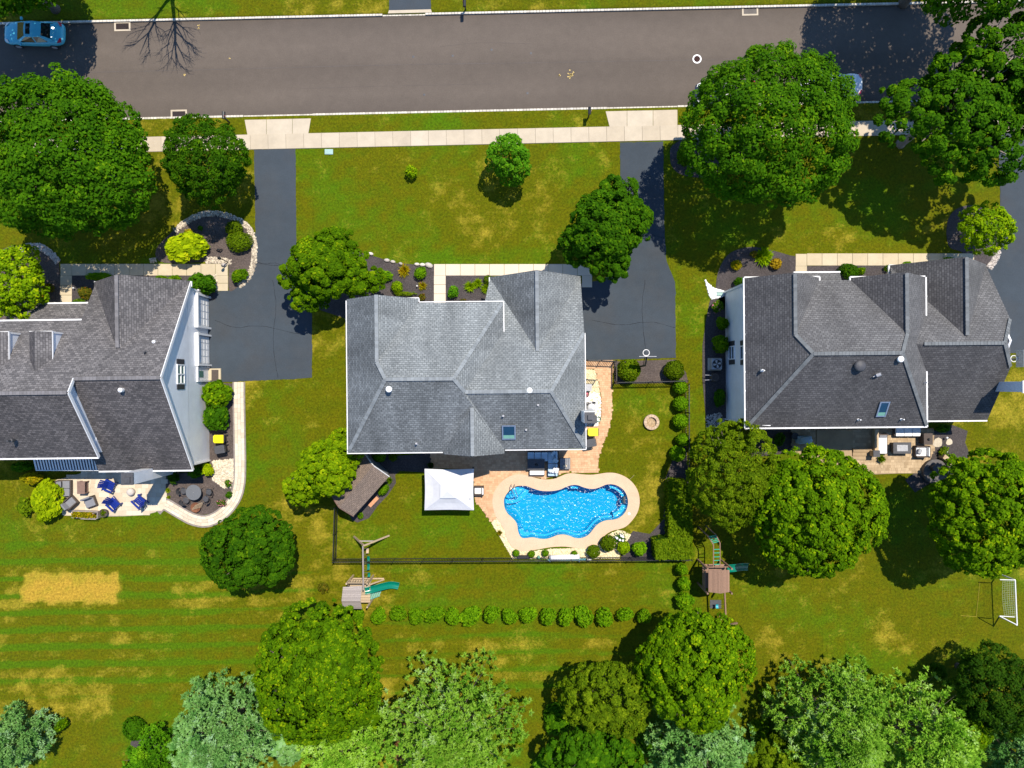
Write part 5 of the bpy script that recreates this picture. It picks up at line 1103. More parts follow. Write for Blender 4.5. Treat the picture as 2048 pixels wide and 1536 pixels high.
# leafless tree across the street: its shadow lies on the road
dt = thing('bare_tree', (-26.9, 32.3, 0), 'leafless dead tree across the street casting a branching shadow', 'tree')
b = MB(); KX, KY = SUNV.x/SUNV.z, SUNV.y/SUNV.z; g = random.Random(12)
def up(px, py, z): p = at(px, py); return (p[0]+KX*z, p[1]+KY*z, z)
b.tube([(-26.9,32.3,-.1), up(345,4,2.5), up(349,45,4.5), up(350,90,7), up(352,132,9.5)], [.2,.17,.13,.08,.02], 8)
b.tube([up(340,-6,2.0), up(318,24,3.5), up(297,62,5.8), up(278,108,8.0)], [.14,.11,.07,.015], 7)
def twig(p, q, z0, z1, r, dep):
    m_ = ((p[0]+q[0])/2+g.uniform(-4,4), (p[1]+q[1])/2+g.uniform(-4,4)); b.tube([up(p[0],p[1],z0), up(m_[0],m_[1],(z0+z1)/2), up(q[0],q[1],z1)], [r, r*.7, r*.25], 5)
    if dep > 0:
        for s_ in range(3):
            f = g.uniform(.25, .9); a = (p[0]+(q[0]-p[0])*f, p[1]+(q[1]-p[1])*f); dx, dy = q[0]-p[0], q[1]-p[1]; w = g.choice((-1, 1))*g.uniform(.3, .8)
            twig(a, (a[0]+(dx-dy*w)*.5, a[1]+(dy+dx*w)*.5), z0+(z1-z0)*f, z1+g.uniform(0, .5), r*.5, dep-1)
for p, q in (((349,45),(383,100)),((349,50),(331,110)),((350,60),(392,92)),((350,70),(340,128)),((350,80),(372,128)),((349,40),(388,72)),((348,36),(330,85)),((350,95),(362,136)),((318,24),(270,80)),((297,62),(300,112)),((310,35),(318,82)),((297,62),(262,92)),((345,10),(374,40)),((340,0),(322,18))): twig(p, q, 4.2, 8.0, .06, 2)
b.build('trunk', M['barkgrey'], dt)

# row of small shrubs along the back lawn
row = [(644,1223,14,13),(682,1225,14,13),(718,1230,14,13),(756,1231,16,16),(795,1230,15,17),(832,1232,16,18),(868,1231,18,20),(905,1233,16,18),(942,1231,17,22),(983,1231,17,20),(1018,1233,14,16),(1057,1232,16,20),(1097,1233,14,17),(1132,1233,17,21),(1169,1236,18,21),(1210,1237,18,18),(1251,1232,14,17),(1289,1234,14,16)]
row = [(x+[0,1,-1.5,.5,1,-1][i % 6], y+[0,-1.5,1,2,-1][i % 5], a_*[1,1.1,.9,1.05,.95,1.12,.88][i % 7], b_*[1.05,.92,1.1,.95][i % 4]) for i, (x, y, a_, b_) in enumerate(row)]
ordn = ['first','second','third','fourth','fifth','sixth','seventh','eighth','ninth','tenth','eleventh','twelfth','thirteenth','fourteenth','fifteenth','sixteenth','seventeenth','last']
for k, (px, py, rx, ry) in enumerate(row):
    shrub('small bright shrub, %s from the left in the back lawn row' % ordn[k], px, py, rx*1.18, 'loose', 'lf_hedge', ry*1.2, 1.25, 'small shrubs in a row on the back lawn', size=.2, nleaf=1300, nl=60, lr=.2)
for px, py, r, lb in [(1260,740,23,'clipped round shrub inside the fence corner by the hoop'),(1350,741,20,'clipped round shrub right of the basketball hoop')]:
    shrub(lb, px, py, r, 'ball', 'lf_box', h=1.5, nleaf=1500, size=.2)
for k, (px, py, r) in enumerate([(1362,774,14),(1363,808,15),(1363,842,15),(1366,880,13),(1357,908,16)]):
    shrub('bright round shrub, %s from the top along the right fence' % ordn[k], px, py, r, 'ball', 'lf_hedge', h=1.25, group='round shrubs along the right fence', nleaf=1000, size=.24)
for k, (px, py, r) in enumerate([(1365,1140,15),(1368,1170,17),(1370,1202,21)]):
    shrub('bright bushy shrub outside the fence corner, %s from the top' % ordn[k], px, py, r, 'loose', 'lf_hedge', h=1.4, group='bushes outside the fence corner', nleaf=900, size=.3)
for px, py, r, mt, lb, h in [(1217,1087,16,'lf_box','larger clipped olive ball in the gravel below the pool',1.1),(1187,1104,13,'lf_box','smaller clipped olive ball in the gravel beside the larger one',.9),(1248,1096,13,'lf_bright','yellow-green rounded shrub at the lower right of the pool gravel',.9),(1281,1098,18,'lf_hedge','loose green shrub left of the corner hedge',1.2)]:
    shrub(lb, px, py, r, 'ball' if r != 18 else 'loose', mt, h=h, nleaf=1100, size=.2 if r != 18 else .3)
for k, (px, py, r) in enumerate([(1032,1107,7),(1063,1109,7),(1091,1107,7),(1149,1108,6)]):
    shrub('tiny green ball shrub, %s from the left by the pool fence' % ordn[k], px, py, r, 'ball', 'lf_hedge', h=.6, group='tiny ball shrubs by the pool fence', nleaf=450, size=.3)
shrub('brownish grass tuft in the gravel left of the pool', 999, 1066, 8, 'grass', 'lf_orange', h=.5, nleaf=160, size=.09, name='grass_tuft', cat='plant')
shrub('lone sapling bush on the middle front lawn', 822, 342, 15, 'loose', 'lf_bright', h=1.0, nleaf=420, size=.34)
# clipped L-shaped hedge
def hedge(label, poly, h, mat, n, seed, size=.22):
    g = np.random.default_rng(seed); P0 = [at(x, y, h)[:2] for x, y in poly]; xs = np.array([p[0] for p in P0]); ys = np.array([p[1] for p in P0])
    X_ = g.uniform(xs.min(), xs.max(), n*3); Y_ = g.uniform(ys.min(), ys.max(), n*3); k = in_poly(X_, Y_, P0); X_, Y_ = X_[k][:n], Y_[k][:n]
    Pt = np.stack([X_, Y_, h+g.normal(size=len(X_))*.07+.05*np.sin(X_*3)+.05*np.sin(Y_*2.6)], -1); Nt = np.tile([0, 0, 1.0], (len(Pt), 1))
    Ps = []; Ns = []
    for i in range(len(P0)):
        a, b_ = np.array(P0[i]), np.array(P0[(i+1) % len(P0)]); l = np.linalg.norm(b_-a); m_ = int(l*h*60); t_ = g.uniform(size=m_); p = a+(b_-a)*t_[:, None]
        Ps.append(np.stack([p[:, 0]+g.normal(size=m_)*.05, p[:, 1]+g.normal(size=m_)*.05, g.uniform(0, h, m_)], -1)); nn = np.array([b_[1]-a[1], a[0]-b_[0], 0])/max(l, 1e-6); Ns.append(np.tile(nn, (m_, 1)))
    P = np.concatenate([Pt]+Ps); N = np.concatenate([Nt]+Ns); N = unit(N+g.normal(size=N.shape)*.5); L = size*g.uniform(.7, 1.3, len(P)); T = .5+g.normal(size=len(P))*.2
    c = P.mean(0); c[2] = 0; me = leaf_mesh('hedge', P-c, N, L, L*.7, T, g); me.materials.append(M[mat]); o = bpy.data.objects.new('hedge', me); COL.objects.link(o); o.location = tuple(c)
    core = MB(); Pc = [(a*.93, b_*.93) for a, b_ in [(p[0]-c[0], p[1]-c[1]) for p in P0]]; core.prism(Pc, 0.02, h-.12); oc = core.build('core', M['lf_dark'], local=True, tint=[.3]*len(core.f)); oc.parent = o
    return tag(o, label, 'hedge')
hedge('tall clipped hedge enclosing the right side of the pool garden', [(1337,964),(1345,960),(1372,962),(1383,985),(1385,1108),(1380,1118),(1312,1118),(1308,1082),(1338,1078)], 1.5, 'lf_box', 5200, 5)
# left house planting
shrub('mounded yellow-green shrub in the left mulch island', 365, 494, 52, 'loose', 'lf_lime', 34, 1.6, nleaf=1900, size=.26, nl=40, lr=.26, rot=.2)
shrub('clipped olive shrub, larger lower half of the pair by the driveway', 477, 482, 26, 'ball', 'lf_box', 20, 1.0, nleaf=1500, size=.15, rot=0)
shrub('clipped olive shrub, smaller upper half of the pair by the driveway', 467, 456, 17, 'ball', 'lf_box', 16, .9, nleaf=1100, size=.18, rot=0)
shrub('spiky green shrub at the bottom tip of the mulch island', 476, 551, 21, 'loose', 'lf_mid', 16, .9, nleaf=900, size=.3, rot=.5)
shrub('flowering green shrub at the left garage corner', 402, 566, 25, 'loose', 'lf_deep', 31, 2.0, nleaf=1400, size=.28, flower=.0)
shrub('tiny green sprig in the left mulch island', 400, 456, 6, 'loose', 'lf_deep', h=.4, nleaf=160, size=.5)
shrub('orange-tipped low plant beside the yellow-green mound', 376, 468, 12, 'loose', 'lf_orange', h=.5, nleaf=240, size=.45, cat='plant', name='plant')
shrub('red-flowering low plant left of the left house front gable', 168, 586, 16, 'loose', 'lf_red', h=.6, nleaf=420, size=.36, cat='plant', name='plant')
shrub('yellow-green low plant under the left house front gable', 196, 553, 34, 'loose', 'lf_hedge', 10, .5, nleaf=700, size=.3, cat='plant', name='plant', rot=0)
shrub('low green plant beside the porch of the left house', 158, 604, 16, 'loose', 'lf_mid', 8, .4, nleaf=300, size=.36, cat='plant', name='plant', rot=0)
shrub('dark low shrub, left of two under the left garage front', 320, 556, 15, 'loose', 'lf_mid', 8, .5, nleaf=380, size=.34, rot=0)
shrub('dark low shrub, right of two under the left garage front', 348, 556, 15, 'loose', 'lf_mid', 8, .5, nleaf=380, size=.34, rot=0)
shrub('reddish rounded shrub by the tan walk to the porch', 97, 576, 9, 'ball', 'lf_red', h=.6, nleaf=380, size=.28)
shrub('golden rounded shrub below the reddish one by the porch', 87, 592, 8, 'ball', 'lf_gold', h=.55, nleaf=340, size=.3)
shrub('dull olive shrub in the shade by the porch bed', 77, 566, 8, 'ball', 'lf_box', h=.5, nleaf=300, size=.3)
shrub('dense green shrub, upper of two against the left house gable wall', 430, 790, 34, 'loose', 'lf_mid', 34, 1.9, nleaf=1700, size=.24, nl=44, lr=.24)
shrub('darker green shrub, lower of two against the left house gable wall', 432, 834, 36, 'loose', 'lf_deep', 30, 1.8, nleaf=1600, size=.25, nl=44, lr=.24)
shrub('yellow-green shrub at the rear corner of the left house', 413, 941, 16, 'loose', 'lf_lime', 14, 1.0, nleaf=600, size=.34)
shrub('dark shrub in the shade beside the left house chimney', 388, 946, 18, 'loose', 'lf_deep', 14, .9, nleaf=600, size=.34)
shrub('dark shrub against the back wall of the left house', 345, 955, 16, 'loose', 'lf_dark', 12, .9, nleaf=500, size=.34)
shrub('lime tuft, upper of two at the patio edge of the mulch bed', 335, 981, 7, 'grass', 'lf_lime', h=.45, nleaf=130, size=.12, cat='plant', name='plant')
shrub('lime tuft, lower of two at the patio edge of the mulch bed', 337, 994, 5, 'grass', 'lf_lime', h=.4, nleaf=100, size=.12, cat='plant', name='plant')
shrub('green bush with white flowers by the tan stones', 455, 967, 10, 'loose', 'lf_flower', 7, .6, nleaf=320, size=.36, flower=.10, cat='plant', name='plant')
shrub('small green plant between the flowers by the curving path', 457, 990, 8, 'loose', 'lf_deep', h=.5, nleaf=260, size=.4, cat='plant', name='plant')
shrub('pink-flowering plant near the curving path', 441, 1006, 12, 'loose', 'lf_flower', 8, .5, nleaf=380, size=.34, flower=.22, cat='plant', name='plant')
shrub('bright lime shrub at the left end of the pale patio', 86, 1000, 36, 'loose', 'lf_lime', 50, 1.9, nleaf=2000, size=.25, nl=44, lr=.24, rot=0)
shrub('orange and gold leaved shrub by the awning', 62, 958, 26, 'loose', 'lf_orange', 15, 1.0, nleaf=750, size=.3, rot=0)
shrub('dark green shrub in the shade under the awning', 42, 934, 24, 'loose', 'lf_deep', 14, 1.0, nleaf=600, size=.32, rot=0)
shrub('thin olive shrub on the lawn left of the bright lime shrub', 46, 1014, 20, 'loose', 'lf_box', 24, .9, nleaf=420, size=.28, rot=0)
shrub('dark clipped ball shrub near the bottom left edge', 266, 1461, 20, 'ball', 'lf_deep', 24, 1.3, nleaf=1200, size=.22)
shrub('weedy sapling with reddish leaves beside the grey play tower', 646, 1176, 14, 'loose', 'lf_red', 14, .7, nleaf=260, size=.34, cat='plant', name='plant')
# middle house planting
shrub('clipped lime ball shrub, upper one in the middle house bed', 840, 545, 11.5, 'ball', 'lf_hedge', 13, .8, nleaf=700, size=.24)
shrub('clipped lime ball shrub, lower one in the middle house bed', 793, 573, 11.5, 'ball', 'lf_bright', 12, .8, nleaf=700, size=.24)
shrub('spiky ornamental grass beside the middle house front walk', 845, 572, 12, 'grass', 'lf_orange', h=.5, nleaf=150, size=.12, cat='plant', name='ornamental_grass')
shrub('red-tipped plant at the front wall corner of the middle house', 843, 594, 9, 'loose', 'lf_red', h=.5, nleaf=240, size=.4, cat='plant', name='plant')
shrub('yellow-green arching grass at the top of the middle house bed', 808, 541, 18, 'grass', 'lf_orange', 15, .6, nleaf=240, size=.10, cat='plant', name='ornamental_grass')
shrub('green low bush under the tree edge in the middle house bed', 770, 552, 20, 'loose', 'lf_hedge', 13, .7, nleaf=560, size=.3)
shrub('low clipped green strip under the middle house front gable', 808, 587, 28, 'loose', 'lf_box', 6, .5, nleaf=480, size=.26, rot=0)
shrub('rounded green shrub inside the middle house walk bed', 906, 583, 15, 'loose', 'lf_fresh', 14, .8, nleaf=620, size=.3)
for k, (px, py, r) in enumerate([(940,573,15),(955,566,13),(972,577,14)]):
    shrub('arching yellow-green grass, %s from the left in the walk bed' % ordn[k], px, py, r, 'grass', 'lf_bright', h=.55, nleaf=220, size=.11, group='arching grasses in the walk bed', cat='plant', name='ornamental_grass')
shrub('olive rounded shrub at the garage wall end of the walk bed', 976, 559, 9, 'ball', 'lf_box', h=.6, nleaf=420, size=.28)
shrub('small red and green plant by the middle house front wall', 926, 600, 8, 'loose', 'lf_red', 4, .3, nleaf=200, size=.4, cat='plant', name='plant', rot=0)
shrub('round green shrub in the shade behind the shed and house', 758, 911, 14, 'ball', 'lf_hedge', 13, .9, nleaf=800, size=.26)
shrub('dull shrub in the shade of the middle house back wall', 785, 915, 10, 'loose', 'lf_olive', 11, .6, nleaf=300, size=.36)
shrub('oval clipped shrub on the lawn side of the shed', 766, 980, 9, 'ball', 'lf_hedge', 13, .8, nleaf=560, size=.26, rot=-.7)
shrub('tufted plant at the upper corner of the shed', 779, 961, 10, 'grass', 'lf_mid', h=.5, nleaf=130, size=.12, cat='plant', name='plant')
shrub('low plant at the lower corner of the shed', 721, 1032, 8, 'loose', 'lf_mid', h=.45, nleaf=220, size=.4, cat='plant', name='plant')
shrub('pink flowers by the middle house side wall', 1174, 788, 6, 'loose', 'lf_flower', h=.5, nleaf=160, size=.5, flower=.55, cat='plant', name='flowers')
# right house planting
shrub('bright spreading shrub in the right house corner bed', 1527, 513, 22, 'grass', 'lf_bright', 24, .8, nleaf=300, size=.2)
shrub('golden rounded shrub in the right house corner bed', 1553, 527, 11, 'ball', 'lf_gold', 11, .7, nleaf=520, size=.3)
shrub('speckled yellow-green shrub at the left of the corner bed', 1473, 530, 11, 'ball', 'lf_orange', 10, .6, nleaf=420, size=.3)
shrub('reddish sprig behind the bright spreading shrub', 1508, 507, 8, 'loose', 'lf_red', h=.7, nleaf=200, size=.4)
shrub('dark green shrub touching the right house front corner', 1480, 562, 12, 'loose', 'lf_deep', 12, .9, nleaf=450, size=.34)
shrub('dark rounded evergreen under the right house front window', 1701, 542, 20, 'ball', 'lf_deep', 15, 1.1, nleaf=900, size=.22)
shrub('lighter green shrub beside the dark rounded evergreen', 1724, 541, 10, 'loose', 'lf_mid', h=.7, nleaf=380, size=.36)
shrub('small yellow-green shrub between the right house gables', 1815, 527, 11, 'loose', 'lf_hedge', 6, .5, nleaf=300, size=.36, rot=0)
shrub('small bright shrub by the right garage front', 1900, 519, 16, 'loose', 'lf_hedge', 6, .5, nleaf=360, size=.36, rot=0)
shrub('green shrub at the second gable of the right house', 1776, 536, 8, 'loose', 'lf_mid', h=.6, nleaf=280, size=.36)
shrub('flowering pinkish shrub below the white stones', 1436, 612, 16, 'loose', 'lf_flower', 16, .9, nleaf=620, size=.32, flower=.05)
shrub('leafy shrub, upper of two against the right house side wall', 1447, 646, 15, 'loose', 'lf_mid', 16, 1.6, nleaf=700, size=.32)
shrub('leafy shrub, lower of two against the right house side wall', 1444, 688, 21, 'loose', 'lf_mid', 19, 1.7, nleaf=900, size=.3)
shrub('dark green shrub beside the air conditioner', 1440, 795, 13, 'loose', 'lf_deep', 22, 1.0, nleaf=800, size=.3, rot=0)
shrub('potted-looking lime plant at the right patio steps', 1762, 917, 11, 'grass', 'lf_bright', 9, .9, nleaf=200, size=.16, cat='plant', name='plant')
shrub('dark shrub against the right house back wall by the stepping stones', 1888, 858, 19, 'loose', 'lf_deep', 10, .9, nleaf=600, size=.3, rot=0)
shrub('yellow-green plant between stepping stones and stone water wall', 1890, 905, 15, 'loose', 'lf_olive', 11, .6, nleaf=420, size=.3, cat='plant', name='plant')
shrub('dark leafy plant behind the curved stone wall', 1906, 920, 14, 'loose', 'lf_mid', 14, .7, nleaf=420, size=.32, cat='plant', name='plant')
shrub('dark shrub under the right house back window', 1560, 880, 18, 'loose', 'lf_deep', 12, .8, nleaf=500, size=.32)
shrub('low dark bush inside the bed under the round street tree', 1372, 310, 22, 'loose', 'lf_mid', 26, .8, nleaf=700, size=.3)
# undergrowth near the bottom edge
for k, (px, py, rx, ry, mt, lb) in enumerate([(1530,1390,16,14,'lf_mid','small bush at the dirt edge right of the green maple'),(1562,1440,26,18,'lf_olive','sprawling weedy bush in the dirt left of the pale pine'),(798,1490,36,46,'lf_brown','dead brown shrub left of the broad pale green pine'),(745,1448,50,52,'lf_mid','low green bush between bright maple and broad pine'),(560,1395,18,20,'lf_bluepine','small bluish shrub left of the bright maple trunk'),(1040,1480,12,14,'lf_mid','small dark sapling right of the broad pine'),(1740,1395,24,24,'lf_dark','dark shrub between the two pale pines'),(1880,1345,18,20,'lf_dark','dark shadowy bush left of the spruce-like tree'),(1090,1525,36,20,'lf_fresh','ragged bush at the bottom right of the broad pine'),(1310,1490,34,40,'lf_deep','dark bush under the green maple at the bottom'),(1620,1520,34,24,'lf_mid','green bush at the bottom beneath the upswept pine'),(385,1520,30,20,'lf_dark','dark bush at the bottom beside the young pine'),(575,1510,36,28,'lf_bluepine','bluish bush at the bottom under the bright maple'),(1990,1440,34,30,'lf_dark','dark bush in the lower right corner'),(1530,1480,46,34,'lf_mid','green bush between bluish pine and pale pine'),(540,1470,46,60,'lf_bluepine','bluish young pine between the pale bluish pine and bright maple'),(1745,1480,40,44,'lf_pine','pale young pine between the two pale pines at the right'),(1120,1440,40,36,'lf_deep','dark bush left of the olive-brown tree'),(120,1452,16,12,'lf_mid','little bush right of the corner pine tip')]):
    shrub(lb, px, py, rx, 'loose', mt, ry, 1.4, nleaf=900, size=.3)
# ------------------------------------------------------------------ fences
def fence(label, p0, p1, h=1.3, gate=False, step=0.13, post_every=2.4, name='fence'):
    a, c = Vector((*at(*p0)[:2], 0)), Vector((*at(*p1)[:2], 0)); d = c-a; L = d.length; d.normalize(); rz = math.atan2(d.y, d.x)
    t = thing(name, tuple(a), label, 'gate' if gate else 'fence', None, rz)
    n = max(1, round(L/post_every)); pb = MB(); pb.box((0,0,h/2),(.06,.06,h)); pb.lathe([(.05,h),(.05,h+.03),(.001,h+.08)],(0,0,0),6); post = None
    for i in range(n+1):
        if post is None: post = pb.build('post', M['blackmetal'], t, local=True); o = post
        else: o = post.copy(); COL.objects.link(o)
        o.location = (L*i/n, 0, 0)
    for z in (h-.06, h-.22, .14):
        b = MB(); b.box((L/2,0,z),(L,.035,.04)); b.build('rail', M['blackmetal'], t, local=True)
    kb = MB(); kb.box((0,0,h/2+.02),(.03,.03,h-.1)); pk = None; m_ = int(L/step)
    for i in range(1, m_):
        if pk is None: pk = kb.build('picket', M['blackmetal'], t, local=True); o = pk
        else: o = pk.copy(); COL.objects.link(o)
        o.location = (i*L/m_, 0, 0)
    return t
fence('long black picket fence along the bottom of the pool garden', (673,1117), (1376,1113))
fence('black picket fence running up to the brown shed', (673,1113), (676,1012))
fence('black picket fence behind the round shrubs at the right side', (1372,1108), (1371,768))
fence('black picket fence below the basketball hoop bed', (1230,765), (1368,762))
fence('short black fence between brick path and hoop bed', (1229,722), (1229,763), post_every=2)
fence('black double gate across the brick path by the garage', (1172,721), (1227,723), gate=True, name='gate', post_every=1.1)
fence('short black fence stub against the middle house side wall', (1171,759), (1191,760), h=1.1)

# ------------------------------------------------------------------ street things
def storm_drain(label, px, py, w=1.3, d=0.75):
    x, y, _ = at(px, py, -.13); t = thing('storm_drain', (x, y, -0.13), label, 'storm drain', 'storm drains at the kerbs', TH)
    b = MB(); e = .13
    b.box((0, d/2-e/2, .0), (w, e, .06)); b.box((0, -d/2+e/2, .0), (w, e, .06)); b.box((-w/2+e/2, 0, .0), (e, d-2*e, .06)); b.box((w/2-e/2, 0, .0), (e, d-2*e, .06)); b.build('frame', M['concrete'], t, local=True)
    b = MB(); b.box((0,0,-.008),(w-2*e,d-2*e,.03)); b.build('pit', M['black'], t, local=True)
    bb = MB(); bb.box((0,0,.014),(.035,d-2*e,.03)); bar = None; n = 12
    for i in range(n):
        if bar is None: bar = bb.build('grate_bar', M['grate'], t, local=True); o = bar
        else: o = bar.copy(); COL.objects.link(o)
        o.location = (-w/2+e+(i+.5)*(w-2*e)/n, 0, 0)
storm_drain('storm drain grate at the far kerb near the shade-tinted sedan', 245, 53)
storm_drain('storm drain grate at the near kerb above the wispy tree', 358, 229)
storm_drain('storm drain grate at the far kerb near the large tree shadow', 1500, 22)
x, y, _ = at(1394, 118, -.13); t = thing('manhole', (x, y, -.13), 'round manhole with a white ring in the street', 'manhole')
b = MB(); b.lathe([(.36,0),(.36,.012),(.25,.014),(.25,0)],(0,0,0),28); b.build('ring', M['white'], t, local=True)
b = MB(); b.lathe([(.245,0),(.245,.012)],(0,0,0),24); b.build('lid', M['grate'], t, local=True)
x, y, _ = at(658, 304); b = MB(); b.box((0,0,.03),(.66,.42,.07)); b.box((0,0,.07),(.56,.32,.02)); o = b.build('utility_cover', M['paleboxlid'], bevel=.01); o.location = (x, y, 0); tag(o, 'pale green utility cover in the lawn by the pavement', 'utility cover')
def mailbox(label, px, py, rz):
    x, y, _ = at(px, py); t = thing('mailbox', (x, y, 0), label, 'mailbox', 'mailboxes along the street', rz)
    b = MB(); b.box((0,0,.55),(.1,.1,1.1)); b.bar((0,0,.75),(0,.3,1.02),.06,.06); b.box((0,.12,1.06),(.12,.5,.06)); b.build('post', M['black'], t, local=True)
    prof = [(-.12,0),(.12,0),(.12,.12),(.085,.2),(0,.24),(-.085,.2),(-.12,.12)]; b = MB(); vs = [(a, -.14, 1.09+c) for a, c in prof]+[(a, .40, 1.09+c) for a, c in prof]; n = 7
    b.add(vs, [tuple(range(n)), tuple(range(2*n-1, n-1, -1))]+[(i, i+n, (i+1) % n+n, (i+1) % n) for i in range(n)]); b.build('box', M['black'], t, local=True)
    b = MB(); b.box((.135,.05,1.28),(.015,.05,.18)); b.build('flag', M['red'], t, local=True)
mailbox('black mailbox on the far verge by the short driveway', 931, 19, R(180)); mailbox('black mailbox on the near verge left of the right apron', 1176, 236, 0); mailbox('black mailbox half hidden by the wispy tree', 459, 245, 0)

# ------------------------------------------------------------------ cars (front towards -x)
def car(label, px, py, paint, rz=0.0, sunroof=True):
    x, y, _ = at(px, py, .7); t = thing('parked_car', (x, y, -.13), label, 'car', 'cars parked along the kerb', rz)
    st = [(-2.42,.50,.50,.58,.60),(-2.33,.70,.42,.66,.70),(-2.1,.84,.34,.72,.79),(-1.6,.90,.30,.80,.89),(-1.05,.92,.28,.88,.97),(-.3,.93,.27,.92,.98),(.6,.93,.27,.94,1.0),(1.3,.92,.28,.96,1.02),(1.75,.90,.32,.95,1.05),(2.15,.84,.38,.90,1.03),(2.36,.72,.46,.82,.93),(2.43,.54,.52,.72,.78)]
    b = MB(); vs = []; n = 11
    for X_, w, zl, zb, zt in st:
        for yy, zz in ((-.90,zl),(-1.0,zl+.18),(-1.0,(zl+zb)/2+.08),(-.95,zb),(-.66,zt-.02),(0,zt+.015),(.66,zt-.02),(.95,zb),(1.0,(zl+zb)/2+.08),(1.0,zl+.18),(.90,zl)): vs.append((X_, yy*w, zz))
    fs = []
    for i in range(len(st)-1):
        for j in range(n-1): fs.append((i*n+j, i*n+j+1, (i+1)*n+j+1, (i+1)*n+j))
        fs.append((i*n+n-1, i*n, (i+1)*n, (i+1)*n+n-1))
    fs += [tuple(range(n-1, -1, -1)), tuple((len(st)-1)*n+j for j in range(n))]
    b.add(vs, [f[::-1] for f in fs]); body = b.build('body', M[paint], t, local=True, smooth=True, sub=1)
    # cabin
    lo = [(-1.18,.62,.93),(-.98,.82,.94),(.4,.86,.98),(1.45,.80,1.02),(1.82,.60,1.03)]; hi = [(-.38,.50,1.38),(-.24,.60,1.40),(.3,.62,1.44),(.86,.58,1.41),(1.0,.48,1.39)]
    vs = [(a, -w, z) for a, w, z in lo]+[(a, w, z) for a, w, z in reversed(lo)]; m_ = len(vs); vs += [(a, -w, z) for a, w, z in hi]+[(a, w, z) for a, w, z in reversed(hi)]
    b = MB(); b.add(vs, [(i, (i+1) % m_, (i+1) % m_+m_, i+m_) for i in range(m_)]); b.add([(a, -w, z) for a, w, z in hi]+[(a, w, z) for a, w, z in hi]+[(a, 0, z+.035) for a, w, z in hi], [(i, i+1, 10+i+1, 10+i) for i in range(4)]+[(10+i, 10+i+1, 5+i+1, 5+i) for i in range(4)])
    b.build('cabin', M[paint], body, local=True, smooth=False)
    def pane(name, q, off):
        q = [Vector(p) for p in q]; nn = (q[1]-q[0]).cross(q[2]-q[0]).normalized(); c = sum(q, Vector())/4
        if nn.dot(c-Vector((.3,0,.7))) < 0: nn = -nn; q.reverse()
        b = MB(); b.add([c+(p-c)*.93+nn*off for p in q], [(0,1,2,3)]); b.build(name, M['carglass'], t, local=True)
    pane('windscreen', [(-1.15,-.74,.95),(-1.15,.74,.95),(-.32,.56,1.39),(-.32,-.56,1.39)], .03); pane('rear_window', [(1.72,-.68,1.035),(1.72,.68,1.035),(.95,.53,1.40),(.95,-.53,1.40)], .03)
    for s in (-1, 1):
        for k, q in enumerate(([(-.9,s*.835,.96),(.33,s*.865,.98),(.3,s*.62,1.41),(-.25,s*.60,1.38)], [(.40,s*.865,.98),(1.36,s*.815,1.02),(.84,s*.585,1.39),(.34,s*.62,1.41)])): pane('side_window', q, .015)
        b = MB(); b.box((-.82, s*1.02, 1.0), (.16,.24,.13)); b.build('mirror', M[paint], t, local=True, bevel=.03)
        b = MB(); b.add([(2.20,s*.50,1.0),(2.33,s*.46,.925),(2.28,s*.76,.86),(2.02,s*.86,.93),(2.02,s*.82,.97)], [(0,1,2,3,4) if s > 0 else (4,3,2,1,0)]); o = b.build('tail_light', M['red'], t, local=True); o.location.z = .022
        b = MB(); b.add([(-2.28,s*.46,.735),(-2.02,s*.60,.80),(-1.9,s*.84,.765),(-2.2,s*.72,.70)], [(0,1,2,3) if s < 0 else (3,2,1,0)]); o = b.build('headlight', M['white'], t, local=True); o.location.z = .025
    if sunroof: b = MB(); b.box((-.02,0,1.462),(.34,.82,.015)); b.build('sunroof', M['carglass'], t, local=True)
    for wx in (-1.45, 1.42):
        for s in (-1, 1):
            b = MB(); b.tube([(wx,s*.70,.33),(wx,s*.935,.33)], .33, 20); w_ = b.build('wheel', M['tyre'], t, local=True); b = MB(); b.tube([(wx,s*.92,.33),(wx,s*.945,.33)], .21, 14); b.build('rim', M['galv'], w_, local=True)
    b = MB(); b.box((2.34,0,.72),(.03,.5,.13)); b.build('number_plate', M['white'], t, local=True)
    return t
car('silver sedan with sunroof, blue of the tree shade in its paint, parked at the far kerb', 66, 65, 'carsilver_shaded', R(-1.2))
car('dark car mostly hidden under the round street tree', 1452, 184, 'cardark', R(1.3), False)
car('white car with its tail showing beyond the round street tree', 1664, 170, 'carwhite', R(1.3), False)

# ------------------------------------------------------------------ gazebo, loungers, sofa set by the pool
gx0, gx1, gy0, gy1 = -6.74, -2.94, -9.72, -6.54; gcx, gcy = (gx0+gx1)/2, (gy0+gy1)/2
GZ = thing('gazebo', (gcx, gcy, 0), 'white fabric gazebo standing on the lawn beside the brick patio', 'gazebo')
b = MB(); N = 10; vs = []; fs = []; vx, vy = .52, .45
ringo = []
def edge(a, c, bow):
    out = []
    for k in range(N):
        t_ = k/N; f = math.sin(math.pi*t_)*bow; x = a[0]+(c[0]-a[0])*t_; y = a[1]+(c[1]-a[1])*t_; d = Vector((gcx-x, gcy-y)).normalized(); out.append((x+d.x*f, y+d.y*f, 2.12+math.sin(math.pi*t_)*.06))
    return out
cs_ = [(gx0,gy0),(gx1,gy0),(gx1,gy1),(gx0,gy1)]; io = [(gcx-vx,gcy-vy),(gcx+vx,gcy-vy),(gcx+vx,gcy+vy),(gcx-vx,gcy+vy)]
outer = sum([edge(cs_[i], cs_[(i+1) % 4], .05) for i in range(4)], []); inner = []
for i in range(4):
    for k in range(N): a, c = io[i], io[(i+1) % 4]; inner.append((a[0]+(c[0]-a[0])*k/N, a[1]+(c[1]-a[1])*k/N, 2.86))
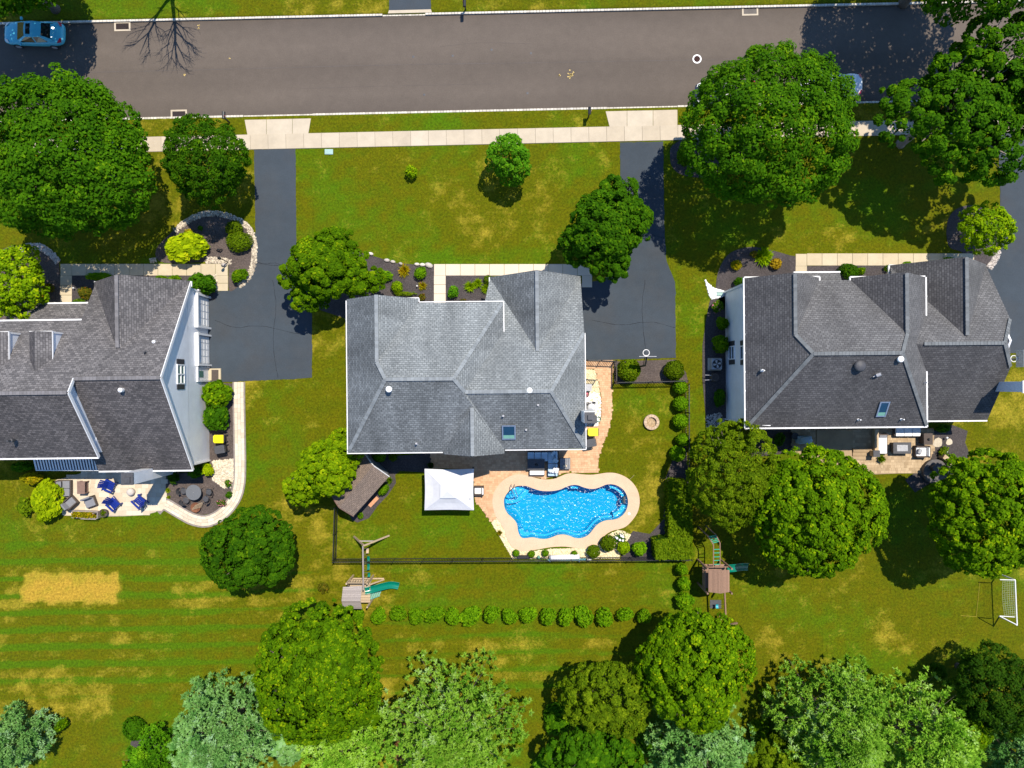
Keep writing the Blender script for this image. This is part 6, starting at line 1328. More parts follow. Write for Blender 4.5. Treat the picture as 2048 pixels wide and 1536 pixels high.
mid = [tuple(np.array(o_)*.5+np.array(i_)*.5-np.array([0,0,.06*abs(math.sin(math.pi*(k % N)/N))])) for k, (o_, i_) in enumerate(zip(outer, inner))]
n = len(outer); vs = outer+mid+inner+[(x, y, z-.22) for x, y, z in outer]
for i in range(n):
    j = (i+1) % n; fs += [(i, j, n+j, n+i), (n+i, n+j, 2*n+j, 2*n+i), (3*n+i, 3*n+j, j, i)]
b.add(vs, fs); b.build('canopy', M['canopy'], GZ)
b = MB(); zz = 2.93; b.add([(gcx-vx-.1,gcy-vy-.1,zz),(gcx+vx+.1,gcy-vy-.1,zz),(gcx+vx+.1,gcy+vy+.1,zz),(gcx-vx-.1,gcy+vy+.1,zz),(gcx,gcy,3.16)], [(0,1,4),(1,2,4),(2,3,4),(3,0,4),(3,2,1,0)]); b.build('vent_cap', M['canopy'], GZ)
for i, (x, y) in enumerate(cs_):
    x += .14*(1 if x < gcx else -1); y += .14*(1 if y < gcy else -1); b = MB(); b.box((x,y,1.06),(.09,.09,2.1)); b.build('post', M['darkgrey'], GZ)
b = MB(); b.lathe([(.001,0),(.10,.005)],(at(940,998,2.3)[0],at(940,998,2.3)[1],2.31),10,.35,1.2); b.build('emblem', M['grey'], GZ)
def lounge_chair(label, px, py, rz, cush, frame='wicker', w=.78, d=.80, back=.8, group=None, arms=True, cat='armchair', name='armchair', z=0.05):
    x, y, _ = at(px, py, .4); t = thing(name, (x, y, z), label, cat, group, rz)
    b = MB(); b.box((0,0,.2),(w,d,.22)); b.box((0,-d/2+.05,.45),(w,.09,.6))
    if arms:
        for s in (-1, 1): b.box((s*(w/2-.05),.02,.42),(.09,d-.05,.40))
    b.build('frame', M[frame], t, local=True, bevel=.015)
    for sx in (-1, 1):
        for sy in (-1, 1): q = MB(); q.box((sx*(w/2-.06),sy*(d/2-.06),.05),(.06,.06,.1)); q.build('leg', M['black'], t, local=True)
    iw = w-.2 if arms else w-.04
    b = MB(); b.box((0,.05,.38),(iw,d-.18,.14)); b.build('seat_cushion', M[cush], t, local=True, bevel=.04)
    b = MB(); b.bar((0,-d/2+.16,.42),(0,-d/2+.07,.42+back*.55),iw,.13,(0,1,0)); b.build('back_cushion', M[cush], t, local=True, bevel=.04)
    return t
lounge_chair('white cushioned chair at the right edge of the gazebo', 958, 981, R(90), 'whitecush', 'wicker', .72, .78)
def box_table(label, px, py, w, d, h, rz, top, side, cat='table', name='table', panel=None, z=0.05):
    x, y, _ = at(px, py, h); t = thing(name, (x, y, z), label, cat, None, rz)
    b = MB(); b.box((0,0,h-.03),(w,d,.06)); b.build('table_top', M[top], t, local=True, bevel=.01)
    b = MB(); b.box((0,0,(h-.06)/2),(w-.12,d-.12,h-.06)); b.build('base', M[side], t, local=True)
    if panel: b = MB(); b.box((0,0,h+.006),(w*.6,d*.55,.02)); b.build('burner_cover', M[panel], t, local=True)
    else: b = MB(); b.lathe([(.09,0),(.11,.05),(.05,.12),(.001,.14)],(.02,-.02,h),12); b.build('centrepiece', M['black'], t, local=True)
    return t
# L-shaped sofa
x, y, _ = at(1108, 915, .4); SF = thing('sofa', (x, y, .05), 'L-shaped outdoor sofa with grey-blue cushions against the middle house', 'sofa')
b = MB(); lx0, lx1 = at(1055,908,.4)[0], at(1117,908,.4)[0]; ly0, ly1 = at(1055,952,.4)[1], at(1055,901,.4)[1]; sw = .85
b.box(((lx0+lx1)/2,ly1-sw/2,.23),(lx1-lx0,sw,.26)); b.box((lx1-sw/2,(ly0+ly1-sw)/2,.23),(sw,ly1-sw-ly0,.26)); b.box(((lx0+lx1)/2,ly1-.05,.5),(lx1-lx0,.1,.4)); b.box((lx1-.05,(ly0+ly1)/2-.06,.5),(.1,ly1-ly0-.14,.4)); b.build('frame', M['wicker'], SF, bevel=.01)
for k in range(3): wv = (lx1-sw-lx0)/3; c = lx0+wv*(k+.5); q = MB(); q.box((c,ly1-sw/2-.06,.44),(wv-.03,sw-.14,.15)); q.build('seat_cushion', M['bluecush'], SF, bevel=.04); q = MB(); q.box((c,ly1-.18,.64),(wv-.03,.16,.32)); q.build('back_cushion', M['bluecush'], SF, bevel=.05)
for k in range(2): wv = (ly1-ly0)/2; c = ly1-wv*(k+.5); q = MB(); q.box((lx1-sw/2-.06,c,.44),(sw-.14,wv-.03,.15)); q.build('seat_cushion', M['bluecush'], SF, bevel=.04); q = MB(); q.box((lx1-.18,c,.64),(.16,wv-.05,.32)); q.build('back_cushion', M['bluecush'], SF, bevel=.05)
for k, (px, py, rz) in enumerate([(1104,943,.2),(1108,941,1.0),(1114,941,1.45)]):
    x, y, _ = at(px, py, .7); b = MB(); b.box((0,0,0),(.44,.16,.42)); o = b.build('cushion', M['whitecush'], local=True, bevel=.06); o.location = (x, y, .76); o.rotation_euler = (R(-30), 0, rz)
    tag(o, ['white cushion at the left of the three on the L-shaped sofa end','white cushion in the middle of the three on the L-shaped sofa end','white cushion at the right of the three on the L-shaped sofa end'][k], 'cushion', 'white cushions on the L-shaped sofa')
for k, (px, py, rz) in enumerate([(1107,907,.7),(1111,921,-.6)]):
    x, y, _ = at(px, py, .7); b = MB(); b.box((0,0,0),(.42,.15,.40)); o = b.build('cushion', M['bluecush'], local=True, bevel=.05); o.location = (x, y, .74); o.rotation_euler = (R(-35), 0, rz); tag(o, ['grey-blue scatter cushion in the corner of the L-shaped sofa','grey-blue scatter cushion on the long arm of the L-shaped sofa'][k], 'cushion')
box_table('dark outdoor table in front of the L-shaped sofa', 1072, 929, 1.36, .84, .62, 0, 'darkgrey', 'wicker')
x, y, _ = at(1074, 946, .4); BN = thing('bench', (x, y, .05), 'dark wicker bench with white cushion beside the dark table', 'bench')
b = MB(); b.box((0,0,.18),(1.22,.42,.3)); b.build('frame', M['wicker'], BN, local=True); b = MB(); b.box((0,.02,.38),(1.16,.34,.11)); b.build('cushion', M['whitecush'], BN, local=True, bevel=.04)
x, y, _ = at(1130, 927, .3); CT_ = thing('coffee_table', (x, y, .05), 'dark square side table half in shade right of the sofa', 'table')
b = MB(); b.box((0,0,.36),(.82,.9,.05)); b.build('table_top', M['darkgrey'], CT_, local=True)
for k in range(5): b = MB(); b.box((-.33+.165*k,0,.395),(.13,.84,.02)); b.build('slat', M['grey'], CT_, local=True)
for sx in (-1, 1):
    for sy in (-1, 1): b = MB(); b.box((sx*.36,sy*.4,.17),(.07,.07,.34)); b.build('leg', M['black'], CT_, local=True)
x, y, _ = at(1130, 932, .46); b = MB(); b.lathe([(.10,0),(.13,.06),(.09,.13),(.03,.15)],(0,0,0),12,1.2,.8); o = b.build('bowl', M['whitewarm'], local=True, smooth=True); o.location = (x, y, .455); tag(o, 'small tan bowl on the dark square side table', 'bowl')
x, y, _ = at(863, 930); b = MB(); b.lathe([(.16,0),(.2,.3),(.22,.34),(.17,.34)],(0,0,0),14); PT = thing('potted_plant', (x, y, .03), 'dark potted plant in shade at the top left of the gazebo', 'plant'); b.build('pot', M['darkgrey'], PT, local=True)
me_ = unit_shrub('grass', 77, 110, 'lf_dark', .12); o = bpy.data.objects.new('foliage', me_); COL.objects.link(o); o.parent = PT; o.location = (0,0,.3); o.scale = (.42,.42,.6)
# rolled cover, planter and urn along the pool fence
x0_, y0_, _ = at(1096, 1118, .5); x1_, y1_, _ = at(1163, 1116, .5); RC = thing('pool_cover_roll', ((x0_+x1_)/2, (y0_+y1_)/2, 0), 'long white roll with blue underside lying by the pool fence', 'pool cover')
b = MB(); b.tube([(x0_+.2,y0_+.10,.5),(x1_-.2,y1_+.10,.5)], .20, 14); b.build('roll', M['whitecush'], RC, smooth=True)
b = MB(); b.tube([(x0_,y0_-.14,.36),(x1_+.35,y1_-.14,.36)], .08, 8); b.build('tube', M['teal'], RC)
for t_ in (.06, .94): b = MB(); b.box((x0_+(x1_-x0_)*t_,y0_,.2),(.1,.5,.4)); b.build('stand', M['steel'], RC)
x, y, _ = at(1179, 1121, .5); b = MB(); b.box((0,0,.2),(.3,.16,.4)); o = b.build('float', M['whitecush'], local=True, bevel=.03); o.location = (x, y, 0.02); tag(o, 'small white block at the right of the long white roll', 'float')
x, y, _ = at(1047, 1113); b = MB(); b.box((0,0,.12),(1.0,.28,.2)); b.box((0,.12,.3),(1.0,.06,.2)); o = b.build('low_bench', M['black'], local=True); o.location = (x, y, .02); tag(o, 'low black bench between two tiny ball shrubs by the fence', 'bench')
x, y, _ = at(1077, 1113); b = MB(); b.lathe([(.10,0),(.12,.05),(.05,.12),(.10,.3),(.13,.36),(.03,.42),(.001,.5)],(0,0,0),12); o = b.build('garden_ornament', M['greenlight'], local=True, smooth=True); o.location = (x, y, .02); tag(o, 'small pale green ornament by the pool fence', 'ornament')
x, y, _ = at(1238, 1074); PW = thing('flower_pot', (x, y, .03), 'white-flowered pots at the corner of the pool gravel', 'flower pot')
for k, (dx_, dy_) in enumerate([(-.2,0),(.18,-.12),(.16,.18)]):
    b = MB(); b.lathe([(.12,0),(.17,.28),(.15,.28)],(dx_,dy_,0),12); b.build('pot', M['white'], PW, local=True)
g_ = np.random.default_rng(4); Pq = g_.normal(size=(150,3))*[.22,.2,.08]+[0,0,.42]; mm = leaf_mesh('foliage', Pq, g_.normal(size=(150,3))*.5+[0,0,1], .16, .1, .3+g_.normal(size=150)*.2, g_); mm.materials.append(M['lf_deep']); o = bpy.data.objects.new('foliage', mm); COL.objects.link(o); o.parent = PW
for k, (dx_, dy_) in enumerate([(-.24,.02),(.22,-.16),(.24,.12),(.1,.2),(-.02,-.12)]): b = MB(); b.lathe([(.03,0),(.11,.06),(.08,.12),(.001,.14)],(dx_,dy_,.46),9); b.build('bloom', M['flowerwhite'], PW, local=True, smooth=True)
x, y, _ = at(1302, 844); FP = thing('fire_pit', (x, y, 0), 'round stone fire pit on the fenced lawn', 'fire pit')
n_ = 14; sbk = None
for k in range(n_):
    a = k*2*math.pi/n_
    if sbk is None: b = MB(); b.add([(.40*math.cos(s)*1, .40*math.sin(s), z) for z in (0,.3) for s in (-.21,.21)]+[(.62*math.cos(s), .62*math.sin(s), z) for z in (0,.3) for s in (-.21,.21)], [(2,6,7,3),(0,2,3,1),(4,5,7,6),(0,4,6,2),(1,3,7,5)]); sbk = b.build('block', pieces('pitstone', (.48,.34,.22), (.66,.52,.38)), FP, local=True); o = sbk
    else: o = sbk.copy(); COL.objects.link(o)
    o.rotation_euler = (0, 0, a)
b = MB(); b.lathe([(.44,.02),(.44,.06),(.001,.09)],(0,0,0),18); b.build('ash', mulchmat('ash', (.42,.30,.17)), FP, local=True)

# ------------------------------------------------------------------ basketball hoops
def hoop(label, px, py, rz):
    x, y, _ = at(px, py); t = thing('basketball_hoop', (x, y, 0), label, 'basketball hoop', 'basketball hoops on the driveways', rz)
    b = MB(); b.tube([(0,0,-.1),(0,0,2.55),(.0,.35,3.05),(0,.62,3.15)], .07, 8); b.build('pole', M['blackmetal'], t, local=True); b = MB(); b.bar((-.1,0,2.3),(-.08,.62,2.85),.04,.04); b.bar((.1,0,2.3),(.08,.62,2.85),.04,.04); b.build('brace', M['blackmetal'], t, local=True)
    b = MB(); b.box((0,.66,3.3),(1.3,.04,.85)); b.build('backboard', M['galv'], t, local=True); ring_ = MB()
    ring_.tube([(.24*math.cos(a*.3142),.96+.24*math.sin(a*.3142),3.05) for a in range(21)], .028, 6, False); ring_.box((0,.71,3.05),(.18,.1,.06)); ring_.build('rim', M['whitecush'], t, local=True)
    b = MB()
    for a in range(12): b.tube([(.23*math.cos(a*.5236),.96+.23*math.sin(a*.5236),3.03),(.12*math.cos(a*.5236+.3),.96+.12*math.sin(a*.5236+.3),2.62)], .008, 4)
    b.build('net', M['flowerwhite'], t, local=True)
hoop('basketball hoop on a black pole at the end of the middle driveway', 1278, 733, 0.0); hoop('basketball hoop at the right edge beside the far driveway', 1998, 720, R(90))

# ------------------------------------------------------------------ bins, pool plant, air conditioners
def bin_(label, px, py, rz, lid):
    x, y, _ = at(px, py, 1.0); t = thing('wheelie_bin', (x, y, .02), label, 'bin', 'wheeled bins by the house walls', rz)
    b = MB(); b.add([(-.23,-.26,.06),(.23,-.26,.06),(.23,.26,.06),(-.23,.26,.06),(-.29,-.34,.98),(.29,-.34,.98),(.29,.34,.98),(-.29,.34,.98)], [(0,3,2,1),(0,1,5,4),(1,2,6,5),(2,3,7,6),(3,0,4,7)]); b.build('body', M['black'], t, local=True)
    b = MB(); b.box((0,.03,1.02),(.64,.74,.07)); b.box((0,-.36,1.0),(.5,.1,.05)); b.build('lid', M[lid], t, local=True, bevel=.025); b = MB(); b.bar((-.28,.44,.98),(.28,.44,.98),.05,.05); b.build('handle', M['black'], t, local=True)
    for s in (-1, 1): b = MB(); b.tube([(s*.22,.30,.11),(s*.29,.30,.11)], .11, 12); b.build('wheel', M['tyre'], t, local=True)
bin_('yellow-lidded bin against the left house gable wall', 437, 878, R(-90), 'yellow'); bin_('black-lidded bin below the yellow-lidded one at the left house', 439, 899, R(-80), 'darkgrey')
bin_('yellow-lidded bin beside the middle house chimney', 1186, 864, R(-90), 'yellow'); bin_('black-lidded bin below the yellow-lidded one at the middle house', 1181, 886, R(-80), 'darkgrey')
x, y, _ = at(1181, 815); PF = thing('pool_filter', (x, y, .03), 'white pool filter tank and pump above the chimney', 'pool filter')
b = MB(); b.lathe([(.28,0),(.33,.2),(.33,.75),(.26,.92),(.1,1.0),(.06,1.08),(.001,1.1)],(0,0,0),18); b.build('tank', M['white'], PF, local=True, smooth=True)
b = MB(); b.tube([(-.45,.3,.2),(-.1,.3,.2)], .12, 12); b.tube([(.0,.42,.25),(.36,.42,.25)],.06,8); b.build('pump', M['black'], PF, local=True); b = MB(); b.tube([(-.3,.3,.3),(-.3,.5,.6),(0,.5,.7),(0,.1,.95)],.035,6); b.tube([(.3,-.1,.2),(.4,.3,.2),(.4,.5,.2)],.035,6); b.build('pipe', M['white'], PF, local=True)
x, y, _ = at(1182, 838); PH = thing('pool_heater', (x, y, .03), 'dark box-shaped pool heater beside the chimney', 'heater'); b = MB(); b.box((0,0,.45),(.75,.62,.8)); b.build('cabinet', M['darkgrey'], PH, local=True, bevel=.02); b = MB(); b.box((.02,-.05,.87),(.34,.16,.05)); b.build('flue', M['steel'], PH, local=True)
x, y, _ = at(1197, 838); b = MB(); b.tube([(.18*math.cos(a*.7+.3),.2*math.sin(a*.7+.3),.02+.006*a) for a in range(22)], .02, 6); o = b.build('garden_hose', M['greenlight'], local=True); o.location = (x, y, .04); tag(o, 'coiled pale green hose at the right of the pool heater', 'hose')
x, y, _ = at(1176, 775); b = MB(); b.box((0,0,.35),(.4,.5,.7)); b.box((0,0,.72),(.44,.54,.05)); o = b.build('utility_box', M['galv'], local=True); o.location = (x, y, .03); tag(o, 'grey utility box by the short fence stub', 'utility box')
def aircon(label, px, py):
    x, y, _ = at(px, py, .8); t = thing('air_conditioner', (x, y, 0), label, 'air conditioner'); b = MB(); b.box((0,0,.42),(.8,.84,.76)); b.build('cabinet', M['galv'], t, local=True, bevel=.02)
    b = MB(); b.box((0,0,.03),(1.05,1.0,.06)); b.build('pad', M['concrete'], t, local=True); b = MB(); b.lathe([(.36,.803),(.36,.82),(.32,.82),(.32,.80)],(0,0,0),24); b.lathe([(.315,.801),(.001,.803)],(0,0,0),20); b.build('fan_ring', M['black'], t, local=True)
    for k in range(4):
        a = k*math.pi/2+.3; b = MB(); ca, sa = math.cos(a), math.sin(a); b.add([(ca*r_-sa*w_, sa*r_+ca*w_, .815) for r_, w_ in ((.05,-.02),(.29,-.12),(.30,.06),(.06,.05))], [(0,1,2,3)]); b.build('blade', M['steel'], t, local=True)
aircon('grey air conditioner by the right house side wall', 1434, 728)
x, y, _ = at(1431, 755, .8); RT = thing('rain_barrel', (x, y, 0), 'dark round barrel with handles below the air conditioner', 'barrel'); b = MB(); b.lathe([(.28,0),(.34,.3),(.34,.55),(.3,.8),(.22,.8),(.22,.7),(.001,.7)],(0,0,0),18); b.build('barrel', M['wicker'], RT, local=True)
for s in (-1, 1): b = MB(); b.bar((-.3,s*.18,.75),(-.75,s*.2,.55),.04,.04); b.build('handle', M['galv'], RT, local=True)
b = MB(); WG = [(1410,560),(1418,569),(1428,576),(1440,580),(1449,584),(1447,592),(1434,596),(1422,597),(1417,585)]; b.sheet(pts(catmull(WG, 4)), .03); o = tag(b.build('white_gravel', M['whitestone'], tint=[.8]*len(b.f)), 'white stones spread at the right house downspout', kind='structure'); scatter_stones('stones', o, [catmull(WG, 4)], 420, (.05,.11), M['whitestone'], 31, .05)
x, y, _ = at(1439, 588); b = MB(); b.box((0,0,.05),(.5,.28,.05)); b.box((0,.12,.09),(.5,.04,.06)); b.box((0,-.12,.09),(.5,.04,.06)); o = b.build('splash_block', M['paleboxlid'], local=True); o.location = (x, y, .05); tag(o, 'grey-green splash block on the white stones', 'splash block')

# ------------------------------------------------------------------ left house patio
x, y, _ = at(128, 977, .4); LS = thing('loveseat', (x, y, .05), 'grey two-seat sofa with square cushions on the pale patio', 'sofa', None, R(-90))
b = MB(); b.box((0,0,.2),(1.3,1.05,.22)); b.box((0,-.48,.42),(1.3,.09,.5)); b.build('frame', M['wicker'], LS, local=True)
for s in (-1, 1): b = MB(); b.box((s*.31,.2,.38),(.60,.56,.15)); b.build('seat_cushion', M['greycush'], LS, local=True, bevel=.04); b = MB(); b.bar((s*.31,-.12,.5),(s*.31,-.40,.72),.58,.2,(0,1,0)); b.build('back_cushion', M['greycush'], LS, local=True, bevel=.05)
LS.rotation_euler.z = R(-90)
x, y, _ = at(163, 975, .6); LT = thing('patio_table', (x, y, .05), 'brown rectangular table right of the grey two-seat sofa', 'table')
b = MB(); b.box((0,0,.6),(.62,1.0,.06)); b.build('table_top', M['brownpaint'], LT, local=True, bevel=.01)
for sx in (-1, 1):
    for sy in (-1, 1): b = MB(); b.box((sx*.27,sy*.44,.29),(.07,.07,.57)); b.build('leg', M['brownpaint'], LT, local=True)
b = MB(); b.box((0,0,.2),(.54,.9,.04)); b.build('shelf', M['brownpaint'], LT, local=True)
lounge_chair('grey cushioned armchair at the lower left of the pale patio', 141, 1006, R(-48), 'greycush', 'wicker', .8, .9, .9, 'grey armchairs on the pale patio'); lounge_chair('grey cushioned armchair below the brown rectangular table', 180, 1004, R(200), 'greycush', 'wicker', .8, .86, .9, 'grey armchairs on the pale patio', False)
def adirondack():
    t = thing('adirondack_chair', (0,0,0), 'x', 'chair', 'blue slatted chairs on the pale patio'); m_ = M['blueplastic']
    for k in range(5): b = MB(); b.bar((-.26+.13*k,.30,.38),(-.26+.13*k,-.28,.26),.11,.025); b.build('seat_slat', m_, t, local=True)
    for k in range(5): b = MB(); a = (k-2); b.bar((a*.10,-.26,.28),(a*.145,-.66-.0*abs(a),1.02-.05*abs(a)),.115,.025,(0,1,.4)); b.build('back_slat', m_, t, local=True)
    for s in (-1, 1):
        b = MB(); b.bar((s*.37,.36,.58),(s*.37,-.46,.56),.14,.03); b.build('armrest', m_, t, local=True); b = MB(); b.box((s*.36,.30,.28),(.05,.1,.56)); b.build('leg', m_, t, local=True); b = MB(); b.bar((s*.30,.32,.34),(s*.30,-.62,.03),.04,.12); b.build('leg', m_, t, local=True)
    b = MB(); b.bar((-.36,-.44,.54),(.36,-.44,.54),.06,.06); b.build('back_rail', m_, t, local=True); return t
A0 = adirondack()
for k, (px, py, rz, lb) in enumerate([(221,972,R(-112),'blue slatted chair nearest the brown table, turned right'),(229,1009,R(-132),'blue slatted chair below the other two, facing the grey stool'),(278,1001,R(45),'blue slatted chair at the right of the grey stool')]):
    x, y, _ = at(px, py, .4)
    if k == 0: A0.location = (x, y, .055); A0.rotation_euler = (0, 0, rz); A0['label'] = lb; FRAME[A0.name] = (Vector((x, y, .055)), rz)
    else: place_copy(A0, (x, y, .055), rz, lb)
x, y, _ = at(261, 984, .3); b = MB(); b.lathe([(.20,0),(.30,.1),(.31,.28),(.24,.42),(.08,.46),(.001,.46)],(0,0,0),20); o = b.build('stool', M['greystone'], local=True, smooth=True, tint=[.4]*len(b.f)); o.location = (x, y, .05); tag(o, 'grey drum stool among the blue chairs', 'stool')
x, y, _ = at(171, 1029, .4); PB = thing('planter', (x, y, .03), 'long wooden trough of plants at the patio edge', 'planter', None, R(-2)); b = MB()
for c_, d_ in (((0,.26,.25),(2.05,.05,.5)),((0,-.26,.25),(2.05,.05,.5)),((-1.0,0,.25),(.05,.5,.5)),((1.0,0,.25),(.05,.5,.5))): q = MB(); q.box(c_, d_); q.build('board', M['greywood'], PB, local=True)
b.box((0,0,.22),(1.94,.46,.36)); b.build('soil', M['soil'], PB, local=True); b = MB(); b.bar((.95,.22,.5),(.95,.22,1.0),.06,.06); b.bar((-.2,-.3,.65),(1.0,-.3,.62),.05,.05); b.build('rail', M['greywood'], PB, local=True)
gq = np.random.default_rng(8); Pq = np.stack([gq.uniform(-.95,.9,420), gq.uniform(-.22,.22,420), gq.uniform(.4,.68,420)], -1); mm = leaf_mesh('foliage', Pq, gq.normal(size=(420,3))*.6+[0,0,1], .16, .1, .4+gq.normal(size=420)*.3, gq); mm.materials.append(M['lf_orange']); o = bpy.data.objects.new('foliage', mm); COL.objects.link(o); o.parent = PB
x, y, _ = at(207, 1026, .4); PP = thing('plant_pot', (x, y, .03), 'round grey-brown pot at the right of the wooden trough', 'plant pot'); b = MB(); b.lathe([(.22,0),(.32,.3),(.34,.42),(.27,.42),(.26,.34),(.001,.34)],(0,0,0),18); b.build('pot', M['wicker'], PP, local=True, smooth=False); gq = np.random.default_rng(9); Pq = gq.normal(size=(70,3))*[.1,.1,.03]+[0,0,.4]; mm = leaf_mesh('foliage', Pq, gq.normal(size=(70,3))*.5+[0,0,1], .13, .09, .4+gq.normal(size=70)*.2, gq); mm.materials.append(M['lf_olive']); o = bpy.data.objects.new('foliage', mm); COL.objects.link(o); o.parent = PP
x, y, _ = at(387, 985, .75); RTB = thing('round_table', (x, y, .03), 'round dark mesh table in the brown mulch bed', 'table'); b = MB(); b.lathe([(.60,.70),(.615,.72),(.60,.74),(.05,.745),(.04,.74)],(0,0,0),32); b.build('table_top', plain('meshtop', (.12,.125,.13), .6, .2, 60), RTB, local=True); b = MB(); b.lathe([(.02,.745),(.02,.76),(.001,.77)],(0,0,0),8); b.build('cap', M['galv'], RTB, local=True)
for k in range(4): a = k*1.571+.5; b = MB(); b.tube([(.42*math.cos(a),.42*math.sin(a),.72),(.36*math.cos(a),.36*math.sin(a),.3),(.5*math.cos(a),.5*math.sin(a),0)], .022, 6); b.build('leg', M['darkgrey'], RTB, local=True)
def metal_chair():
    t = thing('metal_chair', (0,0,0), 'x', 'chair', 'dark metal chairs round the garden table'); b = MB(); b.lathe([(.24,.42),(.25,.44),(.2,.45),(.001,.45)],(0,0,0),14,1,.95); b.build('seat', M['darkgrey'], t, local=True)
    b = MB(); pr = [(-.24,-.20),(-.17,-.27),(0,-.31),(.17,-.27),(.24,-.20)]
    for i in range(4): b.add([(pr[i][0],pr[i][1],.47),(pr[i+1][0],pr[i+1][1],.47),(pr[i+1][0]*1.05,pr[i+1][1]*1.3,.86),(pr[i][0]*1.05,pr[i][1]*1.3,.86)], [(0,1,2,3)])
    b.build('backrest', M['darkgrey'], t, local=True)
    for sx in (-1, 1):
        for sy in (-1, 1): b = MB(); b.tube([(sx*.19,sy*.18,.43),(sx*.23,sy*.23,0)], .016, 6); b.build('leg', M['darkgrey'], t, local=True)
        b = MB(); b.tube([(sx*.26,-.26,.66),(sx*.28,.12,.64),(sx*.24,.2,.44)], .016, 6); b.build('armrest', M['darkgrey'], t, local=True)
    return t
C0 = metal_chair()
for k, (px, py, lb) in enumerate([(417,984,'dark metal chair at the right of the round garden table'),(411,998,'dark metal chair at the lower right of the round garden table'),(371,1001,'dark metal chair at the lower left of the round garden table'),(366,982,'dark metal chair at the left of the round garden table')]):
    x, y, _ = at(px, py, .5); dx_, dy_ = RTB.location.x-x, RTB.location.y-y; rz = math.atan2(dy_, dx_)-math.pi/2
    if k == 0: C0.location = (x, y, .02); C0.rotation_euler = (0, 0, rz); C0['label'] = lb
    else: place_copy(C0, (x, y, .02), rz, lb)
x, y, _ = at(391, 1015, .3); FB = thing('fire_bowl', (x, y, .02), 'rusty fire bowl with sticks below the round garden table', 'fire bowl'); b = MB(); b.lathe([(.12,0),(.25,.08),(.38,.26),(.40,.3),(.34,.27),(.001,.14)],(0,0,0),20); b.build('bowl', M['rust'], FB, local=True)
for k in range(7): b = MB(); a = .3+k*.12; b.tube([(-.35+.05*k,-.2+.06*k,.25),(.5+.03*k,.05+.07*k,.36)], .014, 5); b.build('stick', M['palewood'], FB, local=True)
x, y, _ = at(433, 752); b = MB(); b.box((0,0,0),(.95,.55,.02)); o = b.build('doormat', M['wicker'], local=True); x, y, _ = at(430, 751.5, .17); o.location = (x, y, .175); o.rotation_euler.z = R(90); tag(o, 'dark doormat on the tan doorstep of the left garage', 'doormat')
x, y, _ = at(456, 524); LP = thing('garden_lamp', (x, y, 0), 'small black lamp on a post beside the left front walk', 'lamp'); b = MB(); b.tube([(0,0,0),(0,0,1.5)], .035, 8); b.build('post', M['black'], LP, local=True); b = MB(); b.lathe([(.06,1.5),(.12,1.6),(.13,1.78),(.05,1.9),(.001,1.95)],(0,0,0),8); b.build('lantern', M['black'], LP, local=True)
x, y, _ = at(449, 530); b = MB(); b.lathe([(.16,0),(.2,.12),(.1,.24),(.001,.28)],(0,0,0),9,1.2,.8); o = b.build('garden_rock', M['greystone'], local=True, smooth=True, tint=[.5]*len(b.f)); o.location = (x, y, .03); tag(o, 'grey rock at the foot of the small black garden lamp', 'rock')
x, y, _ = at(440, 501); b = MB(); b.tube([(-.25,0,.05),(-.05,.04,.3),(.12,-.02,.32),(.3,.1,.12)], [.03,.07,.07,.02], 7); b.tube([(0,0,0),(0,0,.3)],.02,6); b.tube([(.12,0,0),(.12,0,.3)],.02,6); o = b.build('bird_ornament', M['black'], local=True); o.location = (x, y, .02); tag(o, 'dark bird-shaped ornament in the left mulch island', 'ornament')

# ------------------------------------------------------------------ right house patio
box_table('dark fire table with pale top on the right patio', 1804, 896, 1.42, .9, .62, 0, 'darkgrey', 'darkgrey', panel='galv')
x, y, _ = at(1764, 888, .35); DB = thing('sun_lounger', (x, y, .05), 'brown lounger with a long white cushion on the right patio', 'lounger'); b = MB(); b.box((0,0,.2),(.86,1.62,.22)); b.box((0,.74,.36),(.86,.1,.3)); b.build('frame', M['wicker'], DB, local=True); b = MB(); b.box((0,-.03,.37),(.68,1.46,.14)); b.build('cushion', M['whitecush'], DB, local=True, bevel=.05); b = MB(); b.box((0,.62,.47),(.6,.2,.12)); b.build('pillow', M['greycush'], DB, local=True, bevel=.04)
for sx in (-1, 1):
    for sy in (-1, 1): b = MB(); b.box((sx*.36,sy*.7,.05),(.07,.07,.1)); b.build('leg', M['black'], DB, local=True)
x, y, _ = at(1815, 861, .4); DS = thing('sofa', (x, y, .05), 'white cushioned sofa tucked under the right house eave', 'sofa'); b = MB(); b.box((0,0,.2),(2.1,.9,.24)); b.box((0,.42,.48),(2.1,.1,.44)); b.build('frame', M['wicker'], DS, local=True)
for k in range(3): b = MB(); b.box((-.66+.66*k,-.06,.41),(.64,.78,.16)); b.build('seat_cushion', M['whitecush'], DS, local=True, bevel=.04); b = MB(); b.box((-.66+.66*k,.3,.62),(.62,.16,.34)); b.build('back_cushion', M['whitecush'], DS, local=True, bevel=.05)
CH = lounge_chair('brown armchair with white cushion near the stone water wall', 1843, 903, R(90), 'whitecush', 'wicker', .92, 1.0, .6)
x, y, _ = at(1841, 903, .7); b = MB(); b.box((0,0,0),(.42,.15,.4)); o = b.build('cushion', M['galv'], local=True, bevel=.05); o.location = (x, y, .62); o.rotation_euler = (R(-60), 0, R(70)); tag(o, 'grey patterned cushion on the white-cushioned armchair', 'cushion')
box_table('dark cabinet by the right house wall near the stepping stones', 1856, 878, .7, .9, .85, 0, 'wicker', 'wicker', 'cabinet', 'cabinet')
x, y, _ = at(1865, 942); WW = thing('water_wall', (x, y, 0), 'curved dark stone fire feature with flat stone slabs', 'stone feature'); gW = random.Random(8)
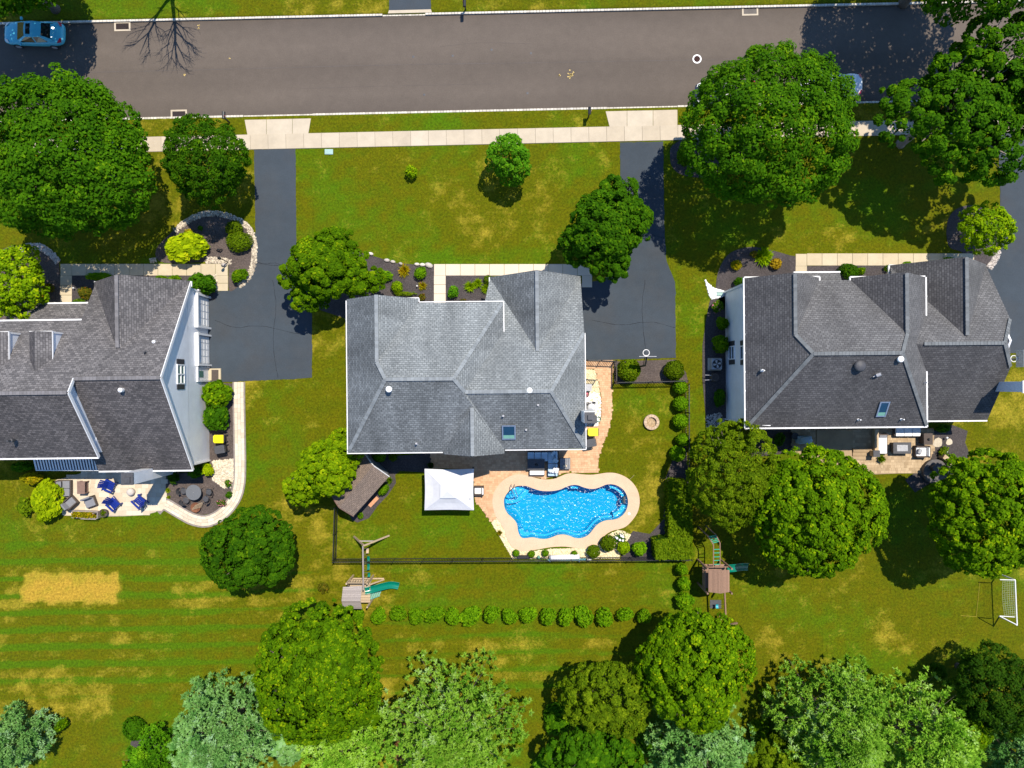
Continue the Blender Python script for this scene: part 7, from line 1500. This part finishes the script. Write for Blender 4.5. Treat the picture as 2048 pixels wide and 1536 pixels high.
b = MB(); b.lathe([(.95,0),(.98,.45),(.90,.5),(.001,.5)],(0,0,0),30); b.build('basin', plain('darkstone', (.10,.09,.085), .8, .25, 4), WW, local=True)
b = MB(); b.box((-.28,.30,.72),(.42,.5,.42),.5); b.build('heater', M['darkgrey'], WW, local=True, bevel=.03)
for k in range(9):
    a0_ = R(-20+k*9); ro, ri = 1.32, .98; b = MB(); b.add([(ri*math.cos(a0_)-.1,ri*math.sin(a0_)+.25,0),(ro*math.cos(a0_)-.1,ro*math.sin(a0_)+.25,0),(ro*math.cos(a0_+.15)-.1,ro*math.sin(a0_+.15)+.25,0),(ri*math.cos(a0_+.15)-.1,ri*math.sin(a0_+.15)+.25,0)]+[(p*math.cos(q)-.1,p*math.sin(q)+.25,.75+gW.uniform(-.02,.02)) for p, q in ((ri,a0_),(ro,a0_),(ro,a0_+.15),(ri,a0_+.15))], [(0,1,5,4),(1,2,6,5),(2,3,7,6),(3,0,4,7),(4,5,6,7)]); b.build('stone', M['paverbrown'], WW, local=True, tint=[gW.random()]*5)
for k in range(6): b = MB(); t_ = k/5; b.box((-.1+1.0*t_,.42-.42*t_,.62+.05*(k % 2)),(.32,.20,.16+.05*(k % 3)),-.4); b.build('stone', M['paverbrown'], WW, local=True, tint=[gW.random()]*6)
x, y, _ = at(1741, 905); LW = thing('stone_pillar', (x, y, 0), 'short stone pillar at the end of the right patio steps', 'pillar'); b = MB(); b.box((0,0,.45),(.42,.42,.9)); b.build('shaft', M['paverbrown'], LW, local=True, tint=[.4]*6); b = MB(); b.box((0,0,.94),(.52,.52,.08)); b.build('cap', M['darkgrey'], LW, local=True)
b = MB(); p, q = at(1746,858), at(1746,905); b.bar((p[0],p[1],.3),(q[0],q[1],.3),.3,.6); o = tag(b.build('low_wall', M['paverbrown'], tint=[.3]*6), 'low brown wall between landing and lounger', 'wall')
x, y, _ = at(1610, 880, .8); GR = thing('grill', (x, y, .05), 'covered blue-grey grill in the shade of the right house', 'grill'); b = MB(); b.box((0,0,.45),(1.0,.62,.85)); b.build('cabinet', M['bluecush'], GR, local=True, bevel=.05); b = MB(); b.lathe([(.5,0),(.48,.18),(.3,.3),(.001,.34)],(0,0,.88),16,1.0,.62); b.build('hood', M['bluecush'], GR, local=True, smooth=True)
x, y, _ = at(1590, 872, .5); b = MB(); b.lathe([(.2,0),(.26,.3),(.28,.5),(.22,.52),(.001,.5)],(0,0,0),14); o = b.build('barrel_pot', M['darkgrey'], local=True); o.location = (x, y, .05); tag(o, 'dark round pot left of the covered grill', 'pot')
for px, py, lb in ((1889,875,'upper of two white path lights beside the stepping stones'),(1889,903,'lower of two white path lights beside the stepping stones')):
    x, y, _ = at(px, py); b = MB(); b.lathe([(.02,0),(.02,.3),(.09,.34),(.05,.4),(.001,.41)],(0,0,0),10); o = b.build('path_light', M['white'], local=True); o.location = (x, y, .02); tag(o, lb, 'path light')
for px, py, lb in ((751,573,'tiny white path light near the tree edge in the middle bed'),(835,573,'tiny pale path light beside the spiky grass in the middle bed'),(151,577,'small pale path light beside the tan walk to the left porch')):
    x, y, _ = at(px, py); b = MB(); b.lathe([(.02,0),(.02,.25),(.07,.28),(.04,.34),(.001,.35)],(0,0,0),10); o = b.build('path_light', M['white'], local=True); o.location = (x, y, .02); tag(o, lb, 'path light')

# ------------------------------------------------------------------ play sets
x, y, _ = at(727, 1150); P1S = thing('play_set', (x, y, 0), 'weathered grey wooden play set with green slide and swing beam', 'play set')
def Pz(px, py, z): return at(px, py, z)
b = MB(); b.bar(Pz(726,1092,2.5), Pz(727,1180,2.5), .10, .16); b.build('swing_beam', M['greywood'], P1S)
for a, c in ((Pz(728,1091,2.5), Pz(708,1073,0)), (Pz(728,1091,2.5), Pz(778,1071,0))): b = MB(); b.bar(a, c, .12, .12); b.build('leg', M['palewood'], P1S)
b = MB(); b.bar(Pz(719,1082,1.5), Pz(749,1082,1.5), .08, .10); b.build('cross_brace', M['greywood'], P1S)
tx0, tx1 = Pz(699,1160,1.4)[0], Pz(740,1160,1.4)[0]; ty1, ty0 = Pz(699,1160,1.4)[1], Pz(699,1206,1.4)[1]
for X_ in (tx0, tx1):
    for Y_ in (ty0, ty1): b = MB(); b.box((X_,Y_,1.1 if Y_ == ty1 and False else 1.25),(.11,.11,2.5)); b.build('post', M['palewood'], P1S)
nb_ = 9
for k in range(nb_): b = MB(); b.box(((tx0+tx1)/2,ty0+(ty1-ty0)*(k+.5)/nb_,1.30),(tx1-tx0,(ty1-ty0)/nb_-.02,.04)); b.build('deck_board', M['palewood'], P1S)
for k in range(8):
    b = MB(); b.box((tx0+(tx1-tx0)*(k+.5)/8,ty1-.04,1.75),(.10,.03,.8)); b.build('slat', M['palewood'], P1S)
b = MB(); b.box(((tx0+tx1)/2,ty1,2.18),(tx1-tx0+.1,.06,.12)); b.build('rail', M['palewood'], P1S)
# lower sandbox frame in front of the tower and its slanting braces
for a, c in ((Pz(706,1157,.2),Pz(744,1157,.2)),(Pz(744,1157,.2),Pz(736,1172,1.2)),(Pz(706,1157,.2),Pz(696,1170,1.2)),(Pz(734,1171,1.6),Pz(768,1159,.1)),(Pz(742,1157,.1),Pz(768,1157,.1))): b = MB(); b.bar(a, c, .10, .10); b.build('brace', M['palewood'], P1S)
# roof of boards: a long shallow side, ridge, steep short side
rz0, rz1, rze = 2.55, 3.1, 2.6
Ra = [Pz(686,1174,2.5), Pz(724,1172,2.5)]; Rb = [Pz(683,1202,3.05), Pz(721,1202,3.05)]; Rc = [Pz(687,1218,2.6), Pz(724,1218,2.6)]
for (A, B_, n_) in ((Ra, Rb, 8), (Rb, Rc, 4)):
    for k in range(n_):
        t0, t1 = k/n_, (k+.94)/n_; q = [lerp(A[0],B_[0],t0), lerp(A[1],B_[1],t0), lerp(A[1],B_[1],t1), lerp(A[0],B_[0],t1)]
        b = MB(); b.slab([(p[0],p[1],p[2]+.02*(n_ > 4)*(k % 2)*.5) for p in q], .03); b.uv = {}; b.build('roof_board', M['greywood'], P1S)
def slide(parent, path, w, mat, name='slide'):
    path = catmull3(path, 5); b = MB(); prof = [(-w/2,.16),(-w/2+.04,.18),(-w*.32,.02),(0,0),(w*.32,.02),(w/2-.04,.18),(w/2,.16)]; vs = []; fs = []; n_ = len(prof)
    for i, p in enumerate(path):
        a, c = path[max(0,i-1)], path[min(len(path)-1,i+1)]; d = Vector((c[0]-a[0], c[1]-a[1], 0)).normalized(); sd = Vector((-d.y, d.x, 0))
        for u, h_ in prof: vs.append((p[0]+sd.x*u, p[1]+sd.y*u, p[2]+h_))
    for i in range(len(path)-1):
        for j in range(n_-1): fs.append((i*n_+j, (i+1)*n_+j, (i+1)*n_+j+1, i*n_+j+1))
    b.add(vs, fs); return b.build(name, M[mat], parent, smooth=True)
def catmull3(P, n):
    P = [np.array(p, float) for p in P]; out = []; m_ = len(P)
    for i in range(m_-1):
        p0, p1, p2, p3 = P[max(0,i-1)], P[i], P[i+1], P[min(m_-1,i+2)]
        for k in range(n): t_ = k/n; out.append(tuple(.5*((2*p1)+(-p0+p2)*t_+(2*p0-5*p1+4*p2-p3)*t_*t_+(-p0+3*p1-3*p2+p3)*t_**3)))
    out.append(tuple(P[-1])); return out
slide(P1S, [Pz(730,1181,1.4), Pz(744,1178,1.25), Pz(762,1173,.8), Pz(782,1169,.35), Pz(798,1171,.15)], .56, 'green')
lx0_, lx1_ = Pz(734,1191,1.3), Pz(757,1181,.0)
for off in (-1, 1):
    sd = Vector((.35,.75,0)).normalized()*.28*off; b = MB(); b.bar(Vector(Pz(732,1196,1.3))+sd, Vector(Pz(762,1185,0))+sd, .06, .12); b.build('ladder_side', M['greenlight'], P1S)
for k in range(6): t_ = (k+.5)/6; c = Vector(lerp(Pz(732,1196,1.3), Pz(762,1185,0), t_)); sd = Vector((.35,.75,0)).normalized()*.28; b = MB(); b.bar(c-sd, c+sd, .12, .05); b.build('step', M['greenlight'], P1S)
def swing(label, px, py, top, zs=.5, mat='green', wide=.5, name='swing', rz=0):
    x, y, _ = at(px, py, zs); t = thing(name, (x, y, zs), label, 'swing', None, rz)
    vs = []; fs = []; b = MB()
    for i in range(7):
        u = -wide/2+wide*i/6; z_ = .10*(2*u/wide)**2; vs += [(-.10,u,z_),(.10,u,z_)]
    b.add(vs, [(2*i,2*i+1,2*i+3,2*i+2) for i in range(6)]); b.add([(p[0],p[1],p[2]-.03) for p in vs], [(2*i+2,2*i+3,2*i+1,2*i) for i in range(6)]); b.build('seat', M[mat], t, local=True)
    for s in (-1, 1): b = MB(); b.tube([(0,s*wide/2,.1),(top[0]-x,top[1]-y+s*wide/2,top[2]-zs)], .012, 5); b.build('chain', M['galv'], t, local=True)
    return t
swing('green belt swing, upper of two under the grey beam', 737, 1118, Pz(727,1116,2.45)); swing('green belt swing, lower of two under the grey beam', 737, 1133, Pz(727,1134,2.45))
swing('short green trapeze swing beside the play tower', 738, 1149, Pz(727,1150,2.45), .8, 'green', .36); swing('pale wooden swing seat at the end of the grey beam', 735, 1101, Pz(727,1103,2.45), .45, 'palewood', .4)

x, y, _ = at(1432, 1160); P2S = thing('play_set', (x, y, 0), 'brown-roofed play set with green monkey bars and swing beam', 'play set')
A_, B2, C_ = (Pz(1417,1140,3.0), Pz(1440,1140,3.25), Pz(1459,1140,3.0)); A2, B3, C2 = (Pz(1417,1184,3.0), Pz(1441,1187,3.25), Pz(1459,1184,3.0))
for (P_, Q_, P2_, Q2_, n_) in ((A_, B2, A2, B3, 7), (B2, C_, B3, C2, 6)):
    for k in range(n_):
        t0, t1 = k/n_, (k+.96)/n_; b = MB(); b.slab([lerp(P_,Q_,t0), lerp(P2_,Q2_,t0), lerp(P2_,Q2_,t1), lerp(P_,Q_,t1)], .04); b.uv = {}; b.build('roof_board', M['brownwood'], P2S)
qx0, qx1, qy1, qy0 = Pz(1405,1128,1.5)[0], Pz(1452,1128,1.5)[0], Pz(1405,1128,1.5)[1], Pz(1405,1176,1.5)[1]
for X_ in (qx0, qx1):
    for Y_ in (qy0, qy1): b = MB(); b.box((X_,Y_,1.5),(.12,.12,3.0)); b.build('post', M['brownwood'], P2S)
for k in range(10): b = MB(); b.box(((qx0+qx1)/2,qy0+(qy1-qy0)*(k+.5)/10,1.5),(qx1-qx0,(qy1-qy0)/10-.02,.05)); b.build('deck_board', M['brownwood'], P2S)
for k in range(10): b = MB(); b.box((qx0-.02,qy0+(qy1-qy0)*(k+.5)/10,1.95),(.03,.11,.8)); b.build('slat', M['brownwood'], P2S)
b = MB(); b.box((qx0-.02,(qy0+qy1)/2,2.36),(.06,qy1-qy0,.1)); b.box(((qx0+qx1)/2,qy1,2.36),(qx1-qx0,.06,.1)); b.build('rail', M['brownwood'], P2S)
# bent monkey bars: two rails with green rungs
for L_ in ([(1427,1134),(1427,1090),(1416,1072)], [(1440,1134),(1440,1086),(1432,1070)]):
    pl = [Pz(px, py, 2.35) for px, py in L_]; b = MB(); b.tube(pl, .045, 7); b.build('bar_rail', M['brownwood'], P2S)
    b = MB(); b.tube([pl[-1], (pl[-1][0]-.15, pl[-1][1]+.25, 0)], .05, 7); b.build('leg', M['brownwood'], P2S)
for py in (1129,1121,1114,1106,1099): b = MB(); b.tube([Pz(1427,py,2.35), Pz(1440,py-.5,2.35)], .035, 7); b.build('rung', M['greenrung'], P2S)
for k in range(5): t_ = (k+.6)/5; b = MB(); b.tube([lerp(Pz(1427,1088,2.35),Pz(1416,1072,2.35),t_), lerp(Pz(1440,1084,2.35),Pz(1432,1070,2.35),t_)], .035, 7); b.build('rung', M['greenrung'], P2S)
slide(P2S, [Pz(1455,1136,1.5), Pz(1468,1135,1.2), Pz(1482,1133,.7), Pz(1496,1133,.2)], .60, 'green')
b = MB(); b.bar(Pz(1449,1180,2.6), Pz(1452,1252,2.6), .10, .18); b.build('swing_beam', M['brownwood'], P2S)
for a, c in ((Pz(1452,1252,2.6), Pz(1474,1246,0)), (Pz(1452,1252,2.6), Pz(1420,1252,0))): b = MB(); b.bar(a, c, .12, .12); b.build('leg', M['brownwood'], P2S)
swing('teal bucket swing under the brown beam', 1434, 1212, Pz(1450,1213,2.5), .5, 'teal', .34)
swing('small pale trapeze swing near the end of the brown beam', 1441, 1234, Pz(1451,1234,2.5), .7, 'straw', .4)
x, y, _ = at(1431, 1208); b = MB(); b.box((0,0,.02),(.9,.66,.03)); o = b.build('rubber_mat', M['darkgrey'], local=True); o.location = (x, y, 0); tag(o, 'dark rubber mat on the grass under the teal swing', 'mat')
x, y, _ = at(1472, 1280); b = MB(); b.lathe([(.12,0),(.16,.12),(.1,.22),(.001,.25)],(0,0,0),10); o = b.build('ball', M['blueplastic'], local=True, smooth=True); o.location = (x, y, 0); tag(o, 'small dark blue ball on the grass beside the green maple', 'ball')
# soccer goal
GL = thing('soccer_goal', at(1996, 1205), 'white soccer goal with net at the right edge of the lawn', 'goal')
hG = 2.0; a0, a1 = Pz(2030,1160,hG), Pz(2034,1250,hG)
b = MB(); b.tube([a0, a1], .05, 8); b.build('crossbar', M['white'], GL)
for p in (a0, a1): b = MB(); b.tube([p, (p[0], p[1], 0)], .06, 8); b.build('post', M['white'], GL)
q0, q1 = Pz(1999,1232,1.9), Pz(2029,1234,1.95)
for p, q in ((q0, q1), (q0, a1), ((a0[0]-1.1, a0[1], 1.9), a0)): b = MB(); b.tube([p, q], .035, 6); b.build('frame', M['white'], GL)
b = MB(); Nn = 20; bw = lambda t_: .62+.20*math.sin(2.6*t_+.5)
for k in range(Nn+1):
    t_ = k/Nn*.83; p = lerp(a0, a1, t_); b.tube([p, (p[0]-bw(t_)*.7, p[1], 1.86), (p[0]-bw(t_), p[1], 1.7)], .005, 3, False)
for k in range(7): f = k/6; b.tube([(lerp(a0,a1,t_)[0]-bw(t_)*f, lerp(a0,a1,t_)[1], hG-.14*f-.16*f*f) for t_ in [j/12*.83 for j in range(13)]], .005, 3, False)
b.build('net', M['net'], GL)
b = MB(); LNE = [at(1959,1163), at(1956,1195), at(1952,1233), at(1921,1231)]
for i in range(3): b.tube([(LNE[i][0],LNE[i][1],.035),(LNE[i+1][0],LNE[i+1][1],.02)], .013, 6)
o = tag(b.build('yellow_hose', M['lineyellow']), 'thin yellow line bent at a corner on the grass by the goal', 'marker')
